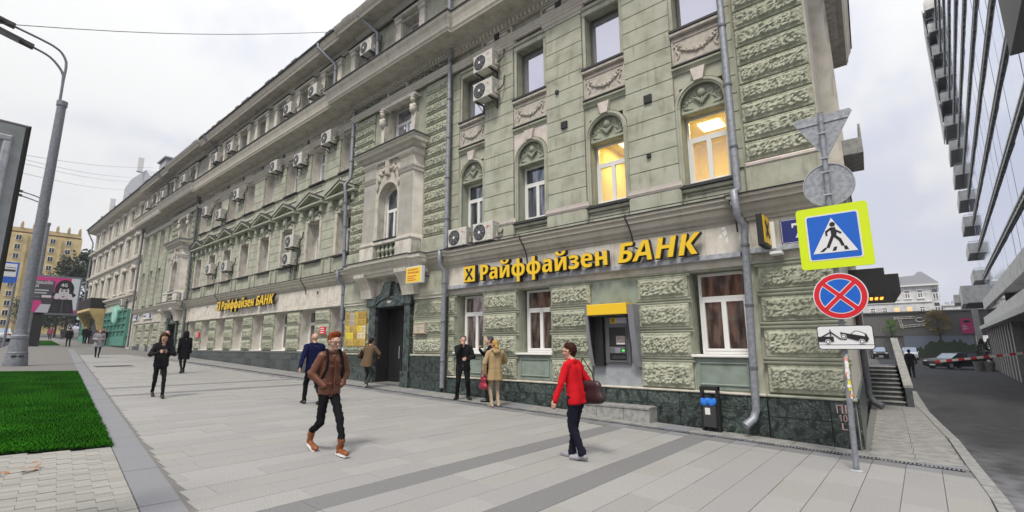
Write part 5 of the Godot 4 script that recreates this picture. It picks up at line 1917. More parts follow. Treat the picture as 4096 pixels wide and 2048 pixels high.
func tree(called: String, label: String, at: Vector3, h: float, r: float, col: Color, sd: int, group := "") -> void:
	var t := thing(called, label, "tree", at, 0.0, group)
	var rg := RandomNumberGenerator.new()
	rg.seed = sd
	var g := Geo.new()
	var top := at + Vector3(0, h * 0.8, 0)
	g.tube([at + Vector3(0, -0.2, 0), at + Vector3(0.05, h * 0.25, 0), at + Vector3(-0.1, h * 0.5, 0.1), top], [h * 0.022, h * 0.018, h * 0.013, h * 0.004], 7)
	var clumps := []
	for k in 16:
		var f := 0.22 + 0.72 * (k + 0.5) / 16.0
		var a := rg.randf() * TAU
		var wide := r * (0.45 + 0.75 * sin(PI * clampf(f * 0.95, 0, 1)))
		var tip := at + Vector3(cos(a) * wide * 0.75, h * f + h * 0.04, sin(a) * wide * 0.75)
		var root := at + Vector3(0, h * f * 0.8, 0)
		g.tube([root, root.lerp(tip, 0.5) + Vector3.UP * h * 0.02, tip], [h * 0.008, h * 0.005, h * 0.002], 4)
		clumps.append([tip, r * (0.32 + 0.22 * rg.randf())])
	for k in 5:
		clumps.append([at + Vector3(rg.randf() - 0.5, 0, rg.randf() - 0.5) * r * 0.7 + Vector3.UP * h * (0.78 + 0.05 * k), r * 0.3])
	part("trunk", g, M.bark, t)
	g = Geo.new()
	var leaves := 330 if h > 6.0 else 150
	for c in clumps:
		var dark := 0.75 + 0.5 * rg.randf()
		for k in leaves:
			var d = Vector3(rg.randfn(), rg.randfn() * 0.7, rg.randfn()).normalized() * pow(rg.randf(), 0.45) * c[1]
			var p: Vector3 = c[0] + d
			var s := h * 0.016 * (0.7 + 0.7 * rg.randf())
			var u := Vector3(rg.randfn(), rg.randfn(), rg.randfn()).normalized()
			var v := u.cross(Vector3(rg.randfn(), rg.randfn(), rg.randfn())).normalized()
			var w := dark * (0.75 + 0.5 * rg.randf())
			g.col = Color(col.r * w, col.g * w, col.b * w)
			var m := u.cross(v)
			g.tri3(p - u * s, p + v * s * 0.7, p + u * s, m, m, m)
			g.tri3(p - u * s, p + u * s, p - v * s * 0.7, m, m, m)
	part("crown", g.mesh(true), M.leaf, t)


# ---------------------------------------------------------------- right: flank street, stairs, tower, bridge
func build_right() -> void:
	rng.seed = 23
	# stairs along the flank
	var st := thing("outdoor_stairs", "dark stone outdoor stairs climbing along the flank of the bank", "stairs", on(-1.1, -19.0))
	var g: Geo
	var y0 := 0.0
	for k in 9:
		g = Geo.new()
		var ya := y0 + k * 0.119
		g.box(Vector3(-1.75, -0.3, -24.0), Vector3(-0.60 - 0.028 * k, ya + 0.085, -19.0 - k * 0.29))
		var o := part("step", g, M.granite, st)
		g = Geo.new()
		g.bev(Vector3(-1.75, ya + 0.085, -19.0 - k * 0.29 - 0.3), Vector3(-0.58 - 0.028 * k, ya + 0.119, -18.97 - k * 0.29), 0.008)
		part("tread", g, M.conc, o)
	var pw := thing("stair_parapet", "sloping stone parapet with a pale coping beside the dark stairs", "parapet", on(-0.6, -19.0))
	g = Geo.new()
	var pa := Vector3(-0.56, 0, -18.9)
	var pb := Vector3(-0.93, 0, -24.6)
	var w := Vector3(0.16, 0, 0)
	var h0 := 0.55
	var h1 := 2.0
	g.quad(pa + Vector3.DOWN * 0.3, pa + w + Vector3.DOWN * 0.3, pa + w + Vector3.UP * h0, pa + Vector3.UP * h0)
	g.quad(pb + Vector3.DOWN * 0.3, pa + Vector3.DOWN * 0.3, pa + Vector3.UP * h0, pb + Vector3.UP * h1)
	g.quad(pa + w + Vector3.DOWN * 0.3, pb + w + Vector3.DOWN * 0.3, pb + w + Vector3.UP * h1, pa + w + Vector3.UP * h0)
	g.quad(pb + w + Vector3.DOWN * 0.3, pb + Vector3.DOWN * 0.3, pb + Vector3.UP * h1, pb + w + Vector3.UP * h1)
	part("parapet_wall", g, M.granite, pw)
	for k in 6:
		g = Geo.new()
		var a := pa.lerp(pb, k / 6.0) + Vector3.UP * lerpf(h0, h1, k / 6.0)
		var b := pa.lerp(pb, (k + 0.97) / 6.0) + Vector3.UP * lerpf(h0, h1, (k + 0.97) / 6.0)
		var e := Vector3(0.03, 0, 0)
		var u := Vector3.UP * 0.07
		g.quad(a - e + u, a + w + e + u, b + w + e + u, b - e + u)
		g.quad(a - e, a + w + e, a + w + e + u, a - e + u)
		g.quad(b - e, a - e, a - e + u, b - e + u)
		g.quad(a + w + e, b + w + e, b + w + e + u, a + w + e + u)
		part("coping_stone", g, M.conc, pw)
	tower()
	# bridge across the end of the side street
	var b := thing("road_bridge", "dark road bridge wall with lattice lettering across the side street", "bridge", Vector3(0, -0.7, -100))
	g = Geo.new()
	g.box(Vector3(-16, 2.85, -104), Vector3(14, 6.55, -100))
	g.box(Vector3(-16, 6.55, -104), Vector3(14, 6.75, -99.7))
	g.box(Vector3(-16, -2, -104), Vector3(-2.2, 2.85, -100.2))
	part("deck_wall", g, M.conc_d, b)
	g = Geo.new()
	var lad := func(x0: float, ya: float, x1: float, yb: float, wd: float) -> void:
		var d := Vector3(x1 - x0, yb - ya, 0)
		var nn := Vector3(-d.y, d.x, 0).normalized() * wd
		var o := Vector3(x0, ya, -99.9)
		g.tube([o, o + d], 0.06, 5)
		g.tube([o + nn, o + nn + d], 0.06, 5)
		var c := int(d.length() / 0.5)
		for k in c + 1:
			g.tube([o + d * (float(k) / c), o + nn + d * ((k + 0.5) / c)], 0.05, 4)
	lad.call(-3.1, 5.55, -0.6, 5.6, 0.28)
	lad.call(-2.5, 5.4, -2.3, 4.2, 0.28)
	lad.call(-2.4, 4.15, 0.95, 4.45, 0.28)
	for k in 14:
		var a := TAU * k / 14
		var a2 := TAU * (k + 1) / 14
		if k == 0 or k == 1: continue
		g.tube([Vector3(0.15 + cos(a) * 0.5, 5.35 + sin(a) * 0.35, -99.9), Vector3(0.15 + cos(a2) * 0.5, 5.35 + sin(a2) * 0.35, -99.9)], 0.09, 5)
	part("lattice_lettering", g, M.cream, b)
	var pl := thing("painted_hoarding", "long hoarding painted with green hills under the bridge", "hoarding", Vector3(1.6, -0.7, -99.9))
	g = Geo.new()
	g.box(Vector3(-2.2, -0.9, -100.1), Vector3(6.2, 2.84, -99.95))
	part("backing_board", g, M.conc_d, pl)
	var q := Geo.new()
	q.quad(Vector3(-2.2, -0.6, -99.94), Vector3(6.0, -0.6, -99.94), Vector3(6.0, 2.83, -99.94), Vector3(-2.2, 2.83, -99.94))
	part("landscape_print", q, print_mat(hill_image()), pl)
	var bn := thing("magenta_banner", "magenta banner with a dark emblem on the bridge wall", "banner", Vector3(5.4, 3.2, -99.6))
	g = Geo.new()
	g.box(Vector3(4.75, 3.1, -99.7), Vector3(6.15, 5.4, -99.6))
	part("sheet", g, M.magenta, bn)
	g = Geo.new()
	g.ball(Vector3(5.5, 4.95, -99.6), Vector3(0.4, 0.24, 0.03), 8)
	part("emblem", g, M.black, bn)
	g = Geo.new()
	for k in 4:
		g.box(Vector3(4.95, 4.3 - k * 0.22, -99.6), Vector3(5.3 + 0.15 * (k % 3), 4.35 - k * 0.22, -99.59))
	part("print_lines", g, M.white, bn)
	var pil := thing("bridge_pillar", "pale concrete pillar standing before the bridge beside the magenta banner", "pillar", Vector3(6.5, -0.8, -98.5))
	g = Geo.new()
	for k in 6:
		g.bev(Vector3(6.15, -1.0 + k * 1.3, -98.8), Vector3(6.85, 0.28 + k * 1.3, -98.2), 0.03)
	part("shaft", g, M.conc, pil)
	g = Geo.new()
	g.box(Vector3(7.4, 3.3, -99.7), Vector3(9.3, 5.2, -99.6))
	var b2 := thing("magenta_banner", "second magenta banner in the shade right of the pale pillar", "banner", Vector3(8.3, 3.3, -99.6))
	part("sheet", g, M.magenta, b2)
	tree("shrub_tree", "small yellowing autumn tree before the bridge wall", on(2.2, -98.4) + Vector3(0, 2.9, 0), 4.4, 1.3, Color(0.20, 0.15, 0.03), 61)
	tree("shrub_tree", "small bright green tree before the left end of the bridge wall", on(-3.6, -98.4) + Vector3(0, 3.2, 0), 2.8, 0.9, Color(0.10, 0.20, 0.03), 62)
	# white house behind
	var wh := thing("white_house", "white two storey house with a zinc roof behind the bridge", "building", Vector3(-3, 0, -130))
	g = Geo.new()
	g.box(Vector3(-14, -1, -142), Vector3(2.6, 13.5, -130))
	g.box(Vector3(2.6, -1, -142), Vector3(3.9, 13.4, -130.2))
	part("wall", g, M.chalk, wh)
	g = Geo.new()
	g.prism(PackedVector2Array([Vector2(-14.4, 13.5), Vector2(4.0, 13.5), Vector2(4.0, 13.9), Vector2(1.6, 16.3), Vector2(0.9, 16.2), Vector2(0.4, 15.6), Vector2(-14.4, 15.0)]), -142, -129.6)
	part("roof", g, M.zinc, wh)
	g = Geo.new()
	g.box(Vector3(-14.2, 13.35, -130.2), Vector3(4.1, 13.6, -129.4))
	g.box(Vector3(-14.0, 10.0, -130.1), Vector3(2.6, 10.2, -129.8))
	part("ledge", g, M.white, wh)
	for k in 7:
		var x := -11.9 + k * 2.05
		var lo := k % 2
		if absf(x + 1.05) > 20.0:
			continue
		window(wh, x, x + 0.95, 10.85, 12.45, -129.95, 12.0, 2, M.low_pane if k % 3 else M.mid_pane, null, 0.09)
		window(wh, x, x + 0.95, 7.6, 9.1, -129.95, 8.7, 2, M.yellow_pane if k == 4 or k == 5 else M.mid_pane, null, 0.09)
		g = Geo.new()
		g.bev(Vector3(x - 0.15, 10.7, -130), Vector3(x + 1.1, 10.83, -129.8), 0.02)
		g.bev(Vector3(x - 0.15, 12.48, -130), Vector3(x + 1.1, 12.62, -129.85), 0.02)
		part("surround", g, M.white, wh)
	for k in 2:
		window(wh, 2.75, 3.75, 7.6 + k * 2.8, 9.9 + k * 2.8, -130.1, 9.0 + k * 2.8, 2, M.mid_pane, null, 0.09)
	g = Geo.new()
	g.box(Vector3(-2.9, 14.3, -129.8), Vector3(-2.1, 14.9, -129.3))
	part("roof_hatch", g, M.black, wh)
	var lw := thing("low_annex", "low pale annex with rooftop units right of the white house", "building", Vector3(7, 0, -128))
	g = Geo.new()
	g.box(Vector3(4.0, -1, -134), Vector3(9.5, 8.9, -128))
	g.box(Vector3(3.95, 8.9, -134.2), Vector3(9.6, 9.2, -127.8))
	part("wall", g, M.chalk, lw)
	g = Geo.new()
	for k in 5:
		g.box(Vector3(4.4 + k, 9.2, -130), Vector3(5.1 + k, 9.7 + 0.2 * (k % 2), -129))
	part("roof_unit", g, M.zinc, lw)
	# barrier
	var ba := thing("barrier_arm", "red and white striped barrier arm across the side street", "barrier", on(3.7, -30))
	var a := Vector3(0.32, 0.98, -30)
	var c := Vector3(3.65, 1.46, -30)
	for k in 16:
		g = Geo.new()
		g.box(Vector3(0, -0.05, -0.025), Vector3(a.distance_to(c) / 16.0, 0.05, 0.025))
		var d := (c - a).normalized()
		g.xf(Transform3D(Basis(d, Vector3(-d.y, d.x, 0), Vector3.BACK), a.lerp(c, k / 16.0)))
		part("stripe", g, M.red if k % 2 == 0 else M.white, ba)
	g = Geo.new()
	g.bev(Vector3(3.6, -0.4, -30.3), Vector3(3.95, 1.55, -29.8), 0.03)
	part("drive_box", g, M.red, ba)
	var spots := [[3.42, -57.0, "leftmost round grey planter just right of the dark saloon"], [4.06, -57.0, "second round grey planter behind the barrier arm"], [5.05, -55.5, "third round grey planter behind the barrier arm"], [6.1, -55.0, "wide low planter at the right edge behind the barrier arm"]]
	for k in 4:
		var s = spots[k]
		var p := thing("street_planter", s[2], "planter", on(s[0], s[1], -0.12), 0.0, "planters behind the barrier")
		g = Geo.new()
		var rr := 0.36 if k < 3 else 0.8
		g.lathe([Vector2(rr * 0.8, 0), Vector2(rr, 0.75), Vector2(rr, 0.8), Vector2(rr * 0.85, 0.8), Vector2(rr * 0.85, 0.7), Vector2(0, 0.7)], p.position, 14)
		part("pot", g, M.conc_d, p)
	for k in 4:
		var at := on(4.3 + k * 0.55, -64.0 - k, -0.1)
		var t := thing("cypress", ["dark clipped cypress nearest the dark saloon", "dark clipped cypress second in the row before the bridge", "dark clipped cypress third in the row before the bridge", "dark clipped cypress last in the row beside the tower columns"][k], "tree", at, 0.0, "clipped cypresses in a row")
		g = Geo.new()
		g.tube([at, at + Vector3.UP * 1.0], 0.06, 6)
		part("trunk", g, M.bark, t)
		g = Geo.new()
		for j in 700:
			var f := rng.randf()
			var an := rng.randf() * TAU
			var r2 := 0.42 * sin(PI * (0.12 + 0.88 * f)) * (0.75 + 0.35 * rng.randf())
			var pt := at + Vector3(cos(an) * r2, 0.8 + f * 2.0, sin(an) * r2)
			var u := Vector3(rng.randfn(), rng.randfn() + 1.0, rng.randfn()).normalized() * 0.09
			var v := u.cross(Vector3(rng.randfn(), rng.randfn(), rng.randfn())).normalized() * 0.05
			var m := u.cross(v).normalized()
			var wv := 0.7 + 0.6 * rng.randf()
			g.col = Color(0.008 * wv, 0.014 * wv, 0.008 * wv)
			g.tri3(pt - u, pt + v, pt + u, m, m, m)
			g.tri3(pt - u, pt + u, pt - v, m, m, m)
		part("foliage", g.mesh(true), M.leaf, t)
	var gp := thing("stone_gatepost", "pale carved stone gatepost beside the road beyond the stairs", "gatepost", on(-2.7, -90))
	g = Geo.new()
	var o0 := on(-2.75, -90, -0.3)
	g.bev(o0 + Vector3(-0.45, 0, -0.45), o0 + Vector3(0.45, 1.1, 0.45), 0.05)
	g.bev(o0 + Vector3(-0.6, 1.1, -0.6), o0 + Vector3(0.6, 1.3, 0.6), 0.05)
	g.ball(o0 + Vector3(-0.1, 1.55, 0), Vector3(0.4, 0.35, 0.4), 8)
	g.ball(o0 + Vector3(0.25, 1.45, 0), Vector3(0.3, 0.25, 0.3), 8)
	part("post", g, M.conc, gp)
	car("parked_car", "black off-roader with a pale bonnet seen over the top of the stairs", on(-5.2, -92, -0.1), 0.15, M.car_black, true, 1.0)
	car("parked_car", "white van facing the camera beside the bridge hoarding", on(-1.6, -94, -0.1), 0.0, M.car_white, true, 1.0)
	car("parked_car", "dark saloon with a bright windscreen behind the barrier arm", on(2.0, -60, -0.12), -0.75, M.car_black, false, 1.0)

func hill_image() -> Image:
	var im := Image.create(256, 96, false, Image.FORMAT_RGB8)
	var f := noise(FastNoiseLite.TYPE_SIMPLEX, 0.02, 4, 0.0, 71)
	for x in 256:
		var h := 52.0 - 30.0 * smoothstep(60.0, 120.0, x) + 18.0 * smoothstep(200.0, 256.0, x) + f.get_noise_2d(x * 2.0, 3.0) * 14.0
		for y in 96:
			var c := Color(0.46, 0.50, 0.55)
			if y > h:
				var k := 0.5 + 0.5 * f.get_noise_2d(x * 4.0, y * 6.0)
				c = Color(0.10 + 0.10 * k, 0.17 + 0.13 * k, 0.10 + 0.05 * k)
			if y > 80:
				c = c.lerp(Color(0.2, 0.2, 0.19), 0.6)
			im.set_pixel(x, y, c)
	return im

func print_mat(im: Image, rough := 0.6) -> StandardMaterial3D:
	var m := mat(Color.WHITE, rough)
	m.albedo_texture = ImageTexture.create_from_image(im)
	return m

func build_across() -> void:
	# the terracotta house across the avenue, whose front the low windows mirror
	var t := thing("terracotta_house", "terracotta plastered house across the avenue mirrored in the low windows", "building", Vector3(-14, 0, 36))
	var g := Geo.new()
	g.box(Vector3(-46, -1, 36), Vector3(22, 11, 50))
	part("wall", g, M.terracotta, t)
	g = Geo.new()
	g.box(Vector3(-46.5, 11, 35.3), Vector3(22.5, 11.5, 50))
	g.box(Vector3(-46.2, 4.6, 35.7), Vector3(22.2, 5.0, 36))
	part("cornice", g, M.cream_d, t)
	var wg := Geo.new()
	wg.box(Vector3(-0.8, -0.1, -0.12), Vector3(0.8, 2.3, 0.0))
	var wm := wg.mesh()
	wg = Geo.new()
	wg.box(Vector3(-0.6, 0.05, -0.14), Vector3(0.6, 2.15, -0.12))
	var pm := wg.mesh()
	for k in 22:
		for r in 3:
			var o := put("window", wm, M.cream_d, t, Vector3(-44.5 + k * 3.05, 1.2 + r * 3.5, 36))
			part("pane", pm, M.dark_pane, o, true)

func tower() -> void:
	var t := thing("office_tower", "tall modern glass office tower with stacked corner balconies", "building", Vector3(5.0, -1.0, -70))
	var a := deg_to_rad(1.9)
	var x := Transform3D(Basis(Vector3.UP, -a), Vector3.ZERO)
	# local: x across (street side is low), y up, z = minus the distance along the street
	var g := Geo.new()
	g.boxt(x, Vector3(3.98, -2, -87), Vector3(18, 46, -22))
	part("core_wall", g, M.tower_wall, t)
	var pane := Geo.new()
	pane.box(Vector3(-0.03, 0, 0), Vector3(0.0, 2.5, 2.9))
	var pm := pane.mesh()
	for f in 12:
		var yb := 5.82 + f * 3.3
		for k in 21:
			var z := -86.0 + k * 3.0
			if seen_size(x * Vector3(4.5, yb + 1.2, z + 1.5)) <= 0.0:
				continue
			var o := put("glass_pane", pm, M.tower_glass, t, x * Vector3(3.86, yb + 0.55, z), -a)
			o.rotation = Vector3((rng.randf() - 0.5) * 0.01, -a + (rng.randf() - 0.5) * 0.012, (rng.randf() - 0.5) * 0.006)
		# floor band with a row of dark brackets
		g = Geo.new()
		g.boxt(x, Vector3(3.72, yb + 0.36, -80.0), Vector3(4.0, yb + 0.46, -22))
		g.boxt(x, Vector3(3.72, yb + 0.04, -80.0), Vector3(3.76, yb + 0.12, -22))
		var bd := part("floor_band", g, M.tower_band, t)
		g = Geo.new()
		for k in 52:
			g.boxt(x, Vector3(3.77, yb + 0.10, -79.9 + k * 1.1), Vector3(3.96, yb + 0.34, -79.35 + k * 1.1))
		part("bracket_row", g, M.bracket, bd)
		tag(bd.get_child(0), "", "", "", "stuff")
		g = Geo.new()
		g.boxt(x, Vector3(3.86, yb - 0.02, -80.0), Vector3(3.97, yb + 0.05, -22))
		part("transom", g, M.bracket, t)
	for k in 12:
		# corner balconies
		var yb := 9.12 + k * 3.3
		g = Geo.new()
		g.boxt(x, Vector3(3.1, yb, -87), Vector3(6.3, yb + 0.18, -79))
		var b := part("balcony", g, M.tower_soffit, t)
		g = Geo.new()
		g.boxt(x, Vector3(3.1, yb - 0.02, -79.1), Vector3(6.3, yb + 1.2, -78.95))
		g.boxt(x, Vector3(3.02, yb - 0.02, -87), Vector3(3.12, yb + 1.2, -78.95))
		part("parapet", g, M.tower_band, b)
		g = Geo.new()
		g.boxt(x, Vector3(3.15, yb + 1.38, -79.06), Vector3(6.3, yb + 1.43, -79.0))
		for j in 4:
			g.boxt(x, Vector3(3.15 + j, yb + 1.2, -79.06), Vector3(3.19 + j, yb + 1.4, -79.0))
		part("rail", g, M.zinc, b)
		if k < 5:
			g = Geo.new()
			g.boxt(x, Vector3(4.6, yb - 0.05, -77.6), Vector3(5.3, yb - 0.005, -82.0))
			part("soffit_lamp", g, M.warm_lamp, b)
		if k > 6:
			g = Geo.new()
			g.boxt(x, Vector3(2.8, yb - 3.5, -86), Vector3(2.9, yb + 0.2, -80))
			g.boxt(x, Vector3(2.8, yb - 0.2, -86), Vector3(3.1, yb - 0.1, -79.2))
			part("side_screen", g, M.tower_band, b)
	# glass screens along the top of the stack
	g = Geo.new()
	for k in 3:
		g.boxt(x, Vector3(2.75, 40.5 + k * 2.0, -80), Vector3(5.0, 40.6 + k * 2.0, -79.9))
	for k in 2:
		g.boxt(x, Vector3(2.75 + k * 1.0, 38.5, -80), Vector3(2.83 + k * 1.0, 46, -79.9))
	part("screen_frame", g, M.zinc, t)
	# dark box projecting high up at the near end
	g = Geo.new()
	g.boxt(x, Vector3(3.0, 12.4, -24.5), Vector3(6.0, 18, -19.5))
	part("oriel_box", g, M.tower_soffit, t)
	# low wing, canopies and columns at street level
	g = Geo.new()
	g.boxt(x, Vector3(1.55, 6.0, -84), Vector3(7, 7.95, -72))
	g.boxt(x, Vector3(1.0, 6.6, -86), Vector3(1.9, 7.6, -80))
	part("low_wing", g, M.tower_band, t)
	g = Geo.new()
	for k in 4:
		g.boxt(x, Vector3(1.9, 5.92, -77.5 + k * 2.4), Vector3(4.5, 5.995, -81.6 + k * 2.4))
	part("soffit_slats", g, M.conc_d, t)
	g = Geo.new()
	g.boxt(x, Vector3(2.85, 5.0, -66), Vector3(4.8, 5.9, -22))
	g.boxt(x, Vector3(2.7, 3.35, -66), Vector3(4.8, 4.2, -22))
	g.boxt(x, Vector3(2.3, 3.05, -66), Vector3(4.8, 3.36, -22))
	part("canopy", g, M.tower_band, t)
	for k in 7:
		g = Geo.new()
		g.boxt(x, Vector3(2.98, 4.2, -65 + k * 3.0), Vector3(3.02, 5.0, -62.2 + k * 3.0))
		part("ribbon_pane", g, M.dark_pane, t)
	for k in 12:
		g = Geo.new()
		g.boxt(x, Vector3(2.75, -1.6, -65.5 + k * 2.2), Vector3(3.3, 3.1, -64.7 + k * 2.2))
		part("column", g, M.conc, t)
	g = Geo.new()
	g.boxt(x, Vector3(3.6, -1.6, -66), Vector3(4.0, 3.1, -22))
	part("shop_wall", g, M.dark_pane, t)

func car(called: String, label: String, at: Vector3, turn: float, paint: Material, tall: bool, sc: float) -> void:
	var t := thing(called, label, "car", at, turn)
	var w := 0.92 * sc
	var h := 1.75 if tall else 1.42
	var L := 2.25
	# side outline, front towards +z; extruded across x
	var low := PackedVector2Array([Vector2(-L, 0.35), Vector2(-L, 0.75), Vector2(-L + 0.1, 0.95), Vector2(0.75, 1.0), Vector2(L - 0.25, 0.88), Vector2(L, 0.70), Vector2(L, 0.32), Vector2(L - 0.3, 0.24), Vector2(-L + 0.2, 0.24)])
	if tall:
		for k in low.size():
			low[k].y *= 1.12
	var g := Geo.new()
	var turnx := Transform3D(Basis(Vector3.UP, -PI / 2), Vector3.ZERO)
	g.prism(low, -w, w)
	g.xf(turnx)
	part("body", g, paint, t, true)
	var yb := 0.95 if not tall else 1.05
	var cab := [Vector2(-1.9, yb), Vector2(-1.55, h - 0.04), Vector2(-1.2, h), Vector2(0.15, h), Vector2(0.35, h - 0.05), Vector2(1.05, yb)]
	g = Geo.new()
	g.prism(PackedVector2Array(cab), -w * 0.82, w * 0.82)
	g.xf(turnx)
	part("cabin", g, M.car_glass, t, true)
	g = Geo.new()
	g.bev(Vector3(-1.35, -w * 0.80, 0), Vector3(0.2, w * 0.80, 0.04), 0.015)
	g.xf(Transform3D(Basis(Vector3(0, 0, 1), Vector3(1, 0, 0), Vector3(0, 1, 0)), Vector3(0, h - 0.015, 0)))
	part("roof", g, paint, t, true)
	g = Geo.new()
	for s in [-1.0, 1.0]:
		g.tube([Vector3(s * w * 0.83, yb, 1.05), Vector3(s * w * 0.8, h - 0.03, 0.3)], 0.035, 5)
		g.tube([Vector3(s * w * 0.83, yb, -0.5), Vector3(s * w * 0.8, h - 0.03, -0.5)], 0.035, 5)
		g.tube([Vector3(s * w * 0.83, yb, -1.9), Vector3(s * w * 0.8, h - 0.03, -1.5)], 0.045, 5)
	part("roof_posts", g, paint, t, true)
	for s in [-1.0, 1.0]:
		for z in [-1.35, 1.4]:
			g = Geo.new()
			g.lathe([Vector2(0, -0.11), Vector2(0.30, -0.11), Vector2(0.33, -0.07), Vector2(0.33, 0.07), Vector2(0.30, 0.11), Vector2(0, 0.11)], Vector3.ZERO, 16)
			g.xf(Transform3D(Basis(Vector3.BACK, PI / 2), Vector3(s * (w - 0.09), 0.33, z)))
			var wl := part("wheel", g, M.black, t, true)
			g = Geo.new()
			g.lathe([Vector2(0, 0.115), Vector2(0.2, 0.118), Vector2(0.21, 0.1)], Vector3.ZERO, 12)
			g.xf(Transform3D(Basis(Vector3.BACK, -PI / 2 * s), Vector3(s * (w - 0.09), 0.33, z)))
			part("rim", g, M.zinc, wl, true)
		g = Geo.new()
		g.ball(Vector3(s * w * 0.74, 0.72 if not tall else 0.85, L - 0.08), Vector3(0.2, 0.08, 0.1), 8)
		part("headlight", g, M.white, t, true)
		g = Geo.new()
		g.box(Vector3(s * w * 0.75 - 0.15, 0.72, -L - 0.02), Vector3(s * w * 0.75 + 0.15, 0.86, -L + 0.05))
		part("tail_light", g, M.tail_lamp, t, true)
		g = Geo.new()
		g.ball(Vector3(s * (w + 0.08), yb + 0.08, 0.75), Vector3(0.1, 0.07, 0.06), 6)
		part("mirror", g, paint, t, true)
	g = Geo.new()
	g.box(Vector3(-0.5, 0.45, L - 0.02), Vector3(0.5, 0.62, L + 0.02))
	part("grille", g, M.black, t, true)
	g = Geo.new()
	g.box(Vector3(-0.26, 0.36, L), Vector3(0.26, 0.47, L + 0.03))
	g.box(Vector3(-0.26, 0.5, -L - 0.03), Vector3(0.26, 0.61, -L))
	part("number_plate", g, M.white, t, true)

# ---------------------------------------------------------------- lettering, signs and fittings on the facade
var fonts := {}

func font(weight: int, serif := false) -> Font:
	var k := "%d%s" % [weight, serif]
	if not fonts.has(k):
		var f := SystemFont.new()
		f.font_names = PackedStringArray(["Droid Serif" if serif else "Droid Sans"])
		f.font_weight = weight
		fonts[k] = f
	return fonts[k]

# text of the given cap height, its lower left corner at the origin of t
func text(parent: Node, called: String, s: String, cap: float, t: Transform3D, m: Material, depth := 0.004, width := 0.0, weight := 700, skew := 0.0, serif := false) -> MeshInstance3D:
	var tm := TextMesh.new()
	tm.text = s
	tm.font = font(weight, serif)
	tm.font_size = 64
	tm.pixel_size = cap / (64.0 * 0.714)
	tm.depth = depth
	tm.curve_step = 1.0
	tm.horizontal_alignment = HORIZONTAL_ALIGNMENT_LEFT
	tm.vertical_alignment = VERTICAL_ALIGNMENT_BOTTOM
	var f := tm.font
	var w := f.get_string_size(s, HORIZONTAL_ALIGNMENT_LEFT, -1, 64).x * tm.pixel_size
	var drop := f.get_descent(64) * tm.pixel_size
	var o := part(called, tm, m, parent, true)
	var sx := width / w if width > 0.0 else 1.0
	var b := t.basis * Basis(Vector3(sx, 0, 0), Vector3(skew, 1, 0), Vector3.BACK)
	o.transform = Transform3D(b, t * Vector3(-skew * drop, -drop, 0) - woff(parent))
	return o

func adv(s: String, cap: float, weight := 700) -> float:
	return font(weight).get_string_size(s, HORIZONTAL_ALIGNMENT_LEFT, -1, 64).x * cap / (64.0 * 0.714)

func bank_sign(x0: float, y0: float, k: float, label: String) -> void:
	var z := ZW + 0.14
	var t := thing("bank_sign", label, "sign", Vector3(x0, y0, ZW))
	var g := Geo.new()
	var s := 0.53 * k
	g.bev(Vector3(x0, y0 - 0.02, z), Vector3(x0 + s, y0 + s - 0.02, z + 0.13), 0.006, true)
	var lo := part("logo_box", g, M.black, t)
	g = Geo.new()
	g.box(Vector3(x0 + 0.02, y0, z + 0.131), Vector3(x0 + s - 0.02, y0 + s - 0.04, z + 0.145))
	part("logo_face", g, M.yellow, lo)
	g = Geo.new()
	var c := Vector2(x0 + s / 2, y0 + s * 0.46)
	for d in [-1.0, 1.0]:
		var u := Vector2(d * 0.62, 0.78).normalized()
		var n := Vector2(-u.y, u.x)
		var a := c - u * s * 0.44
		var b := c + u * s * 0.36
		var w := s * 0.065
		var poly := PackedVector2Array([a - n * w, a + n * w, b + n * w * 1.1, b + u * s * 0.08 + n * w * 0.4, b - n * w * 1.1])
		g.prism(poly, z + 0.146 + 0.002 * d, z + 0.152 + 0.002 * d)
		var e := b + u * s * 0.05
		g.prism(PackedVector2Array([e, e + Vector2(-d * s * 0.20, -s * 0.03), e + Vector2(-d * s * 0.16, -s * 0.13), e + Vector2(-d * s * 0.05, -s * 0.12)]), z + 0.147, z + 0.1525)
	part("logo_emblem", g, M.black, lo)
	var x := x0 + 0.68 * k
	var cap := 0.47 * k
	for run in [["Райффайзен", 4.46 * k, 0.0], ["БАНК", 1.98 * k, 0.22]]:
		var word: String = run[0]
		var full := adv(word, cap)
		var sc: float = run[1] / full
		var xx := x
		for ch in word:
			var a := adv(ch, cap)
			var at := Transform3D(Basis.IDENTITY, Vector3(xx, y0, z + 0.135))
			var face := text(t, "letter", ch, cap, at, M.yellow, 0.02, a * sc, 700, run[2])
			for q in [[-0.012, -0.012, 0.0], [0.012, -0.014, 0.001], [0.0, 0.012, 0.002]]:
				var at2 := Transform3D(Basis.IDENTITY, Vector3(xx + q[0], y0 + q[1], z + 0.062 + q[2]))
				var side := text(t, "letter_case", ch, cap, at2, M.black, 0.12, a * sc, 700, run[2])
				# the dark case belongs to its letter
				var tr := side.transform
				t.remove_child(side)
				face.add_child(side)
				side.transform = face.transform.affine_inverse() * tr
				side.name = numbered("letter_case", face)
			xx += a * sc
		x += run[1] + 0.17 * k
	g = Geo.new()
	for j in 7:
		var bx := x0 + 0.3 + j * 1.1 * k
		g.box(Vector3(bx, y0 + 0.12, ZW), Vector3(bx + 0.03, y0 + 0.15, z + 0.08))
		g.box(Vector3(bx, y0 + 0.32, ZW), Vector3(bx + 0.03, y0 + 0.35, z + 0.08))
	tag(part("brackets", g, M.dark, t), "", "", "", "stuff")

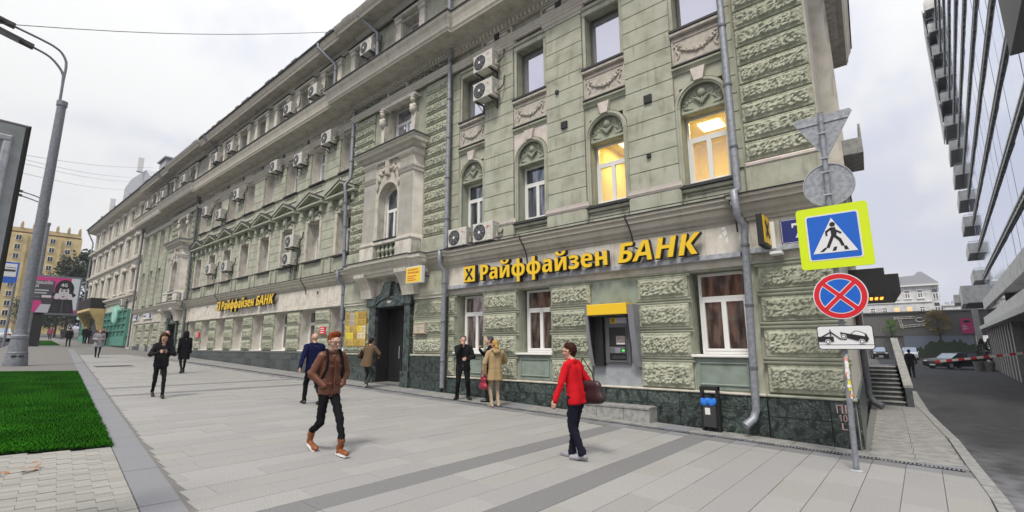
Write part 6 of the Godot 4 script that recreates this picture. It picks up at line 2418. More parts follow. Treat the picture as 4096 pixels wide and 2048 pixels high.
func disc(g: Geo, c: Vector2, r0: float, r1: float, z0: float, z1: float, n := 40) -> void:
	if r0 <= 0.0:
		g.prism(arc_pts(c.x, c.y, r1, 0, TAU - TAU / n, n - 1), z0, z1)
		return
	for k in n:
		var a := TAU * k / n
		var b := TAU * (k + 1) / n
		var p := func(r: float, e: float) -> Vector2: return c + Vector2(cos(e), sin(e)) * r
		g.prism(PackedVector2Array([p.call(r0, a), p.call(r1, a), p.call(r1, b), p.call(r0, b)]), z0, z1)

func rrect(x0: float, x1: float, y0: float, y1: float, r: float) -> PackedVector2Array:
	var p := PackedVector2Array()
	for q in [[x1 - r, y0 + r, -PI / 2], [x1 - r, y1 - r, 0.0], [x0 + r, y1 - r, PI / 2], [x0 + r, y0 + r, PI]]:
		p.append_array(arc_pts(q[0], q[1], r, q[2], q[2] + PI / 2, 5))
	return p

func stroke(g: Geo, a: Vector2, b: Vector2, w: float, z0: float, z1: float) -> void:
	var u := (b - a).normalized()
	var n := Vector2(-u.y, u.x) * w / 2
	g.prism(PackedVector2Array([a - n, b - n, b + n, a + n]), z0, z1)

func build_signs() -> void:
	rng.seed = 31
	bank_sign(-10.77, 3.81, 1.0, "long yellow bank lettering with logo above the windows right of the entrance")
	bank_sign(-32.0, 3.95, 1.04, "far yellow bank lettering on the cream band left of the entrance")
	var g: Geo
	# sign post at the corner
	var pole := thing("sign_post", "grey steel traffic sign post plastered with torn stickers at the corner", "post", on(-0.93, -8.7))
	var pa := on(-0.94, -8.70, -0.1)
	var pb := Vector3(-0.81, 5.55, -8.70)
	g = Geo.new()
	g.tube([pa, pb], 0.038, 14)
	g.tube([pb, pb + Vector3.UP * 0.012], 0.042, 14)
	part("pole", g, M.pipe, pole)
	g = Geo.new()
	g.lathe([Vector2(0.09, -0.02), Vector2(0.09, 0.012), Vector2(0.045, 0.03)], on(-0.94, -8.70), 14)
	part("foot_plate", g, M.zinc, pole)
	var cols := [lin(0.85, 0.25, 0.03), lin(0.7, 0.7, 0.7), lin(0.75, 0.35, 0.3), lin(0.1, 0.12, 0.02), lin(0.7, 0.65, 0.1), lin(0.8, 0.8, 0.8), lin(0.72, 0.7, 0.62), lin(0.65, 0.55, 0.02), lin(0.8, 0.78, 0.8), lin(0.75, 0.72, 0.75)]
	for k in 22:
		var f := 1.72 - 0.62 * (k / 21.0) + (rng.randf() - 0.5) * 0.03
		var p := pa.lerp(pb, (f - pa.y) / (pb.y - pa.y))
		var a0 := rng.randf_range(-0.3, 1.6)
		var hh := 0.018 + 0.03 * rng.randf()
		g = Geo.new()
		var wa := 0.7 + rng.randf() * 0.9
		for j in 5:
			var b0 := a0 + wa * j / 5.0
			var b1 := a0 + wa * (j + 1) / 5.0
			var r := 0.0388 + 0.0004 * k
			g.quad(p + Vector3(sin(b0) * r, -hh, cos(b0) * r), p + Vector3(sin(b1) * r, -hh + 0.01 * (rng.randf() - 0.5), cos(b1) * r), p + Vector3(sin(b1) * r, hh + 0.01 * rng.randf(), cos(b1) * r), p + Vector3(sin(b0) * r, hh, cos(b0) * r))
		part("sticker", g, mat(cols[k % cols.size()], 0.7), pole)
	g = Geo.new()
	for y in [4.18, 4.55, 4.78, 5.2, 3.2, 3.8, 2.45, 2.75, 1.98]:
		var p := pa.lerp(pb, (y - pa.y) / (pb.y - pa.y))
		g.tube([p + Vector3.DOWN * 0.012, p + Vector3.UP * 0.012], 0.044, 12)
		g.box(p + Vector3(-0.07, -0.012, 0.03), p + Vector3(0.07, 0.012, 0.05))
	part("clamps", g, M.zinc, pole)
	var zb := -8.70
	# yield sign and round sign seen from behind (in front of the pole lies their plate's back)
	var ys := thing("traffic_sign", "back of a bare grey triangular sign at the top of the post", "road sign", Vector3(-0.81, 4.8, zb))
	g = Geo.new()
	g.prism(PackedVector2Array([Vector2(-1.21, 5.50), Vector2(-1.19, 5.545), Vector2(-0.43, 5.545), Vector2(-0.40, 5.50), Vector2(-0.79, 4.82), Vector2(-0.83, 4.82)]), zb - 0.075, zb - 0.055)
	part("plate", g, M.sign_back, ys)
	g = Geo.new()
	g.box(Vector3(-1.16, 5.40, zb - 0.055), Vector3(-0.46, 5.43, zb - 0.04))
	g.box(Vector3(-0.56, 5.44, zb - 0.055), Vector3(-0.5, 5.49, zb - 0.05))
	part("stiffener", g, M.zinc, ys)
	var rs := thing("traffic_sign", "back of a bare grey round sign below the triangular one", "road sign", Vector3(-0.83, 4.02, zb))
	g = Geo.new()
	disc(g, Vector2(-0.83, 4.36), 0.0, 0.345, zb - 0.075, zb - 0.055)
	part("plate", g, M.sign_back, rs)
	g = Geo.new()
	disc(g, Vector2(-0.83, 4.36), 0.335, 0.35, zb - 0.08, zb - 0.045)
	part("rim", g, M.zinc, rs)
	# pedestrian crossing sign
	var zs := -8.61
	var cs := thing("traffic_sign", "blue pedestrian crossing sign on a fluorescent yellow green board", "road sign", Vector3(-0.84, 3.0, zs))
	g = Geo.new()
	g.prism(rrect(-1.305, -0.375, 3.015, 3.985, 0.05), zs - 0.025, zs)
	part("board", g, M.fluo, cs)
	g = Geo.new()
	g.prism(rrect(-1.185, -0.495, 3.14, 3.86, 0.04), zs + 0.001, zs + 0.003)
	part("border", g, M.sign_white, cs)
	g = Geo.new()
	g.prism(rrect(-1.165, -0.515, 3.16, 3.84, 0.03), zs + 0.004, zs + 0.006)
	part("field", g, M.sign_blue, cs)
	g = Geo.new()
	g.prism(PackedVector2Array([Vector2(-1.125, 3.25), Vector2(-0.555, 3.25), Vector2(-0.84, 3.79)]), zs + 0.007, zs + 0.009)
	part("triangle", g, M.sign_white, cs)
	g = Geo.new()
	var z0 := zs + 0.010
	var z1 := zs + 0.012
	disc(g, Vector2(-0.835, 3.685), 0.0, 0.037, z0, z1, 16)
	g.prism(PackedVector2Array([Vector2(-0.87, 3.635), Vector2(-0.805, 3.64), Vector2(-0.79, 3.56), Vector2(-0.805, 3.48), Vector2(-0.865, 3.49), Vector2(-0.865, 3.56)]), z0, z1)
	stroke(g, Vector2(-0.85, 3.63), Vector2(-0.93, 3.575), 0.032, z0, z1)
	stroke(g, Vector2(-0.925, 3.585), Vector2(-0.925, 3.515), 0.026, z0 + 0.0005, z1 + 0.0005)
	stroke(g, Vector2(-0.80, 3.585), Vector2(-0.735, 3.535), 0.028, z0 + 0.0005, z1 + 0.0005)
	stroke(g, Vector2(-0.85, 3.50), Vector2(-0.925, 3.33), 0.042, z0 + 0.0005, z1 + 0.0005)
	stroke(g, Vector2(-0.82, 3.50), Vector2(-0.765, 3.44), 0.042, z0 + 0.001, z1 + 0.001)
	stroke(g, Vector2(-0.768, 3.455), Vector2(-0.73, 3.34), 0.04, z0 + 0.0005, z1 + 0.0005)
	for q in [-1.0, -0.84, -0.68]:
		g.prism(PackedVector2Array([Vector2(q - 0.035, 3.275), Vector2(q + 0.015, 3.275), Vector2(q + 0.035 - (q + 0.84) * 0.25, 3.335), Vector2(q - 0.005 - (q + 0.84) * 0.25, 3.335)]), z0, z1)
	part("walking_figure", g, M.black, cs)
	# no stopping
	var ns := thing("traffic_sign", "round blue no stopping sign with a red ring and cross", "road sign", Vector3(-0.855, 2.25, zs))
	g = Geo.new()
	disc(g, Vector2(-0.855, 2.585), 0.0, 0.345, zs - 0.025, zs)
	part("plate", g, M.sign_white, ns)
	g = Geo.new()
	disc(g, Vector2(-0.855, 2.585), 0.265, 0.332, zs + 0.001, zs + 0.003)
	part("ring", g, M.sign_red, ns)
	g = Geo.new()
	disc(g, Vector2(-0.855, 2.585), 0.0, 0.252, zs + 0.001, zs + 0.003)
	part("field", g, M.sign_blue, ns)
	g = Geo.new()
	for d in [-1.0, 1.0]:
		stroke(g, Vector2(-0.855 - 0.185, 2.585 - d * 0.185), Vector2(-0.855 + 0.185, 2.585 + d * 0.185), 0.078, zs + 0.004 + d * 0.0004, zs + 0.005 + d * 0.0004)
	part("cross_edge", g, M.sign_white, ns)
	g = Geo.new()
	for d in [-1.0, 1.0]:
		stroke(g, Vector2(-0.855 - 0.19, 2.585 - d * 0.19), Vector2(-0.855 + 0.19, 2.585 + d * 0.19), 0.056, zs + 0.006 + d * 0.0004, zs + 0.0075 + d * 0.0004)
	part("cross", g, M.sign_red, ns)
	# tow-away plate
	var ts := thing("traffic_sign", "white tow away plate with a truck lifting a car", "road sign", Vector3(-0.86, 1.8, zs))
	g = Geo.new()
	g.prism(rrect(-1.205, -0.515, 1.795, 2.145, 0.04), zs - 0.02, zs)
	part("plate", g, M.black, ts)
	g = Geo.new()
	g.prism(rrect(-1.195, -0.525, 1.805, 2.135, 0.035), zs + 0.001, zs + 0.003)
	part("field", g, M.sign_white, ts)
	g = Geo.new()
	g.box(Vector3(-1.195, 1.862, z0 - 0.006), Vector3(-0.525, 1.868, z1 - 0.006))
	g.prism(PackedVector2Array([Vector2(-1.195, 1.91), Vector2(-1.0, 1.91), Vector2(-1.0, 1.985), Vector2(-1.195, 1.985)]), z0, z1)
	stroke(g, Vector2(-1.15, 1.98), Vector2(-1.035, 2.05), 0.014, z0, z1)
	stroke(g, Vector2(-1.035, 1.98), Vector2(-1.035, 2.09), 0.014, z0 + 0.0004, z1 + 0.0004)
	stroke(g, Vector2(-1.035, 2.055), Vector2(-0.915, 1.95), 0.016, z0 + 0.0008, z1 + 0.0008)
	stroke(g, Vector2(-0.92, 1.95), Vector2(-0.84, 1.945), 0.014, z0, z1)
	g.prism(PackedVector2Array([Vector2(-0.91, 2.05), Vector2(-0.79, 2.02), Vector2(-0.735, 2.065), Vector2(-0.69, 2.065), Vector2(-0.60, 2.02), Vector2(-0.575, 1.95), Vector2(-0.60, 1.905), Vector2(-0.72, 1.925), Vector2(-0.91, 1.99)]), z0, z1)
	part("pictogram", g, M.black, ts)
	g = Geo.new()
	g.prism(PackedVector2Array([Vector2(-0.775, 2.02), Vector2(-0.73, 2.055), Vector2(-0.693, 2.055), Vector2(-0.62, 2.018), Vector2(-0.62, 1.985)]), z1 + 0.0005, z1 + 0.001)
	for c in [Vector2(-1.075, 1.91), Vector2(-0.875, 1.985), Vector2(-0.66, 1.91)]:
		disc(g, c, 0.0, 0.036, z1 + 0.0005, z1 + 0.001, 16)
	part("windows_and_wheels", g, M.sign_white, ts)
	g = Geo.new()
	for c in [Vector2(-1.075, 1.91), Vector2(-0.875, 1.985), Vector2(-0.66, 1.91)]:
		disc(g, c, 0.019, 0.029, z1 + 0.0015, z1 + 0.002, 16)
	part("wheel_rings", g, M.black, ts)
	# house number, projecting sign, small lamp
	var hn := thing("house_number", "dark blue house number plate showing 7 beside the corner drainpipe", "number plate", Vector3(-1.6, 3.8, ZW + 0.1))
	g = Geo.new()
	g.bev(Vector3(-1.88, 3.81, ZW + 0.055), Vector3(-1.30, 4.30, ZW + 0.11), 0.008)
	part("plate", g, M.navy, hn)
	g = Geo.new()
	frame_panel(g, -1.868, -1.312, 3.822, 4.288, ZW + 0.105, 0.012, 0.007)
	part("border", g, M.sign_white, hn)
	text(hn, "numeral", "7", 0.29, Transform3D(Basis.IDENTITY, Vector3(-1.70, 3.91, ZW + 0.113)), M.sign_white, 0.004, 0.0, 700, 0.0, true)
	var ps := thing("projecting_sign", "black and yellow projecting box sign on the corner pier beside the pipe", "sign", Vector3(-2.1, 3.74, ZW + 0.4))
	g = Geo.new()
	g.bev(Vector3(-2.17, 3.74, ZW + 0.16), Vector3(-2.06, 4.36, ZW + 0.74), 0.01, true)
	part("case", g, M.black, ps)
	g = Geo.new()
	g.box(Vector3(-2.06, 3.80, ZW + 0.22), Vector3(-2.045, 4.34, ZW + 0.70))
	part("face", g, M.yellow, ps)
	g = Geo.new()
	g.boxt(Transform3D(Basis(Vector3.RIGHT, 0.7), Vector3(-2.04, 4.08, ZW + 0.46)), Vector3(0, -0.2, -0.03), Vector3(0.006, 0.2, 0.03))
	g.boxt(Transform3D(Basis(Vector3.RIGHT, -0.7), Vector3(-2.038, 4.08, ZW + 0.46)), Vector3(0, -0.2, -0.03), Vector3(0.006, 0.2, 0.03))
	part("emblem", g, M.black, ps)
	g = Geo.new()
	g.box(Vector3(-2.045, 3.74, ZW + 0.1), Vector3(-1.97, 4.28, ZW + 0.2))
	part("bracket", g, M.pvc, ps)
	g = Geo.new()
	g.tube([Vector3(-2.1, 3.9, ZW), Vector3(-2.1, 3.9, ZW + 0.2)], 0.02, 6)
	part("bracket", g, M.pvc, ps)
	g = Geo.new()
	g.tube([Vector3(-2.1, 4.25, ZW), Vector3(-2.1, 4.25, ZW + 0.2)], 0.02, 6)
	part("bracket", g, M.pvc, ps)
	var fl := thing("floodlight", "small white floodlight under the cable tray of the corner pier", "lamp", Vector3(-2.0, 3.6, ZW + 0.2))
	g = Geo.new()
	g.bev(Vector3(-2.08, 3.60, ZW + 0.12), Vector3(-1.86, 3.66, ZW + 0.32), 0.012, true)
	part("housing", g, M.white, fl)
	g = Geo.new()
	g.tube([Vector3(-1.9, 3.63, ZW + 0.05), Vector3(-1.9, 3.63, ZW + 0.14)], 0.03, 8)
	part("arm", g, M.dark, fl)
	# cash machine in its grey niche
	var atm := thing("cash_machine", "grey cash machine with a yellow hood set in the bank wall", "cash machine", Vector3(-5.7, 0.9, ZW))
	g = Geo.new()
	g.box(Vector3(-6.345, 0.905, ZW - 0.15), Vector3(-5.065, 2.72, ZW - 0.045))
	part("surround", g, M.atm_wall, atm)
	g = Geo.new()
	g.box(Vector3(-6.345, 2.722, ZW - 0.15), Vector3(-5.065, 3.5, ZW - 0.05))
	part("upper_panel", g, M.grey_green, atm)
	g = Geo.new()
	g.bev(Vector3(-5.98, 1.42, ZW - 0.1), Vector3(-5.30, 2.56, ZW + 0.02), 0.02)
	part("body", g, M.atm_body, atm)
	g = Geo.new()
	g.box(Vector3(-6.22, 1.36, ZW - 0.05), Vector3(-5.99, 2.60, ZW + 0.10))
	part("side_panel", g, M.black, atm)
	g = Geo.new()
	frame_panel(g, -5.88, -5.36, 1.46, 2.32, ZW + 0.02, 0.035, 0.03)
	part("fascia", g, M.atm_body, atm)
	g = Geo.new()
	g.box(Vector3(-5.845, 1.50, ZW + 0.02), Vector3(-5.395, 2.29, ZW + 0.026))
	part("recess", g, M.black, atm)
	g = Geo.new()
	g.box(Vector3(-5.66, 1.87, ZW + 0.028), Vector3(-5.42, 2.08, ZW + 0.034))
	part("screen", g, print_mat(screen_image(), 0.25), atm)
	g = Geo.new()
	g.bev(Vector3(-5.83, 1.66, ZW + 0.026), Vector3(-5.41, 1.82, ZW + 0.09), 0.02)
	part("keypad_shelf", g, M.atm_body, atm)
	g = Geo.new()
	for r in 3:
		for c in 4:
			g.bev(Vector3(-5.66 + c * 0.035, 1.68 + r * 0.04, ZW + 0.09), Vector3(-5.635 + c * 0.035, 1.71 + r * 0.04, ZW + 0.10), 0.003)
	part("keypad", g, M.zinc, atm)
	g = Geo.new()
	g.box(Vector3(-5.47, 1.72, ZW + 0.091), Vector3(-5.42, 1.75, ZW + 0.1))
	part("card_light", g, M.green_lamp, atm)
	g = Geo.new()
	for q in [[-5.76, -5.42, 1.535, 1.64]]:
		g.box(Vector3(q[0], q[2], ZW + 0.027), Vector3(q[1], q[3], ZW + 0.05))
		g.box(Vector3(q[0] + 0.08, q[2] + 0.03, ZW + 0.05), Vector3(q[1] - 0.08, q[2] + 0.045, ZW + 0.055))
	part("cash_slot", g, M.dark, atm)
	g = Geo.new()
	g.box(Vector3(-5.79, 2.385, ZW + 0.021), Vector3(-5.35, 2.52, ZW + 0.05))
	var hb := part("header_plate", g, M.lilac, atm)
	g = Geo.new()
	g.box(Vector3(-5.79, 2.385, ZW + 0.051), Vector3(-5.64, 2.52, ZW + 0.056))
	part("logo_face", g, M.yellow, hb)
	g = Geo.new()
	stroke(g, Vector2(-5.755, 2.41), Vector2(-5.675, 2.5), 0.022, ZW + 0.057, ZW + 0.059)
	stroke(g, Vector2(-5.675, 2.41), Vector2(-5.755, 2.5), 0.022, ZW + 0.0575, ZW + 0.0595)
	part("logo_emblem", g, M.black, hb)
	g = Geo.new()
	g.bev(Vector3(-6.24, 2.58, ZW - 0.05), Vector3(-5.17, 2.84, ZW + 0.40), 0.01)
	part("hood", g, M.yellow, atm)
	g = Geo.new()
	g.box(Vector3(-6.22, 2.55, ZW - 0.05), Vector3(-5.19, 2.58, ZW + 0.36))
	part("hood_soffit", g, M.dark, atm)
	for s in [[-6.33, -6.24], [-5.16, -5.02]]:
		g = Geo.new()
		var pr := PackedVector2Array([Vector2(-0.05, 1.36), Vector2(0.10, 1.36), Vector2(0.18, 1.62), Vector2(0.27, 2.0), Vector2(0.33, 2.4), Vector2(0.36, 2.80), Vector2(-0.05, 2.80)])
		g.prism(pr, 0, s[1] - s[0])
		g.xf(Transform3D(Basis(Vector3.UP, -PI / 2), Vector3(s[1], 0, ZW)))
		part("side_fin", g, M.atm_fin, atm)
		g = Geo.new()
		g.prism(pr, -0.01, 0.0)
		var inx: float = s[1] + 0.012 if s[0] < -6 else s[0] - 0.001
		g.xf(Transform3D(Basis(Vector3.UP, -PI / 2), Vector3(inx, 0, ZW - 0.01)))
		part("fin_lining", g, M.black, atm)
	# step block below it
	var sb := thing("step_block", "pale concrete step block at the foot of the cash machine", "step", on(-5.8, -10.3))
	var gy0 := gy(-5.8, -10.3)
	for q in [[-6.85, -6.05], [-6.04, -5.35], [-5.34, -4.72]]:
		g = Geo.new()
		g.bev(Vector3(q[0], gy0 - 0.2, ZW + 0.02), Vector3(q[1], gy0 + 0.235, -10.16), 0.008)
		part("block_face", g, M.conc, sb)
		g = Geo.new()
		g.bev(Vector3(q[0] - 0.004, gy0 + 0.236, ZW + 0.02), Vector3(q[1] + 0.004, gy0 + 0.29, -10.145), 0.008)
		part("tread_stone", g, M.kerb, sb)
	# litter bin
	var bi := thing("litter_bin", "black steel litter bin with a blue bag hanging out by the plinth", "bin", on(-3.45, -10.33))
	var by := gy(-3.45, -10.33)
	g = Geo.new()
	for x in [-3.63, -3.32]:
		g.box(Vector3(x, by - 0.02, -10.40), Vector3(x + 0.045, by + 0.87, -10.26))
	g.box(Vector3(-3.63, by + 0.80, -10.41), Vector3(-3.275, by + 0.87, -10.25))
	part("frame", g, M.black, bi)
	g = Geo.new()
	g.bev(Vector3(-3.58, by + 0.08, -10.48), Vector3(-3.325, by + 0.60, -10.20), 0.015, true)
	part("bucket", g, M.dark, bi)
	g = Geo.new()
	var r2 := RandomNumberGenerator.new()
	r2.seed = 4
	for k in 9:
		g.ball(Vector3(-3.58 + k * 0.031, by + 0.575 - 0.02 * sin(k * 1.3), -10.20), Vector3(0.035, 0.06 + 0.02 * r2.randf(), 0.02), 7)
	g.box(Vector3(-3.6, by + 0.58, -10.49), Vector3(-3.31, by + 0.635, -10.19))
	part("bag", g, M.blue_bag, bi)
	g = Geo.new()
	g.box(Vector3(-3.53, by + 0.33, -10.199), Vector3(-3.43, by + 0.46, -10.196))
	for k in 4:
		g.box(Vector3(-3.52, by + 0.35 + k * 0.025, -10.1955), Vector3(-3.45 + 0.01 * (k % 2), by + 0.358 + k * 0.025, -10.195))
	part("label_sheet", g, M.white, bi)
	# notice board, yellow box sign, plaque, red plates
	var nb := thing("notice_board", "brass notice board covered with yellow papers left of the entrance door", "notice board", Vector3(-16.9, 1.84, ZW + 0.2))
	g = Geo.new()
	g.bev(Vector3(-17.66, 1.84, ZW + 0.12), Vector3(-16.20, 3.18, ZW + 0.19), 0.01)
	part("board", g, M.brass, nb)
	var tone := [lin(0.5, 0.34, 0.06), lin(0.62, 0.46, 0.10), lin(0.42, 0.28, 0.05), lin(0.75, 0.62, 0.05), lin(0.74, 0.62, 0.40), lin(0.40, 0.42, 0.46), lin(0.58, 0.40, 0.10)]
	for r in 5:
		for c in 5:
			g = Geo.new()
			var x := -17.62 + c * 0.285
			var y := 1.87 + r * 0.26
			g.box(Vector3(x, y, ZW + 0.19), Vector3(x + 0.27, y + 0.245, ZW + 0.196 + 0.002 * ((r + c) % 3)))
			var kk: int = [0, 1, 2, 6, 0, 2, 0, 6, 1][(r * 5 + c * 3) % 9]
			if r == 1 and c < 2: kk = 3
			if r == 1 and c == 3: kk = 4
			if r == 2 and c >= 3: kk = 3 if c == 3 else 4
			if r == 1 and c == 4: kk = 4
			if r >= 3 and c == 1: kk = 5
			part("paper", g, mat(tone[kk], 0.35 if kk in [0, 2] else 0.7), nb)
	g = Geo.new()
	for r in 5:
		for c in 5:
			for k in 4:
				g.box(Vector3(-17.59 + c * 0.285, 1.9 + r * 0.26 + k * 0.045, ZW + 0.201), Vector3(-17.45 + c * 0.285 + 0.03 * ((k + c) % 4), 1.908 + r * 0.26 + k * 0.045, ZW + 0.2025))
	tag(part("print_lines", g, M.print_brown, nb), "", "", "", "stuff")
	var yb := thing("box_sign", "white edged yellow box sign with small red print above the entrance", "sign", Vector3(-12.6, 3.9, ZW + 0.7))
	g = Geo.new()
	g.bev(Vector3(-13.02, 3.90, ZW + 0.66), Vector3(-12.20, 4.46, ZW + 0.80), 0.01, true)
	part("case", g, M.sign_white, yb)
	g = Geo.new()
	g.box(Vector3(-12.99, 3.93, ZW + 0.80), Vector3(-12.23, 4.43, ZW + 0.806))
	part("face", g, M.yellow_b, yb)
	text(yb, "lettering", "НОТАРИУС", 0.055, Transform3D(Basis.IDENTITY, Vector3(-12.92, 4.33, ZW + 0.808)), M.sign_red, 0.003, 0.55)
	text(yb, "lettering", "ПЕРЕВОДЫ", 0.055, Transform3D(Basis.IDENTITY, Vector3(-12.92, 4.23, ZW + 0.808)), M.sign_red, 0.003, 0.60)
	g = Geo.new()
	for k in 3:
		g.box(Vector3(-12.92, 4.13 - k * 0.07, ZW + 0.806), Vector3(-12.45 - 0.1 * (k % 2), 4.155 - k * 0.07, ZW + 0.809))
	part("print_lines", g, M.sign_red, yb)
	g = Geo.new()
	g.tube([Vector3(-12.6, 4.2, ZW + 0.1), Vector3(-12.6, 4.2, ZW + 0.68)], 0.02, 6)
	part("arm", g, M.dark, yb)
	var pq := thing("brass_plaque", "framed pale plaque on the rough stones right of the entrance", "plaque", Vector3(-13.0, 2.26, ZW + 0.2))
	g = Geo.new()
	g.bev(Vector3(-13.25, 2.25, ZW + 0.12), Vector3(-12.62, 2.62, ZW + 0.24), 0.01)
	part("plate", g, M.relief, pq)
	g = Geo.new()
	frame_panel(g, -13.24, -12.63, 2.26, 2.61, ZW + 0.24, 0.025, 0.012)
	g.box(Vector3(-13.1, 2.45, ZW + 0.24), Vector3(-12.78, 2.47, ZW + 0.243))
	g.box(Vector3(-13.05, 2.37, ZW + 0.24), Vector3(-12.85, 2.385, ZW + 0.243))
	part("engraving", g, M.brass, pq)
	for q in [[-19.9, 2.35, "small red plate with white lines between the last two windows before the entrance"], [-35.75, 2.42, "small red plate with white lines at the far end of the low windows"]]:
		var rp := thing("red_plate", q[2], "plate", Vector3(q[0], q[1], ZW + 0.1))
		g = Geo.new()
		g.bev(Vector3(q[0], q[1], ZW + 0.02), Vector3(q[0] + 0.5, q[1] + 0.33, ZW + 0.10), 0.008)
		part("plate", g, M.red, rp)
		g = Geo.new()
		for k in 3:
			g.box(Vector3(q[0] + 0.07, q[1] + 0.06 + k * 0.09, ZW + 0.10), Vector3(q[0] + 0.36 + 0.05 * (k % 2), q[1] + 0.095 + k * 0.09, ZW + 0.104))
		part("print_lines", g, M.sign_white, rp)
	for q in [[-52.6, 4.05, 1.7, "pale shop plate nearest the teal shop front"], [-49.4, 4.05, 2.6, "longer pale shop plate with a blue corner in the far section"]]:
		var sp := thing("shop_plate", q[3], "sign", Vector3(q[0], q[1], ZW + 0.1))
		g = Geo.new()
		g.bev(Vector3(q[0], q[1], ZW + 0.03), Vector3(q[0] + q[2], q[1] + 0.52, ZW + 0.12), 0.01)
		part("plate", g, M.chalk, sp)
		g = Geo.new()
		g.box(Vector3(q[0] + q[2] - 0.6, q[1] + 0.05, ZW + 0.12), Vector3(q[0] + q[2] - 0.1, q[1] + 0.47, ZW + 0.125))
		part("mark", g, M.navy, sp)
		g = Geo.new()
		for k in 6:
			g.box(Vector3(q[0] + 0.12 + k * 0.16, q[1] + 0.2, ZW + 0.12), Vector3(q[0] + 0.22 + k * 0.16, q[1] + 0.34, ZW + 0.124))
		part("print_lines", g, M.navy, sp)
	# chalked letters on the corner plinth
	var gf := thing("graffiti", "pinkish sprayed letters on the dark marble at the corner", "graffiti", Vector3(-1.3, 0.5, ZW + 0.11))
	text(gf, "letters", "ПП", 0.14, Transform3D(Basis.IDENTITY, Vector3(-1.33, 0.66, ZW + 0.108)), M.chalk_pink, 0.003, 0.26, 400)
	text(gf, "letters", "10", 0.11, Transform3D(Basis.IDENTITY, Vector3(-1.30, 0.52, ZW + 0.108)), M.chalk_pink, 0.003, 0.14, 400)
	text(gf, "letters", "LZ", 0.11, Transform3D(Basis.IDENTITY, Vector3(-1.28, 0.38, ZW + 0.108)), M.chalk_pink, 0.003, 0.22, 400)

func screen_image() -> Image:
	var im := Image.create(64, 48, false, Image.FORMAT_RGB8)
	var f := noise(FastNoiseLite.TYPE_SIMPLEX, 0.06, 3, 0.0, 9)
	for y in 48:
		for x in 64:
			var k := 0.5 + 0.5 * f.get_noise_2d(x, y)
			im.set_pixel(x, y, Color(0.75, 0.6, 0.4).lerp(Color(0.35, 0.42, 0.6), k))
	im.fill_rect(Rect2i(2, 38, 60, 7), Color(0.85, 0.85, 0.85))
	return im

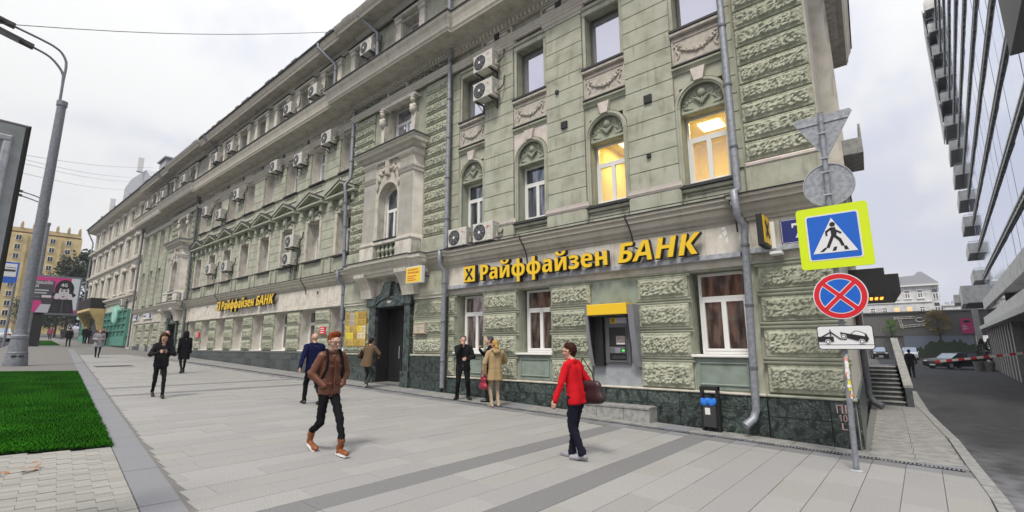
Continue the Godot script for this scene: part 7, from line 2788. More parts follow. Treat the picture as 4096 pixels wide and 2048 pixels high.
# ---------------------------------------------------------------- outdoor units of the air conditioning
func build_air_units() -> void:
	var proto: Node3D = null
	var list := [
		[-9.85, 11.0, 0, "upper air conditioner of the pair beside the first wide second floor window"],
		[-9.85, 10.0, 0, "lower air conditioner of the pair beside the first wide second floor window"],
		[-11.02, 5.28, 1, "air conditioner standing on the ledge right against the entrance side drainpipe"],
		[-9.88, 5.24, 2, "air conditioner with a red flower mark on the ledge under the arched windows"],
		[-12.75, 13.62, 0, "air conditioner on the attic storey nearest the drainpipe right of the entrance bay"],
		[-16.95, 14.7, 0, "air conditioner on the attic wall below the slanting rainwater pipe"],
		[-21.6, 14.35, 0, "attic air conditioner over the left wing, nearest the entrance bay"],
		[-24.3, 14.3, 0, "attic air conditioner over the left wing, second from the entrance bay"],
		[-32.3, 14.4, 0, "attic air conditioner over the left wing, first of the distant pair"],
		[-35.0, 14.4, 0, "attic air conditioner over the left wing, second of the distant pair"],
		[-41.7, 14.5, 0, "attic air conditioner above the far entrance bay"],
		[-47.2, 14.4, 0, "attic air conditioner over the far narrow section, nearer one"],
		[-51.9, 14.4, 0, "attic air conditioner over the far narrow section, last one"],
		[-19.9, 11.35, 0, "second floor air conditioner beside the left drainpipe, over the last pediment"],
		[-22.6, 11.0, 0, "second floor air conditioner with a dark rusty side, second from the left drainpipe"],
		[-25.4, 11.35, 0, "second floor air conditioner, third from the left drainpipe"],
		[-30.4, 10.85, 0, "second floor air conditioner in the middle of the left wing"],
		[-33.1, 10.1, 0, "second floor air conditioner hung low near the far drainpipe"],
		[-35.8, 10.8, 0, "second floor air conditioner hung high near the far drainpipe"],
		[-22.8, 6.85, 0, "upper air conditioner of the stacked pair between pedimented windows"],
		[-22.95, 6.0, 0, "lower air conditioner of the stacked pair between pedimented windows"],
		[-31.1, 6.55, 0, "first floor air conditioner with a white front, right of the two far ones"],
		[-33.8, 6.65, 0, "first floor air conditioner, left of the two far ones"],
		[-38.9, 5.05, 1, "air conditioner standing on the balcony slab of the far entrance bay"],
		[-56.5, 5.9, 0, "air conditioner over the glowing sign of the teal shop front"]]
	for q in list:
		var o: Node3D
		if proto == null:
			o = thing("air_conditioner", q[3], "air conditioner", Vector3.ZERO, 0.0, "outdoor air conditioning units on the facade")
			var g := Geo.new()
			g.bev(Vector3(-0.42, 0, 0.10), Vector3(0.42, 0.60, 0.42), 0.02, true)
			g.box(Vector3(-0.43, 0.56, 0.09), Vector3(0.43, 0.61, 0.41))
			part("case", g, M.ac, o, true)
			g = Geo.new()
			g.lathe([Vector2(0.0, 0.0), Vector2(0.225, 0.0), Vector2(0.235, 0.012), Vector2(0.25, 0.012), Vector2(0.255, 0)], Vector3.ZERO, 24)
			g.xf(Transform3D(Basis(Vector3.RIGHT, PI / 2), Vector3(-0.12, 0.30, 0.421)))
			part("fan_opening", g, M.dark, o, true)
			g = Geo.new()
			for r in [0.05, 0.1, 0.15, 0.2]:
				var p := []
				for k in 17:
					p.append(Vector3(-0.12 + cos(TAU * k / 16) * r, 0.30 + sin(TAU * k / 16) * r, 0.437))
				g.tube(p, 0.004, 4, false)
			for k in 8:
				var a := TAU * k / 8
				g.tube([Vector3(-0.12, 0.30, 0.438), Vector3(-0.12 + cos(a) * 0.24, 0.30 + sin(a) * 0.24, 0.436)], 0.005, 4, false)
			part("fan_guard", g, M.zinc, o, true)
			g = Geo.new()
			disc(g, Vector2(-0.12, 0.30), 0.0, 0.045, 0.437, 0.445, 14)
			part("hub", g, M.white, o, true)
			g = Geo.new()
			for k in 7:
				g.box(Vector3(0.421, 0.08 + k * 0.06, 0.14), Vector3(0.424, 0.11 + k * 0.06, 0.38))
			g.bev(Vector3(0.42, 0.1, 0.12), Vector3(0.47, 0.28, 0.26), 0.01)
			part("side_louvres", g, M.ac_d, o, true)
			for s in [-0.3, 0.3]:
				g = Geo.new()
				g.box(Vector3(s - 0.02, -0.05, 0.0), Vector3(s + 0.02, -0.005, 0.44))
				g.box(Vector3(s - 0.02, -0.3, 0.0), Vector3(s + 0.02, -0.05, 0.035))
				g.tube([Vector3(s, -0.28, 0.02), Vector3(s, -0.04, 0.36)], 0.012, 5)
				part("bracket", g, M.dark, o, true)
			g = Geo.new()
			g.tube([Vector3(0.45, 0.2, 0.2), Vector3(0.56, 0.24, 0.16), Vector3(0.6, 0.4, 0.06), Vector3(0.62, 0.75, 0.03)], 0.022, 6)
			part("hose", g, M.dark, o, true)
			g = Geo.new()
			g.box(Vector3(0.2, 0.46, 0.4205), Vector3(0.3, 0.475, 0.4225))
			g.box(Vector3(0.2, 0.44, 0.4205), Vector3(0.27, 0.45, 0.4225))
			part("badge", g, M.red, o, true)
			proto = o
		else:
			o = proto.duplicate()
			o.name = numbered("air_conditioner", self)
			add_child(o)
			o.set_meta("label", q[3])
		o.position = Vector3(q[0], q[1] - 0.3 if q[2] == 0 else 5.0, ZW + (0.02 if q[1] > 5.5 else -0.06))
		if q[1] > 5.5 and q[0] > -18.0 and q[0] < -11.8:
			o.position.z += 0.0
		if q[2] > 0:
			o.scale = Vector3(1.0, 0.97, 1.0)
		if q[2] == 2:
			var g := Geo.new()
			for k in 6:
				var a := TAU * k / 6
				disc(g, Vector2(0.2 + cos(a) * 0.035, 0.42 + sin(a) * 0.035), 0.0, 0.015, 0.4205, 0.423, 8)
			part("flower_mark", g, M.red, o, true)

# ---------------------------------------------------------------- street furniture, lamps, cables
func ad_image() -> Image:
	var w := 320
	var h := 210
	var im := Image.create(w, h, false, Image.FORMAT_RGB8)
	im.fill(Color(0.80, 0.22, 0.52))
	var grey := Color(0.30, 0.29, 0.32)
	var ell := func(cx: float, cy: float, rx: float, ry: float, c: Color) -> void:
		for y in range(maxi(0, int(cy - ry)), mini(h, int(cy + ry) + 1)):
			for x in range(maxi(0, int(cx - rx)), mini(w, int(cx + rx) + 1)):
				if pow((x - cx) / rx, 2) + pow((y - cy) / ry, 2) <= 1.0:
					im.set_pixel(x, y, c)
	im.fill_rect(Rect2i(0, 22, 160, 118), grey)
	for y in h:
		for x in w:
			if x > 262 and y < 190:
				im.set_pixel(x, y, Color(0.80, 0.82, 0.86))
			if y > 120 and x > 75 + (y - 120) * 0.5 and x < 175:
				im.set_pixel(x, y, Color(0.25, 0.24, 0.28))
			if y > 160 and x > 60 + (210 - y) * 0.6 and x < 175:
				im.set_pixel(x, y, Color(0.74, 0.74, 0.78))
	ell.call(225, 68, 62, 58, Color(0.10, 0.09, 0.11))
	ell.call(225, 100, 78, 20, Color(0.12, 0.11, 0.13))
	ell.call(224, 88, 34, 46, Color(0.78, 0.76, 0.77))
	ell.call(224, 45, 36, 22, Color(0.10, 0.09, 0.11))
	for s in [-1.0, 1.0]:
		ell.call(224 + s * 14, 78, 8, 4, Color(0.14, 0.12, 0.14))
		ell.call(224 + s * 14, 69, 10, 2, Color(0.2, 0.18, 0.2))
		ell.call(224 + s * 42, 112, 16, 20, Color(0.80, 0.78, 0.80))
	ell.call(224, 112, 10, 3.5, Color(0.42, 0.28, 0.32))
	ell.call(224, 95, 4, 3, Color(0.6, 0.57, 0.58))
	for y in range(128, h):
		var half := 62.0 + (y - 128) * 0.25
		for x in range(int(224 - half), mini(w, int(224 + half))):
			im.set_pixel(x, y, Color(0.13, 0.12, 0.14) if absf(x - 224) > 4 else Color(0.32, 0.31, 0.33))
	for k in 3:
		ell.call(180, 165 + k * 14, 20, 3, Color(0.26, 0.25, 0.27))
		ell.call(268, 165 + k * 14, 20, 3, Color(0.26, 0.25, 0.27))
	im.fill_rect(Rect2i(6, 76, 120, 7), Color(0.75, 0.75, 0.76))
	im.fill_rect(Rect2i(6, 92, 110, 7), Color(0.75, 0.75, 0.76))
	im.fill_rect(Rect2i(88, 108, 60, 14), Color(0.80, 0.80, 0.80))
	im.fill_rect(Rect2i(6, 116, 70, 4), Color(0.5, 0.5, 0.52))
	return im

func lamp(label: String, x: float, base: Vector3, r: float, y1: float, arms: Array) -> void:
	var t := thing("street_lamp", label, "street lamp", base, 0.0, "street lamps along the lawn")
	var b := base
	var g := Geo.new()
	g.lathe([Vector2(r * 1.9, -0.1), Vector2(r * 1.9, 0.15), Vector2(r * 1.7, 0.5), Vector2(r * 1.72, 0.56), Vector2(r * 1.62, 0.6), Vector2(r * 1.35, 1.15), Vector2(r * 1.42, 1.2), Vector2(r * 1.42, 1.3), Vector2(r * 1.15, 1.36), Vector2(r, 1.6), Vector2(r * 0.82, y1 - b.y), Vector2(r * 0.98, y1 - b.y), Vector2(r * 0.98, y1 - b.y + 0.25), Vector2(0, y1 - b.y + 0.28)], b, 20)
	part("pole", g, M.lamp_post, t)
	g = Geo.new()
	for k in 2:
		g.ball(b + Vector3(r * 1.72, 0.42, (k - 0.5) * r * 1.1), Vector3(0.03, 0.06, 0.12), 6)
	part("bolts", g, M.dark, t)
	for a in arms:
		g = Geo.new()
		var pts := []
		var cv := Curve3D.new()
		cv.bake_interval = 0.25
		for k in a.size():
			var p := Vector3(x, a[k][1], a[k][0])
			var pr := Vector3(x, a[maxi(k - 1, 0)][1], a[maxi(k - 1, 0)][0])
			var nx := Vector3(x, a[mini(k + 1, a.size() - 1)][1], a[mini(k + 1, a.size() - 1)][0])
			var d := (nx - pr) / 6.0
			cv.add_point(p, -d, d)
		for q in cv.get_baked_points():
			pts.append(q)
		g.tube(pts, r * 0.26, 8)
		part("arm", g, M.lamp_post, t)
		g = Geo.new()
		var e: Vector3 = pts[-1]
		var d := (e - Vector3(pts[-3])).normalized()
		var u := Vector3(1, 0, 0)
		var bs := Basis(u, d.cross(u).normalized() * -1.0, d)
		bs = Basis(u, bs.z.cross(u).normalized(), bs.z)
		g.boxt(Transform3D(bs, e), Vector3(-0.16, -0.08, -0.1), Vector3(0.16, 0.10, 0.35))
		g.boxt(Transform3D(bs, e), Vector3(-0.22, -0.06, 0.3), Vector3(0.22, 0.08, 1.15))
		var hd := part("lamp_head", g, M.dark, t)
		g = Geo.new()
		g.boxt(Transform3D(bs, e), Vector3(-0.18, -0.085, 0.4), Vector3(0.18, -0.06, 1.1))
		part("lens", g, M.zinc, hd)

func build_street() -> void:
	rng.seed = 41
	lamp("nearest tall grey street lamp with a ribbed flared base at the end of the lawn", -31.09, Vector3(-31.09, 1.07, -2.2), 0.215, 13.6, [[[-2.1, 13.7], [-2.09, 15.0], [-2.10, 15.7], [-2.0, 16.15], [-1.54, 16.57], [-0.06, 16.9]], [[-2.1, 13.7], [-2.08, 14.9], [-1.98, 15.4], [-1.48, 15.95], [-0.78, 16.18]]])
	lamp("second street lamp further down the avenue behind the billboard", -63.0, Vector3(-63, 2.0, -4.97), 0.22, 13.4, [[[-4.85, 13.5], [-4.82, 15.0], [-4.2, 15.9], [-2.8, 16.3]], [[-4.85, 13.5], [-4.82, 14.8], [-4.26, 15.45], [-2.8, 15.9]]])
	# billboard
	var t := thing("billboard", "pink and grey roadside billboard with a face in a dark hat", "billboard", Vector3(-59.8, 1.9, -5.1))
	var g := Geo.new()
	g.box(Vector3(-60.1, 1.7, -5.45), Vector3(-59.5, 4.9, -4.78))
	part("post", g, M.black, t)
	g = Geo.new()
	g.box(Vector3(-60.0, 4.72, -7.65), Vector3(-59.5, 8.24, -4.05))
	part("frame", g, M.lamp_post, t)
	g = Geo.new()
	g.quad(Vector3(-59.48, 4.88, -4.18), Vector3(-59.48, 4.88, -7.52), Vector3(-59.48, 8.08, -7.52), Vector3(-59.48, 8.08, -4.18))
	part("poster", g, print_mat(ad_image(), 0.4), t)
	var tb := Basis(Vector3.UP, PI / 2)
	text(t, "lettering", "ИСПОЛЬЗУЙТЕ", 0.24, Transform3D(tb, Vector3(-59.47, 7.42, -4.28)), M.white, 0.01, 1.42)
	text(t, "lettering", "НАШЕ", 0.22, Transform3D(tb, Vector3(-59.47, 7.12, -4.28)), M.white, 0.01, 0.55)
	text(t, "lettering", "4G", 0.30, Transform3D(tb, Vector3(-59.47, 7.28, -6.25)), M.white, 0.01, 0.48)
	# bus stop flag
	t = thing("bus_stop_flag", "blue bus stop flag with a white panel on a thin pole", "sign", Vector3(-59.4, 1.9, -3.3))
	g = Geo.new()
	g.box(Vector3(-59.46, 7.3, -3.38), Vector3(-59.38, 9.12, -2.35))
	part("panel", g, M.sign_blue, t)
	g = Geo.new()
	g.box(Vector3(-59.38, 7.85, -3.26), Vector3(-59.36, 8.98, -2.47))
	var wp := part("white_field", g, M.sign_white, t)
	g = Geo.new()
	g.box(Vector3(-59.36, 8.3, -3.2), Vector3(-59.35, 8.48, -2.53))
	g.box(Vector3(-59.36, 8.62, -3.2), Vector3(-59.35, 8.66, -2.6))
	part("bus_mark", g, M.black, wp)
	g = Geo.new()
	g.tube([Vector3(-59.42, 1.8, -3.3), Vector3(-59.42, 7.4, -3.3)], 0.09, 8)
	part("pole", g, M.lamp_post, t)
	# advertising light box at the left edge
	t = thing("advertising_case", "dark framed grey advertising case cut by the left edge", "advertising case", on(-5.7, 0.4))
	g = Geo.new()
	g.bev(Vector3(-0.72, 0.7, -0.10), Vector3(0.72, 3.46, 0.05), 0.02, true)
	g.box(Vector3(-0.4, -0.3, -0.08), Vector3(-0.2, 0.72, 0.03))
	g.box(Vector3(0.2, -0.3, -0.08), Vector3(0.4, 0.72, 0.03))
	var xf := Transform3D(Basis(Vector3.UP, PI / 2), on(-5.65, 0.48))
	g.xf(xf)
	part("case", g, M.black, t)
	g = Geo.new()
	g.box(Vector3(-0.685, 0.75, 0.05), Vector3(0.685, 3.43, 0.056))
	g.xf(xf)
	part("inner_frame", g, M.case_grey, t)
	g = Geo.new()
	frame_panel(g, -0.62, 0.62, 0.85, 3.33, 0.056, 0.05, 0.02)
	g.xf(xf)
	part("poster_rail", g, M.zinc, t)
	g = Geo.new()
	g.box(Vector3(-0.50, 0.95, 0.057), Vector3(0.50, 2.95, 0.062))
	g.xf(xf)
	part("poster", g, M.red_brown, t)
	# overhead cables
	var cab := [[Vector3(-19.3, 16.2, -9.6), Vector3(-18.0, 10.6, 0.47), "long thin overhead cable crossing the sky from the roof to the left edge"], [Vector3(-49.6, 17.3, -9.8), Vector3(-28.8, 10.3, -0.86), "topmost of the faint cables left of the roof end"], [Vector3(-56, 17.9, -9.8), Vector3(-28.83, 10.14, -0.88), "second of the faint cables left of the roof end"], [Vector3(-59.5, 18.4, -10.2), Vector3(-28.9, 9.98, -0.9), "third of the faint cables left of the roof end"], [Vector3(-60, 17.6, -10), Vector3(-29, 9.57, -0.96), "lowest of the faint cables left of the roof end"]]
	for c in cab:
		var a: Vector3 = c[0]
		var b: Vector3 = c[1]
		b = a + (b - a) * 1.25
		t = thing("overhead_cable", c[2], "cable", a)
		var pts := []
		for k in 13:
			var f := k / 12.0
			pts.append(a.lerp(b, f) + Vector3.DOWN * 0.35 * sin(PI * f))
		g = Geo.new()
		g.tube(pts, 0.011 if a.x > -30 else 0.009, 5)
		part("cable", g, M.dark if a.x > -30 else M.wire, t)
	car("parked_car", "white car with a lit orange lamp on the avenue behind the lamp post", on(-81.5, -4.0, -0.1), -PI / 2, M.car_white, false, 1.0)


# ---------------------------------------------------------------- people
class Field:
	var o: Vector3
	var h: float
	var nx: int
	var ny: int
	var nz: int
	var f: PackedFloat32Array
	var d0: PackedFloat32Array
	var tg: PackedByteArray

	func _init(lo: Vector3, hi: Vector3, step: float) -> void:
		o = lo
		h = step
		nx = int((hi.x - lo.x) / h) + 2
		ny = int((hi.y - lo.y) / h) + 2
		nz = int((hi.z - lo.z) / h) + 2
		f.resize(nx * ny * nz)
		f.fill(1.0)
		d0.resize(f.size())
		d0.fill(1.0)
		tg.resize(f.size())

	# tapered capsule; flat squeezes it along the axis ax (0..1 thinner)
	func bone(a: Vector3, b: Vector3, ra: float, rb: float, tag_: int, k := 0.02, ax := Vector3.ZERO, flat := 1.0) -> void:
		var m := maxf(ra, rb) + h * 2.5 + k
		var lo := (a.min(b) - Vector3(m, m, m) - o) / h
		var hi := (a.max(b) + Vector3(m, m, m) - o) / h
		var x0 := maxi(0, int(lo.x))
		var x1 := mini(nx - 1, int(hi.x))
		var y0 := maxi(0, int(lo.y))
		var y1 := mini(ny - 1, int(hi.y))
		var z0 := maxi(0, int(lo.z))
		var z1 := mini(nz - 1, int(hi.z))
		var ab := b - a
		var sq := flat != 1.0
		var inv := 1.0 / flat - 1.0
		if sq:
			ab += ax * ab.dot(ax) * inv
		var l2 := maxf(ab.length_squared(), 1e-9)
		var dr := rb - ra
		for z in range(z0, z1 + 1):
			for y in range(y0, y1 + 1):
				var row := (z * ny + y) * nx
				for x in range(x0, x1 + 1):
					var p := Vector3(o.x + x * h, o.y + y * h, o.z + z * h) - a
					if sq:
						p += ax * p.dot(ax) * inv
					var t := clampf(p.dot(ab) / l2, 0.0, 1.0)
					var d := (p - ab * t).length() - ra - dr * t
					var i := row + x
					if d < d0[i]:
						d0[i] = d
						tg[i] = tag_
					var e := f[i]
					var q := k - absf(d - e)
					if q > 0.0:
						f[i] = minf(d, e) - q * q * 0.25 / k
					elif d < e:
						f[i] = d

	# square off everything built so far below the height y
	func cut(y: float) -> void:
		var top := mini(ny - 1, int((y + h * 3.0 - o.y) / h))
		for z in nz:
			for j in top + 1:
				var e := y - (o.y + j * h)
				var row := (z * ny + j) * nx
				for x in nx:
					var i := row + x
					if f[i] < e:
						f[i] = e
					if d0[i] < e:
						d0[i] = e

	func surface(rough := 0.0, seed_ := 1, scale := 9.0) -> Dictionary:
		var n2 := nx * ny
		var ids := {}
		var vs := PackedVector3Array()
		var ns := PackedVector3Array()
		var lim := h * 1.8
		var fn: FastNoiseLite = null
		if rough > 0.0:
			fn = FastNoiseLite.new()
			fn.noise_type = FastNoiseLite.TYPE_SIMPLEX
			fn.fractal_octaves = 2
			fn.frequency = scale
			fn.seed = seed_
		var off := [0, 1, nx, nx + 1, n2, n2 + 1, n2 + nx, n2 + nx + 1]
		var edges := [[0, 1], [2, 3], [4, 5], [6, 7], [0, 2], [1, 3], [4, 6], [5, 7], [0, 4], [1, 5], [2, 6], [3, 7]]
		var cells := PackedInt32Array()
		for z in nz - 1:
			for y in ny - 1:
				var row := (z * ny + y) * nx
				for x in nx - 1:
					var i := row + x
					if absf(f[i]) > lim:
						continue
					var s := 0
					for q in 8:
						if f[i + off[q]] < 0.0:
							s |= 1 << q
					if s == 0 or s == 255:
						continue
					var p := Vector3.ZERO
					var c := 0
					for e in edges:
						var a: float = f[i + off[e[0]]]
						var b: float = f[i + off[e[1]]]
						if (a < 0.0) != (b < 0.0):
							var t := a / (a - b)
							var ca: int = e[0]
							var cb: int = e[1]
							var pa := Vector3(ca & 1, (ca >> 1) & 1, ca >> 2)
							var pb := Vector3(cb & 1, (cb >> 1) & 1, cb >> 2)
							p += pa.lerp(pb, t)
							c += 1
					p /= c
					var g := Vector3(f[i + 1] + f[i + nx + 1] + f[i + n2 + 1] + f[i + n2 + nx + 1] - f[i] - f[i + nx] - f[i + n2] - f[i + n2 + nx], f[i + nx] + f[i + nx + 1] + f[i + n2 + nx] + f[i + n2 + nx + 1] - f[i] - f[i + 1] - f[i + n2] - f[i + n2 + 1], f[i + n2] + f[i + n2 + 1] + f[i + n2 + nx] + f[i + n2 + nx + 1] - f[i] - f[i + 1] - f[i + nx] - f[i + nx + 1]).normalized()
					var w := Vector3(o.x + (x + p.x) * h, o.y + (y + p.y) * h, o.z + (z + p.z) * h)
					if fn:
						w += g * (fn.get_noise_3d(w.x, w.y * 1.6, w.z)) * rough
					ids[i] = vs.size()
					vs.append(w)
					ns.append(g)
					cells.append(i)
		var out := {}
		for i in cells:
			for ax in 3:
				var d: int = [1, nx, n2][ax]
				var u: int = [nx, n2, 1][ax]
				var v: int = [n2, 1, nx][ax]
				if (f[i] < 0.0) == (f[i + d] < 0.0):
					continue
				if not (ids.has(i - u) and ids.has(i - v) and ids.has(i - u - v)):
					continue
				var tag_ := tg[i] if f[i] < 0.0 else tg[i + d]
				if not out.has(tag_):
					out[tag_] = Geo.new()
				var g: Geo = out[tag_]
				var q := [ids[i], ids[i - u], ids[i - u - v], ids[i - v]]
				g.tri3(vs[q[0]], vs[q[1]], vs[q[2]], ns[q[0]], ns[q[1]], ns[q[2]])
				g.tri3(vs[q[0]], vs[q[2]], vs[q[3]], ns[q[0]], ns[q[2]], ns[q[3]])
		return out

func joint(a: Vector3, c: Vector3, l1: float, l2: float, pole: Vector3) -> Vector3:
	var d := c - a
	var l := minf(d.length(), (l1 + l2) * 0.999)
	d = d.normalized()
	var x := (l1 * l1 - l2 * l2 + l * l) / (2.0 * l)
	var hgt := sqrt(maxf(0.0, l1 * l1 - x * x))
	var s := (pole - d * pole.dot(d)).normalized()
	return a + d * x + s * hgt

func put_hand(fl: Field, wrist: Vector3, dir: Vector3, palm: Vector3, thumb_side: Vector3, curl: float, s: float, tag_: int) -> void:
	var d := dir.normalized()
	var n := (palm - d * palm.dot(d)).normalized()
	var x := (thumb_side - d * thumb_side.dot(d) - n * thumb_side.dot(n)).normalized()
	for k in 4:
		var off := (1.5 - k) * 0.019 * s
		fl.bone(wrist + d * 0.015 * s + x * off * 0.6, wrist + d * 0.085 * s + x * off, 0.014 * s, 0.012 * s, tag_, 0.012)
	var len: Array = [0.072, 0.082, 0.076, 0.060]
	for k in 4:
		var a := wrist + d * 0.088 * s + x * (1.5 - k) * 0.020 * s
		var l: float = len[k] * s
		var c1 := curl * 0.6
		var b := a + (d * cos(c1) + n * sin(c1)) * l * 0.5
		var c2 := curl * 1.5
		var e := b + (d * cos(c2) + n * sin(c2)) * l * 0.5
		fl.bone(a, b, 0.0095 * s, 0.009 * s, tag_, 0.004)
		fl.bone(b, e, 0.009 * s, 0.0075 * s, tag_, 0.004)
	var ta := wrist + d * 0.03 * s + x * 0.025 * s
	var tb := ta + (d * 0.75 + x * 0.75 + n * 0.35).normalized() * 0.045 * s
	var tc := tb + (d * 0.9 + x * 0.2 + n * (0.3 + curl * 0.4)).normalized() * 0.032 * s
	fl.bone(ta, tb, 0.013 * s, 0.011 * s, tag_, 0.006)
	fl.bone(tb, tc, 0.011 * s, 0.008 * s, tag_, 0.004)

# q: stature, stance, hands and clothing of one person; local axes: x to the person's left, z forward
func person(label: String, at: Vector3, face: Vector2, q: Dictionary) -> Node3D:
	var t := thing("person", label, "person", at, atan2(face.x, face.y))
	var s: float = q.h / 1.76
	var w: float = q.get("wide", 1.0)
	var step: float = q.get("step", 0.016)
	var lean: float = q.get("lean", 0.0)
	var fine: bool = step < 0.02
	var pel := Vector3(0, 0.93 * s, 0)
	var feet: Array = q.feet
	pel.x = (feet[0].x + feet[1].x) / 2
	pel.z = q.get("pel_z", (feet[0].z + feet[1].z) / 2)
	pel.y -= q.get("dip", 0.0)
	var bend := func(y: float) -> Vector3:
		var r := y - pel.y
		return Vector3(pel.x, pel.y + r * cos(lean), pel.z + r * sin(lean))
	var chest: Vector3 = bend.call(1.30 * s)
	var sho: Vector3 = bend.call(1.44 * s)
	var nck: Vector3 = bend.call(1.50 * s)
	var head: Vector3 = nck + Vector3(0, 0.135 * s, 0.03 * s + 0.1 * sin(lean))
	var fl := Field.new(pel + Vector3(-0.62, -0.96 * s, -0.75), pel + Vector3(0.62, 0.72 * s, 0.75), step)
	var bz := Vector3.BACK
	var hem: float = q.get("hem", 0.86) * s
	# coat
	for sd in [-1.0, 1.0]:
		fl.bone(bend.call(hem - 0.06) + Vector3(sd * 0.07 * s * w, 0, 0), bend.call(1.05 * s) + Vector3(sd * 0.055 * s * w, 0, 0), q.get("flare", 0.128) * s * w, 0.118 * s * w, 0, 0.03, bz, 0.86)
		fl.bone(bend.call(1.05 * s) + Vector3(sd * 0.055 * s * w, 0, 0), bend.call(1.34 * s) + Vector3(sd * 0.075 * s * w, 0, 0.0), 0.118 * s * w, 0.122 * s * w, 0, 0.04, bz, 0.84)
		fl.bone(nck + Vector3(sd * 0.03, -0.02, -0.01), sho + Vector3(sd * 0.165 * s * w, -0.015, 0), 0.058 * s, 0.066 * s * w, 0, 0.03)
	fl.cut(hem)
	# legs
	for k in 2:
		var sd := 1.0 if k == 0 else -1.0
		var ft: Vector3 = feet[k]
		var hip := pel + Vector3(sd * 0.085 * s * w, -0.03 * s, 0)
		var toe: float = q.get("toes", [0.0, 0.0])[k]
		var fd := Vector3(sin(toe), 0, cos(toe))
		var lift: float = q.get("heels", [0.0, 0.0])[k]
		var ank := ft + Vector3(0, 0.085 * s + lift, 0) - fd * lift * 0.4
		var kn := joint(hip, ank, 0.43 * s, 0.42 * s, Vector3(sd * 0.08, 0, 1))
		var lw: float = q.get("legw", 1.0)
		fl.bone(hip, kn, 0.088 * s * lw * w, 0.060 * s * lw, 1, 0.03)
		fl.bone(kn, ank + Vector3(0, 0.14 * s if q.get("boots", false) else 0.02, 0), 0.060 * s * lw, 0.048 * s * lw, 1, 0.02)
		if not q.get("boots", false):
			fl.bone(ank, ank + Vector3(0, 0.035 * s, 0), 0.056 * s * lw, 0.05 * s * lw, 1, 0.01)
		var heel := ank - fd * 0.045 * s + Vector3.DOWN * 0.045 * s
		var toep := ft + fd * 0.17 * s + Vector3(0, 0.038 * s, 0)
		fl.bone(heel, toep, 0.042 * s, 0.034 * s, 2, 0.02)
		fl.bone(ft + Vector3(0, 0.035, 0) + fd * 0.07 * s, toep, 0.042 * s, 0.036 * s, 2, 0.02)
		if q.get("boots", false):
			fl.bone(heel + Vector3.UP * 0.03, ank + Vector3.UP * 0.11 * s, 0.047 * s, 0.053 * s, 2, 0.02)
	fl.bone(pel + Vector3(0.05 * s, 0, -0.01), pel + Vector3(-0.05 * s, 0, -0.01), 0.112 * s * w, 0.112 * s * w, 0 if hem < 0.9 * s else 1, 0.03, bz, 0.85)
	# arms
	for k in 2:
		var sd := 1.0 if k == 0 else -1.0
		var sh := sho + Vector3(sd * 0.178 * s * w, -0.02 * s, 0)
		var hand: Vector3 = q.hands[k] * s + Vector3(pel.x, 0, pel.z)
		var pole: Vector3 = q.get("elbows", [Vector3(0.5, 0, -1), Vector3(-0.5, 0, -1)])[k]
		var el := joint(sh, hand, 0.29 * s, 0.265 * s, pole)
		var aw: float = q.get("armw", 1.0)
		fl.bone(sh, el, 0.066 * s * aw, 0.053 * s * aw, 0, 0.02)
		fl.bone(el, hand, 0.053 * s * aw, 0.043 * s * aw, 0, 0.015)
		if fine or q.get("show_hands", false):
			var pocket: bool = q.get("pockets", [false, false])[k]
			if not pocket:
				var hf := Field.new(hand - Vector3.ONE * 0.22, hand + Vector3.ONE * 0.22, 0.0055 if fine else 0.009)
				var dir: Vector3 = q.get("hand_dirs", [hand - el, hand - el])[k]
				if dir == Vector3.ZERO:
					dir = hand - el
				var palm: Vector3 = q.get("palms", [Vector3(-1, 0, 0), Vector3(1, 0, 0)])[k]
				var th: Vector3 = q.get("thumbs", [Vector3(0, 0, 1), Vector3(0, 0, 1)])[k]
				put_hand(hf, hand - dir.normalized() * 0.015, dir, palm, th, q.get("curl", [0.5, 0.5])[k], s * 0.98, 3)
				var hs := hf.surface()
				if hs.has(3):
					part("hand", hs[3], q.get("skin", M.skin), t, true)
	# neck joins the head to the coat in the same surface
	fl.bone(nck + Vector3(0, -0.04, 0), head + Vector3(0, -0.05 * s, -0.02), 0.056 * s, 0.052 * s, 3, 0.02)
	var sf := fl.surface(q.get("crease", 0.012), q.get("seed", 1), 7.0)
	var nm := ["coat", "trousers", "shoes", "body"]
	var ms := [q.coat, q.legs, q.shoes, q.get("skin", M.skin)]
	# head
	var hs2: float = s * 1.02
	var hf2 := Field.new(head - Vector3(0.17, 0.21, 0.2), head + Vector3(0.17, 0.2, 0.2), 0.0065 if fine else 0.014)
	var turn: float = q.get("turn", 0.0)
	var nod: float = q.get("nod", 0.0)
	var hb := Basis(Vector3.UP, turn) * Basis(Vector3.RIGHT, nod)
	var hx := func(x: float, y: float, z: float) -> Vector3: return head + hb * (Vector3(x, y, z) * hs2)
	hf2.bone(hx.call(0, 0.03, -0.025), hx.call(0, 0.025, 0.02), 0.088 * hs2, 0.082 * hs2, 3, 0.02, hb.x, 0.86)
	hf2.bone(hx.call(0, -0.03, 0.02), hx.call(0, -0.078, 0.045), 0.064 * hs2, 0.036 * hs2, 3, 0.03, hb.x, 0.95)
	hf2.bone(hx.call(0, -0.09, 0.062), hx.call(0, -0.092, 0.064), 0.022 * hs2, 0.022 * hs2, 3, 0.02)
	hf2.bone(hx.call(-0.03, 0.022, 0.084), hx.call(0.03, 0.022, 0.084), 0.015 * hs2, 0.015 * hs2, 3, 0.015)
	hf2.bone(hx.call(0, 0.005, 0.098), hx.call(0, -0.032, 0.112), 0.010 * hs2, 0.014 * hs2, 3, 0.012)
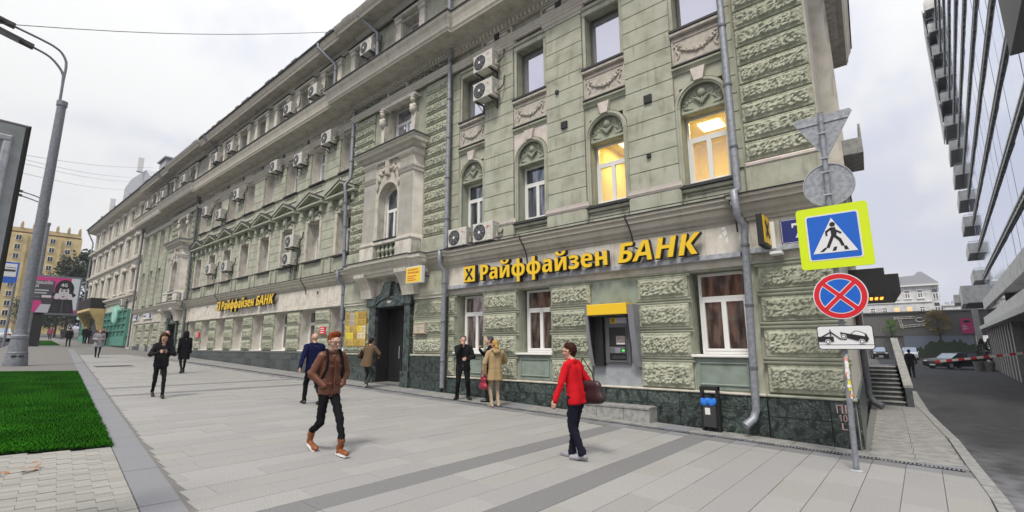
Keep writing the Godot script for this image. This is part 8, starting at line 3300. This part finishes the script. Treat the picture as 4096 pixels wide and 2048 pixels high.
	for sd in [-1.0, 1.0]:
		hf2.bone(hx.call(sd * 0.045, -0.025, 0.062), hx.call(sd * 0.035, -0.045, 0.062), 0.024 * hs2, 0.02 * hs2, 3, 0.02)
		hf2.bone(hx.call(sd * 0.079, 0.012, -0.012), hx.call(sd * 0.076, -0.022, -0.004), 0.015 * hs2, 0.010 * hs2, 3, 0.006)
		hf2.bone(hx.call(0, -0.064, 0.086), hx.call(sd * 0.02, -0.064, 0.080), 0.009 * hs2, 0.006 * hs2, 3, 0.008)
	hf2.bone(hx.call(0, -0.06, -0.01), nck + Vector3(0, 0.01, 0), 0.054 * hs2, 0.056 * s, 3, 0.025)
	var face_g: Dictionary = hf2.surface()
	var body_g: Geo = sf.get(3, Geo.new())
	if face_g.has(3):
		var k0: Geo = face_g[3]
		body_g.v.append_array(k0.v)
		body_g.n.append_array(k0.n)
		body_g.uv.append_array(k0.uv)
		body_g.c.append_array(k0.c)
	sf[3] = body_g
	for k in 4:
		if sf.has(k):
			part(nm[k], sf[k], ms[k], t, true)
	if fine:
		var g := Geo.new()
		for sd in [-1.0, 1.0]:
			g.ball(hx.call(sd * 0.031, 0.003, 0.083), Vector3(0.013, 0.007, 0.008) * hs2, 8, hb)
			g.ball(hx.call(sd * 0.032, 0.026, 0.094), Vector3(0.02, 0.004, 0.006) * hs2, 6, hb)
		part("eyes", g, M.hair_dark, t, true)
		g = Geo.new()
		g.ball(hx.call(0, -0.063, 0.090), Vector3(0.022, 0.007, 0.008) * hs2, 8, hb)
		part("lips", g, M.lips, t, true)
	# hair
	var style: String = q.get("hair_style", "short")
	if style != "bald":
		var hg := Field.new(head - Vector3(0.2, 0.3, 0.28), head + Vector3(0.2, 0.24, 0.22), 0.009 if fine else 0.016)
		hg.bone(hx.call(0, 0.05, -0.035), hx.call(0, 0.055, 0.0), 0.090 * hs2, 0.080 * hs2, 0, 0.02, hb.x, 0.92)
		hg.bone(hx.call(0, 0.0, -0.055), hx.call(0, -0.03, -0.06), 0.072 * hs2, 0.05 * hs2, 0, 0.02)
		if style == "quiff":
			hg.bone(hx.call(-0.03, 0.115, 0.03), hx.call(0.035, 0.125, 0.05), 0.035 * hs2, 0.035 * hs2, 0, 0.03)
			hg.bone(hx.call(0.0, 0.125, -0.02), hx.call(0.0, 0.13, 0.04), 0.036 * hs2, 0.036 * hs2, 0, 0.03)
		elif style == "bob":
			for sd in [-1.0, 1.0]:
				hg.bone(hx.call(sd * 0.065, 0.04, -0.02), hx.call(sd * 0.075, -0.12, -0.01), 0.042 * hs2, 0.035 * hs2, 0, 0.03)
			hg.bone(hx.call(0, 0.03, -0.07), hx.call(0, -0.14, -0.07), 0.06 * hs2, 0.05 * hs2, 0, 0.03)
		elif style == "pony":
			hg.bone(hx.call(0, 0.0, -0.1), hx.call(0.01, -0.06, -0.135), 0.034 * hs2, 0.04 * hs2, 0, 0.02)
			hg.bone(hx.call(0.01, -0.06, -0.135), hx.call(0.015, -0.15, -0.12), 0.04 * hs2, 0.018 * hs2, 0, 0.02)
		elif style == "hood":
			hg.bone(hx.call(0, 0.03, -0.03), hx.call(0, -0.08, -0.03), 0.105 * hs2, 0.11 * hs2, 0, 0.03)
		elif style == "crop":
			hg.bone(hx.call(0, 0.09, -0.04), hx.call(0, 0.1, 0.03), 0.05 * hs2, 0.046 * hs2, 0, 0.03)
		var hd := hg.surface(0.014, 3, 22.0)
		if hd.has(0):
			part("hat" if q.get("hat", false) else "hood" if style == "hood" else "hair", hd[0], q.hair, t, true)
	t.set_meta("head_at", Vector3.ZERO)
	t.remove_meta("head_at")
	q["_head"] = hx
	q["_bend"] = bend
	q["_pel"] = pel
	q["_s"] = s
	return t

func cloth(c: Color, rough := 0.9) -> StandardMaterial3D:
	var m := grain(c, M.speck, 6.0, rough, M.fine, 0.15, false)
	m.metallic_specular = 0.2
	return m

func leather(c: Color) -> StandardMaterial3D:
	return grain(c, M.stain, 3.0, 0.38, M.fine, 0.25, false)

func build_people() -> void:
	var black := cloth(lin(0.012, 0.012, 0.014))
	var black2 := cloth(lin(0.02, 0.02, 0.023))
	var dark_shoe := mat(lin(0.012, 0.011, 0.011), 0.4)
	# young man in a brown jacket
	var q := {"h": 1.76, "step": 0.0135, "wide": 0.90, "feet": [Vector3(0.07, 0, 0.33), Vector3(-0.08, 0, -0.34)], "heels": [0.0, 0.06], "dip": 0.045, "lean": 0.05, "hands": [Vector3(0.135, 0.98, 0.10), Vector3(-0.135, 0.98, 0.10)], "elbows": [Vector3(1, 0, -0.8), Vector3(-1, 0, -0.8)], "pockets": [true, true], "coat": leather(lin(0.145, 0.05, 0.024)), "legs": black, "shoes": leather(lin(0.24, 0.07, 0.018)), "boots": true, "hair": cloth(lin(0.20, 0.05, 0.015)), "hair_style": "quiff", "hem": 0.86, "armw": 1.08, "crease": 0.016, "legw": 0.95, "turn": 0.10, "nod": 0.12, "skin": M.skin_pale}
	var t := person("red haired young man in glasses and a brown leather jacket striding forward", on(-7.04, -3.95), Vector2(1.0, 0.08), q)
	var hx: Callable = q._head
	var bd: Callable = q._bend
	var g := Geo.new()
	for sd in [-1.0, 1.0]:
		var ring := []
		for k in 13:
			var a := TAU * k / 12
			ring.append(hx.call(sd * 0.034 + cos(a) * 0.028, 0.002 + sin(a) * 0.020, 0.107 - absf(cos(a) * 0.5 + 0.5 if sd > 0 else 0.5 - cos(a) * 0.5) * 0.012))
		g.tube(ring, 0.0035, 5, false)
		g.tube([hx.call(sd * 0.062, 0.006, 0.095), hx.call(sd * 0.082, 0.01, -0.01)], 0.0035, 5)
	g.tube([hx.call(-0.008, 0.006, 0.115), hx.call(0.008, 0.006, 0.115)], 0.0035, 5)
	part("glasses", g, M.glasses, t, true)
	g = Geo.new()
	for sd in [-1.0, 1.0]:
		g.tube([bd.call(1.47) + Vector3(sd * 0.09, 0.05, -0.06), bd.call(1.46) + Vector3(sd * 0.105, 0.045, 0.04), bd.call(1.38) + Vector3(sd * 0.115, 0, 0.115), bd.call(1.22) + Vector3(sd * 0.13, 0, 0.12), bd.call(1.06) + Vector3(sd * 0.165, 0, 0.03), bd.call(1.05) + Vector3(sd * 0.13, 0, -0.1)], 0.021, 6)
	part("backpack_strap", g, black, t, true)
	var bf := Field.new(Vector3(-0.25, 0.9, -0.45), Vector3(0.25, 1.6, 0.05), 0.018)
	for sd in [-1.0, 1.0]:
		bf.bone(Vector3(sd * 0.07, 1.05, -0.21), Vector3(sd * 0.06, 1.38, -0.17), 0.10, 0.085, 0, 0.04)
	part("backpack", bf.surface(0.01)[0], black2, t, true)
	g = Geo.new()
	for k in 11:
		var a := PI * (-0.62 + 1.24 * k / 10.0)
		g.ball(bd.call(1.478) + Vector3(sin(a) * 0.082, 0.012 * absf(a), cos(a) * 0.075 + 0.0), Vector3(0.028, 0.036, 0.014), 6, Basis(Vector3.UP, a))
	part("collar", g, leather(lin(0.10, 0.034, 0.017)), t, true)
	g = Geo.new()
	for sd in [-1.0, 1.0]:
		for y in [1.27, 1.02]:
			var c: Vector3 = bd.call(y) + Vector3(sd * 0.085, 0, 0.118)
			g.boxt(Transform3D(Basis(Vector3.UP, sd * 0.3), c), Vector3(-0.055, -0.015, -0.01), Vector3(0.055, 0.025, 0.012))
	g.box(bd.call(0.92) + Vector3(-0.008, 0, 0.112), bd.call(1.42) + Vector3(0.008, 0, 0.128))
	part("pocket_flaps", g, leather(lin(0.12, 0.042, 0.02)), t, true)
	g = Geo.new()
	for k in 2:
		var ft: Vector3 = q.feet[k]
		var tilt := 0.28 if k == 1 else 0.0
		var b := Transform3D(Basis(Vector3.RIGHT, tilt), ft + Vector3(0, 0.045 if k == 1 else 0.0, -0.02 if k == 1 else 0.0))
		var sole := Geo.new()
		sole.prism(PackedVector2Array([Vector2(-0.04, -0.09), Vector2(0.04, -0.09), Vector2(0.052, 0.08), Vector2(0.035, 0.2), Vector2(-0.035, 0.2), Vector2(-0.052, 0.08)]), -0.028, 0.0)
		sole.xf(b * Transform3D(Basis(Vector3.RIGHT, PI / 2), Vector3(0, 0.0, 0)))
		g.v.append_array(sole.v); g.n.append_array(sole.n); g.uv.append_array(sole.uv); g.c.append_array(sole.c)
	part("soles", g, M.white, t, true)
	# woman in red
	q = {"h": 1.70, "step": 0.015, "wide": 0.98, "feet": [Vector3(0.06, 0, -0.05), Vector3(-0.06, 0, 0.18)], "heels": [0.03, 0.0], "lean": 0.12, "pel_z": 0.05, "dip": -0.03, "hands": [Vector3(0.36, 0.90, 0.16), Vector3(-0.22, 0.98, 0.12)], "elbows": [Vector3(0.6, 0, -1), Vector3(-0.6, 0, -1)], "pockets": [false, true], "coat": cloth(lin(0.62, 0.012, 0.02), 0.7), "legs": cloth(lin(0.014, 0.015, 0.028)), "shoes": cloth(lin(0.36, 0.36, 0.40), 0.6), "hair": cloth(lin(0.045, 0.015, 0.01), 0.5), "hair_style": "crop", "hem": 0.84, "legw": 1.15, "turn": 0.15, "flare": 0.132, "crease": 0.018, "curl": [0.7, 0.4]}
	t = person("short haired woman in a bright red jacket walking past the cash machine", on(-4.08, -6.37), Vector2(-1.0, 0.03), q)
	hx = q._head
	bd = q._bend
	g = Geo.new()
	for sd in [-1.0, 1.0]:
		g.tube([hx.call(sd * 0.06, 0.004, 0.095), hx.call(sd * 0.082, 0.01, -0.01)], 0.003, 5)
		g.tube([hx.call(sd * 0.01, 0.006, 0.112), hx.call(sd * 0.06, 0.006, 0.098)], 0.004, 5)
	part("glasses", g, M.glasses, t, true)
	var bt := thing("shoulder_bag", "dark plum shoulder bag on the shoulder of the woman in red", "bag", t.position + t.basis * Vector3(-0.235, 0.9, -0.05), t.rotation.y)
	bf = Field.new(Vector3(-0.2, -0.3, -0.35), Vector3(0.2, 0.4, 0.35), 0.016)
	bf.bone(Vector3(0, 0.0, -0.14), Vector3(0, -0.02, 0.12), 0.10, 0.10, 0, 0.04, Vector3.RIGHT, 0.7)
	bf.bone(Vector3(0, 0.16, -0.13), Vector3(0, 0.16, 0.09), 0.075, 0.075, 0, 0.12, Vector3.RIGHT, 0.7)
	bf.bone(Vector3(0, -0.03, -0.2), Vector3(0, -0.05, 0.14), 0.07, 0.07, 0, 0.04, Vector3.RIGHT, 0.8)
	part("pouch", bf.surface(0.012)[0], leather(lin(0.035, 0.010, 0.014)), bt, true)
	g = Geo.new()
	g.tube([Vector3(0, 0.18, -0.1), Vector3(0.01, 0.36, -0.06), Vector3(0.07, 0.585, 0.07), Vector3(0.0, 0.38, 0.16), Vector3(0, 0.18, 0.09)], 0.012, 6)
	part("strap", g, leather(lin(0.03, 0.01, 0.012)), bt, true)
	# woman reading a phone
	q = {"h": 1.66, "step": 0.019, "wide": 0.95, "feet": [Vector3(0.07, 0, 0.30), Vector3(-0.07, 0, -0.32)], "heels": [0.0, 0.07], "dip": 0.04, "lean": 0.05, "hands": [Vector3(0.07, 1.22, 0.27), Vector3(-0.09, 1.22, 0.26)], "elbows": [Vector3(1, -0.6, -0.6), Vector3(-1, -0.6, -0.6)], "coat": black2, "legs": black, "shoes": dark_shoe, "hair": cloth(lin(0.05, 0.024, 0.012), 0.5), "hair_style": "bob", "hem": 0.84, "nod": 0.5, "flare": 0.13, "legw": 0.85, "curl": [0.9, 0.9], "palms": [Vector3(-1, 0.3, 0), Vector3(1, 0.3, 0)], "hand_dirs": [Vector3(-0.4, 0.4, 0.8), Vector3(0.4, 0.4, 0.8)], "thumbs": [Vector3(0, 1, 0), Vector3(0, 1, 0)]}
	t = person("woman in black with bowed head looking down at a phone in both hands", on(-15.5, -3.82), Vector2(1.0, 0.12), q)
	var ph := thing("mobile_phone", "small dark mobile phone held by the woman in black", "phone", t.position + t.basis * Vector3(-0.005, 1.20, 0.35), t.rotation.y)
	g = Geo.new()
	g.bev(Vector3(-0.036, -0.07, -0.004), Vector3(0.036, 0.07, 0.004), 0.003, true)
	g.xf(Transform3D(Basis(Vector3.RIGHT, -0.9), Vector3.ZERO))
	part("phone_body", g, M.black, ph, true)
	# pale hat behind her
	q = {"h": 1.68, "step": 0.024, "feet": [Vector3(0.07, 0, -0.22), Vector3(-0.07, 0, 0.24)], "heels": [0.05, 0.0], "hands": [Vector3(0.24, 0.86, 0.05), Vector3(-0.24, 0.86, 0.0)], "coat": black2, "legs": cloth(lin(0.03, 0.03, 0.035)), "shoes": dark_shoe, "hair": cloth(lin(0.55, 0.38, 0.36)), "hat": true, "hair_style": "crop", "hem": 0.72, "armw": 1.1}
	person("walker in a pale pink hat half hidden behind the woman with the phone", on(-23.0, -5.75), Vector2(1.0, 0.1), q)
	# hooded figure in a long black coat
	q = {"h": 1.70, "step": 0.022, "feet": [Vector3(0.08, 0, -0.18), Vector3(-0.08, 0, 0.2)], "heels": [0.06, 0.0], "hands": [Vector3(0.24, 0.86, -0.06), Vector3(-0.24, 0.86, 0.1)], "coat": black, "legs": black2, "shoes": dark_shoe, "hair": cloth(lin(0.016, 0.016, 0.018)), "hair_style": "hood", "hem": 0.58, "flare": 0.15, "armw": 1.15, "legw": 0.85}
	person("figure in a hooded long black coat walking away along the dark plinth", on(-23.3, -6.5), Vector2(-1.0, -0.05), q)
	# bald man in navy
	q = {"h": 1.76, "step": 0.0165, "wide": 1.1, "feet": [Vector3(0.09, 0, 0.28), Vector3(-0.09, 0, -0.28)], "heels": [0.0, 0.09], "dip": 0.03, "lean": 0.08, "hands": [Vector3(0.42, 0.93, -0.22), Vector3(-0.26, 0.9, 0.2)], "elbows": [Vector3(1, 0, -0.4), Vector3(-0.6, 0, -1)], "coat": cloth(lin(0.008, 0.012, 0.05)), "legs": black, "shoes": dark_shoe, "hair_style": "bald", "hair": black, "hem": 0.80, "flare": 0.14, "armw": 1.1, "crease": 0.014}
	person("bald man in a navy jacket striding away with one arm out", on(-11.8, -6.15), Vector2(-1.0, -0.12), q)
	# woman in an olive brown coat at the door
	q = {"h": 1.64, "step": 0.018, "wide": 1.08, "feet": [Vector3(0.08, 0, 0.02), Vector3(-0.09, 0, -0.14)], "heels": [0.0, 0.05], "lean": 0.26, "hands": [Vector3(0.25, 1.0, 0.28), Vector3(-0.22, 1.08, 0.40)], "elbows": [Vector3(0.8, 0, -0.8), Vector3(-0.8, 0, -0.6)], "coat": cloth(lin(0.135, 0.092, 0.055)), "legs": cloth(lin(0.055, 0.062, 0.052)), "shoes": cloth(lin(0.4, 0.4, 0.38)), "hair": cloth(lin(0.03, 0.016, 0.012), 0.5), "hair_style": "crop", "hem": 0.74, "flare": 0.165, "armw": 1.2, "crease": 0.016}
	t = person("stooping woman in an olive brown coat at the dark doorway", on(-14.3, -9.35), Vector2(-0.35, -1.0), q)
	bt = thing("shoulder_bag", "dark brown shoulder bag at the side of the olive coat", "bag", t.position + t.basis * Vector3(0.28, 1.05, 0.0), t.rotation.y)
	bf = Field.new(Vector3(-0.2, -0.3, -0.25), Vector3(0.2, 0.3, 0.25), 0.018)
	bf.bone(Vector3(0, 0.0, -0.08), Vector3(0, 0.0, 0.08), 0.12, 0.12, 0, 0.04, Vector3.RIGHT, 0.6)
	bf.bone(Vector3(0, 0.12, -0.06), Vector3(0, 0.14, 0.06), 0.07, 0.06, 0, 0.04, Vector3.RIGHT, 0.6)
	part("pouch", bf.surface(0.01)[0], leather(lin(0.05, 0.022, 0.016)), bt, true)
	g = Geo.new()
	g.tube([Vector3(0, 0.1, -0.06), Vector3(-0.06, 0.32, 0.08), Vector3(-0.08, 0.42, 0.14), Vector3(0, 0.12, 0.08)], 0.012, 6)
	part("strap", g, leather(lin(0.05, 0.022, 0.016)), bt, true)
	# man with a cigarette facing us
	q = {"h": 1.78, "step": 0.0165, "wide": 1.1, "feet": [Vector3(0.17, 0, 0.02), Vector3(-0.15, 0, 0.0)], "toes": [0.35, -0.35], "hands": [Vector3(0.10, 1.10, 0.25), Vector3(-0.05, 1.50, 0.17)], "elbows": [Vector3(1, -0.2, -0.5), Vector3(-0.7, -1, 0.2)], "coat": cloth(lin(0.016, 0.016, 0.018)), "legs": black, "shoes": dark_shoe, "hair": cloth(lin(0.10, 0.10, 0.10), 0.6), "hair_style": "short", "hem": 0.80, "legw": 1.08, "turn": 0.0, "curl": [1.0, 1.3], "palms": [Vector3(-0.3, 0, -1), Vector3(0.3, 0, -1)], "hand_dirs": [Vector3(-0.7, 0.1, 0.25), Vector3(0.35, 0.8, -0.05)], "thumbs": [Vector3(0, 1, 0), Vector3(1, 0.4, 0)]}
	t = person("grey haired man in black facing us with a hand at the mouth", on(-10.17, -9.77), Vector2(0.72, 0.69), q)
	bd = q._bend
	bf = Field.new(Vector3(-0.25, 0.85, -0.1), Vector3(0.25, 1.6, 0.3), 0.014)
	bf.bone(Vector3(0.0, 0.93, 0.065), Vector3(0.0, 1.36, 0.052), 0.085, 0.07, 0, 0.03, Vector3.BACK, 0.75)
	part("pullover", bf.surface(0.008)[0], cloth(lin(0.04, 0.045, 0.065)), t, true)
	# his companion in profile
	q = {"h": 1.78, "step": 0.0165, "wide": 1.08, "feet": [Vector3(0.10, 0, 0.05), Vector3(-0.11, 0, -0.04)], "hands": [Vector3(0.20, 0.92, 0.14), Vector3(-0.16, 1.40, 0.30)], "elbows": [Vector3(0.8, 0, -1), Vector3(-0.8, -1, -0.2)], "coat": cloth(lin(0.014, 0.015, 0.02)), "legs": black2, "shoes": dark_shoe, "hair": cloth(lin(0.09, 0.09, 0.095), 0.6), "hair_style": "short", "hem": 0.80, "curl": [0.5, 1.2], "turn": 0.1, "palms": [Vector3(-1, 0, 0), Vector3(0.6, 0, -0.8)], "hand_dirs": [Vector3.ZERO, Vector3(0.1, 0.9, 0.1)], "thumbs": [Vector3(0, 0, 1), Vector3(1, 0.3, 0)]}
	person("grey haired man in a dark jacket in profile behind the beige parka", on(-9.30, -10.0), Vector2(-0.60, 0.5), q)
	# blonde woman from behind
	q = {"h": 1.68, "step": 0.0155, "wide": 1.05, "feet": [Vector3(0.10, 0, 0.0), Vector3(-0.09, 0, 0.02)], "toes": [0.25, -0.2], "hands": [Vector3(0.27, 0.90, 0.05), Vector3(-0.16, 1.10, 0.25)], "elbows": [Vector3(1, 0, -0.5), Vector3(-1, 0, -0.4)], "coat": cloth(lin(0.44, 0.32, 0.17)), "legs": cloth(lin(0.46, 0.37, 0.25)), "shoes": cloth(lin(0.42, 0.36, 0.27)), "hair": cloth(lin(0.50, 0.30, 0.09), 0.5), "hair_style": "pony", "hem": 0.70, "flare": 0.150, "armw": 1.15, "legw": 0.98, "crease": 0.016, "curl": [1.4, 0.7], "turn": 0.12}
	t = person("blonde woman in a beige parka seen from behind", on(-8.54, -9.38), Vector2(-0.80, -0.42), q)
	bd = q._bend
	g = Geo.new()
	for k in 9:
		var a := PI * (0.25 + 1.5 * k / 8.0)
		g.ball(bd.call(1.435) + Vector3(sin(a) * 0.10, 0.0 - 0.03 * absf(k - 4) * 0.0, cos(a) * 0.085 - 0.035), Vector3(0.045, 0.045, 0.04), 7)
	g.ball(bd.call(1.39) + Vector3(0, 0, -0.13), Vector3(0.11, 0.06, 0.05), 10)
	part("hood", g, cloth(lin(0.42, 0.30, 0.16)), t, true)
	bt = thing("handbag", "glossy crimson handbag hanging from the hand of the blonde woman", "bag", t.position + t.basis * Vector3(0.30, 0.62, 0.08), t.rotation.y)
	bf = Field.new(Vector3(-0.25, -0.25, -0.3), Vector3(0.25, 0.3, 0.3), 0.014)
	bf.bone(Vector3(0, -0.10, -0.15), Vector3(0, -0.10, 0.15), 0.085, 0.085, 0, 0.05, Vector3.RIGHT, 0.8)
	bf.bone(Vector3(0, 0.07, -0.10), Vector3(0, 0.07, 0.10), 0.06, 0.06, 0, 0.08, Vector3.RIGHT, 0.8)
	part("pouch", bf.surface(0.008)[0], leather(lin(0.30, 0.012, 0.035)), bt, true)
	g = Geo.new()
	for sd in [-0.04, 0.04]:
		g.tube([Vector3(sd, 0.1, -0.09), Vector3(sd, 0.24, -0.06), Vector3(sd * 0.3, 0.29, 0), Vector3(sd, 0.24, 0.06), Vector3(sd, 0.1, 0.09)], 0.009, 6)
	part("handles", g, leather(lin(0.25, 0.012, 0.03)), bt, true)
	# farther walkers
	q = {"h": 1.66, "step": 0.026, "feet": [Vector3(0.06, 0, 0.12), Vector3(-0.06, 0, -0.12)], "hands": [Vector3(0.14, 1.12, 0.2), Vector3(-0.14, 1.12, 0.2)], "coat": cloth(lin(0.30, 0.30, 0.33)), "legs": black, "shoes": dark_shoe, "hair": cloth(lin(0.16, 0.10, 0.06)), "hair_style": "bob", "hem": 0.66, "flare": 0.17, "armw": 1.3, "legw": 0.85, "wide": 1.15, "show_hands": true}
	person("woman in a pale grey padded coat walking towards us", on(-37.5, -6.0), Vector2(1.0, 0.1), q)
	var far := [[-58.1, -7.2, -1.0, 1.68, Color(0.012, 0.012, 0.013), "dark figure walking away in the middle of the far pavement"], [-61.3, -10.0, 1.0, 1.68, Color(0.012, 0.012, 0.013), "dark figure standing close against the teal shop front"], [-60.6, -10.1, 0.4, 1.62, Color(0.02, 0.018, 0.02), "second dark figure pressed beside the teal shop front"], [-68.5, -10.0, -1.0, 1.7, Color(0.02, 0.03, 0.08), "figure in a blue coat by the yellow passage"], [-67.6, -9.6, 0.6, 1.85, Color(0.012, 0.012, 0.014), "tall dark figure beside the blue coat by the yellow passage"], [-88.0, -9.0, 1.0, 1.65, Color(0.35, 0.08, 0.14), "tiny far figure in a pink top before the trees"], [-90.0, -10.4, 1.0, 1.65, Color(0.05, 0.05, 0.055), "tiny far dark figure before the trees"]]
	for a in far:
		q = {"h": a[3], "step": 0.034, "feet": [Vector3(0.08, 0, 0.16), Vector3(-0.08, 0, -0.16)], "hands": [Vector3(0.24, 0.88, 0.08), Vector3(-0.24, 0.88, -0.02)], "coat": cloth(Color(a[4]).linear_to_srgb()), "legs": black, "shoes": dark_shoe, "hair": black2, "hair_style": "short", "hem": 0.75, "flare": 0.14}
		person(a[5], on(a[0], a[1]), Vector2(a[2], 0.1), q)
	q = {"h": 1.72, "step": 0.026, "wide": 1.1, "feet": [Vector3(0.08, 0, 0.14), Vector3(-0.08, 0, -0.14)], "hands": [Vector3(0.26, 0.86, 0.0), Vector3(-0.30, 0.88, -0.05)], "coat": black, "legs": black, "shoes": dark_shoe, "hair": black2, "hair_style": "short", "hem": 0.78, "legw": 1.1, "armw": 1.1, "flare": 0.14, "show_hands": true}
	t = person("man in a dark suit walking away down the side street", on(-0.72, -39.3, -0.12), Vector2(-0.1, -1.0), q)
	bt = thing("carrier_bag", "dark carrier bag in the hand of the man in the side street", "bag", t.position + t.basis * Vector3(0.30, 0.55, 0.0), t.rotation.y)
	bf = Field.new(Vector3(-0.2, -0.3, -0.25), Vector3(0.2, 0.3, 0.25), 0.02)
	bf.bone(Vector3(0, -0.08, -0.08), Vector3(0, -0.08, 0.08), 0.12, 0.12, 0, 0.05, Vector3.RIGHT, 0.7)
	bf.bone(Vector3(0, 0.08, -0.04), Vector3(0, 0.2, 0.02), 0.07, 0.02, 0, 0.06)
	part("pouch", bf.surface(0.01)[0], black2, bt, true)
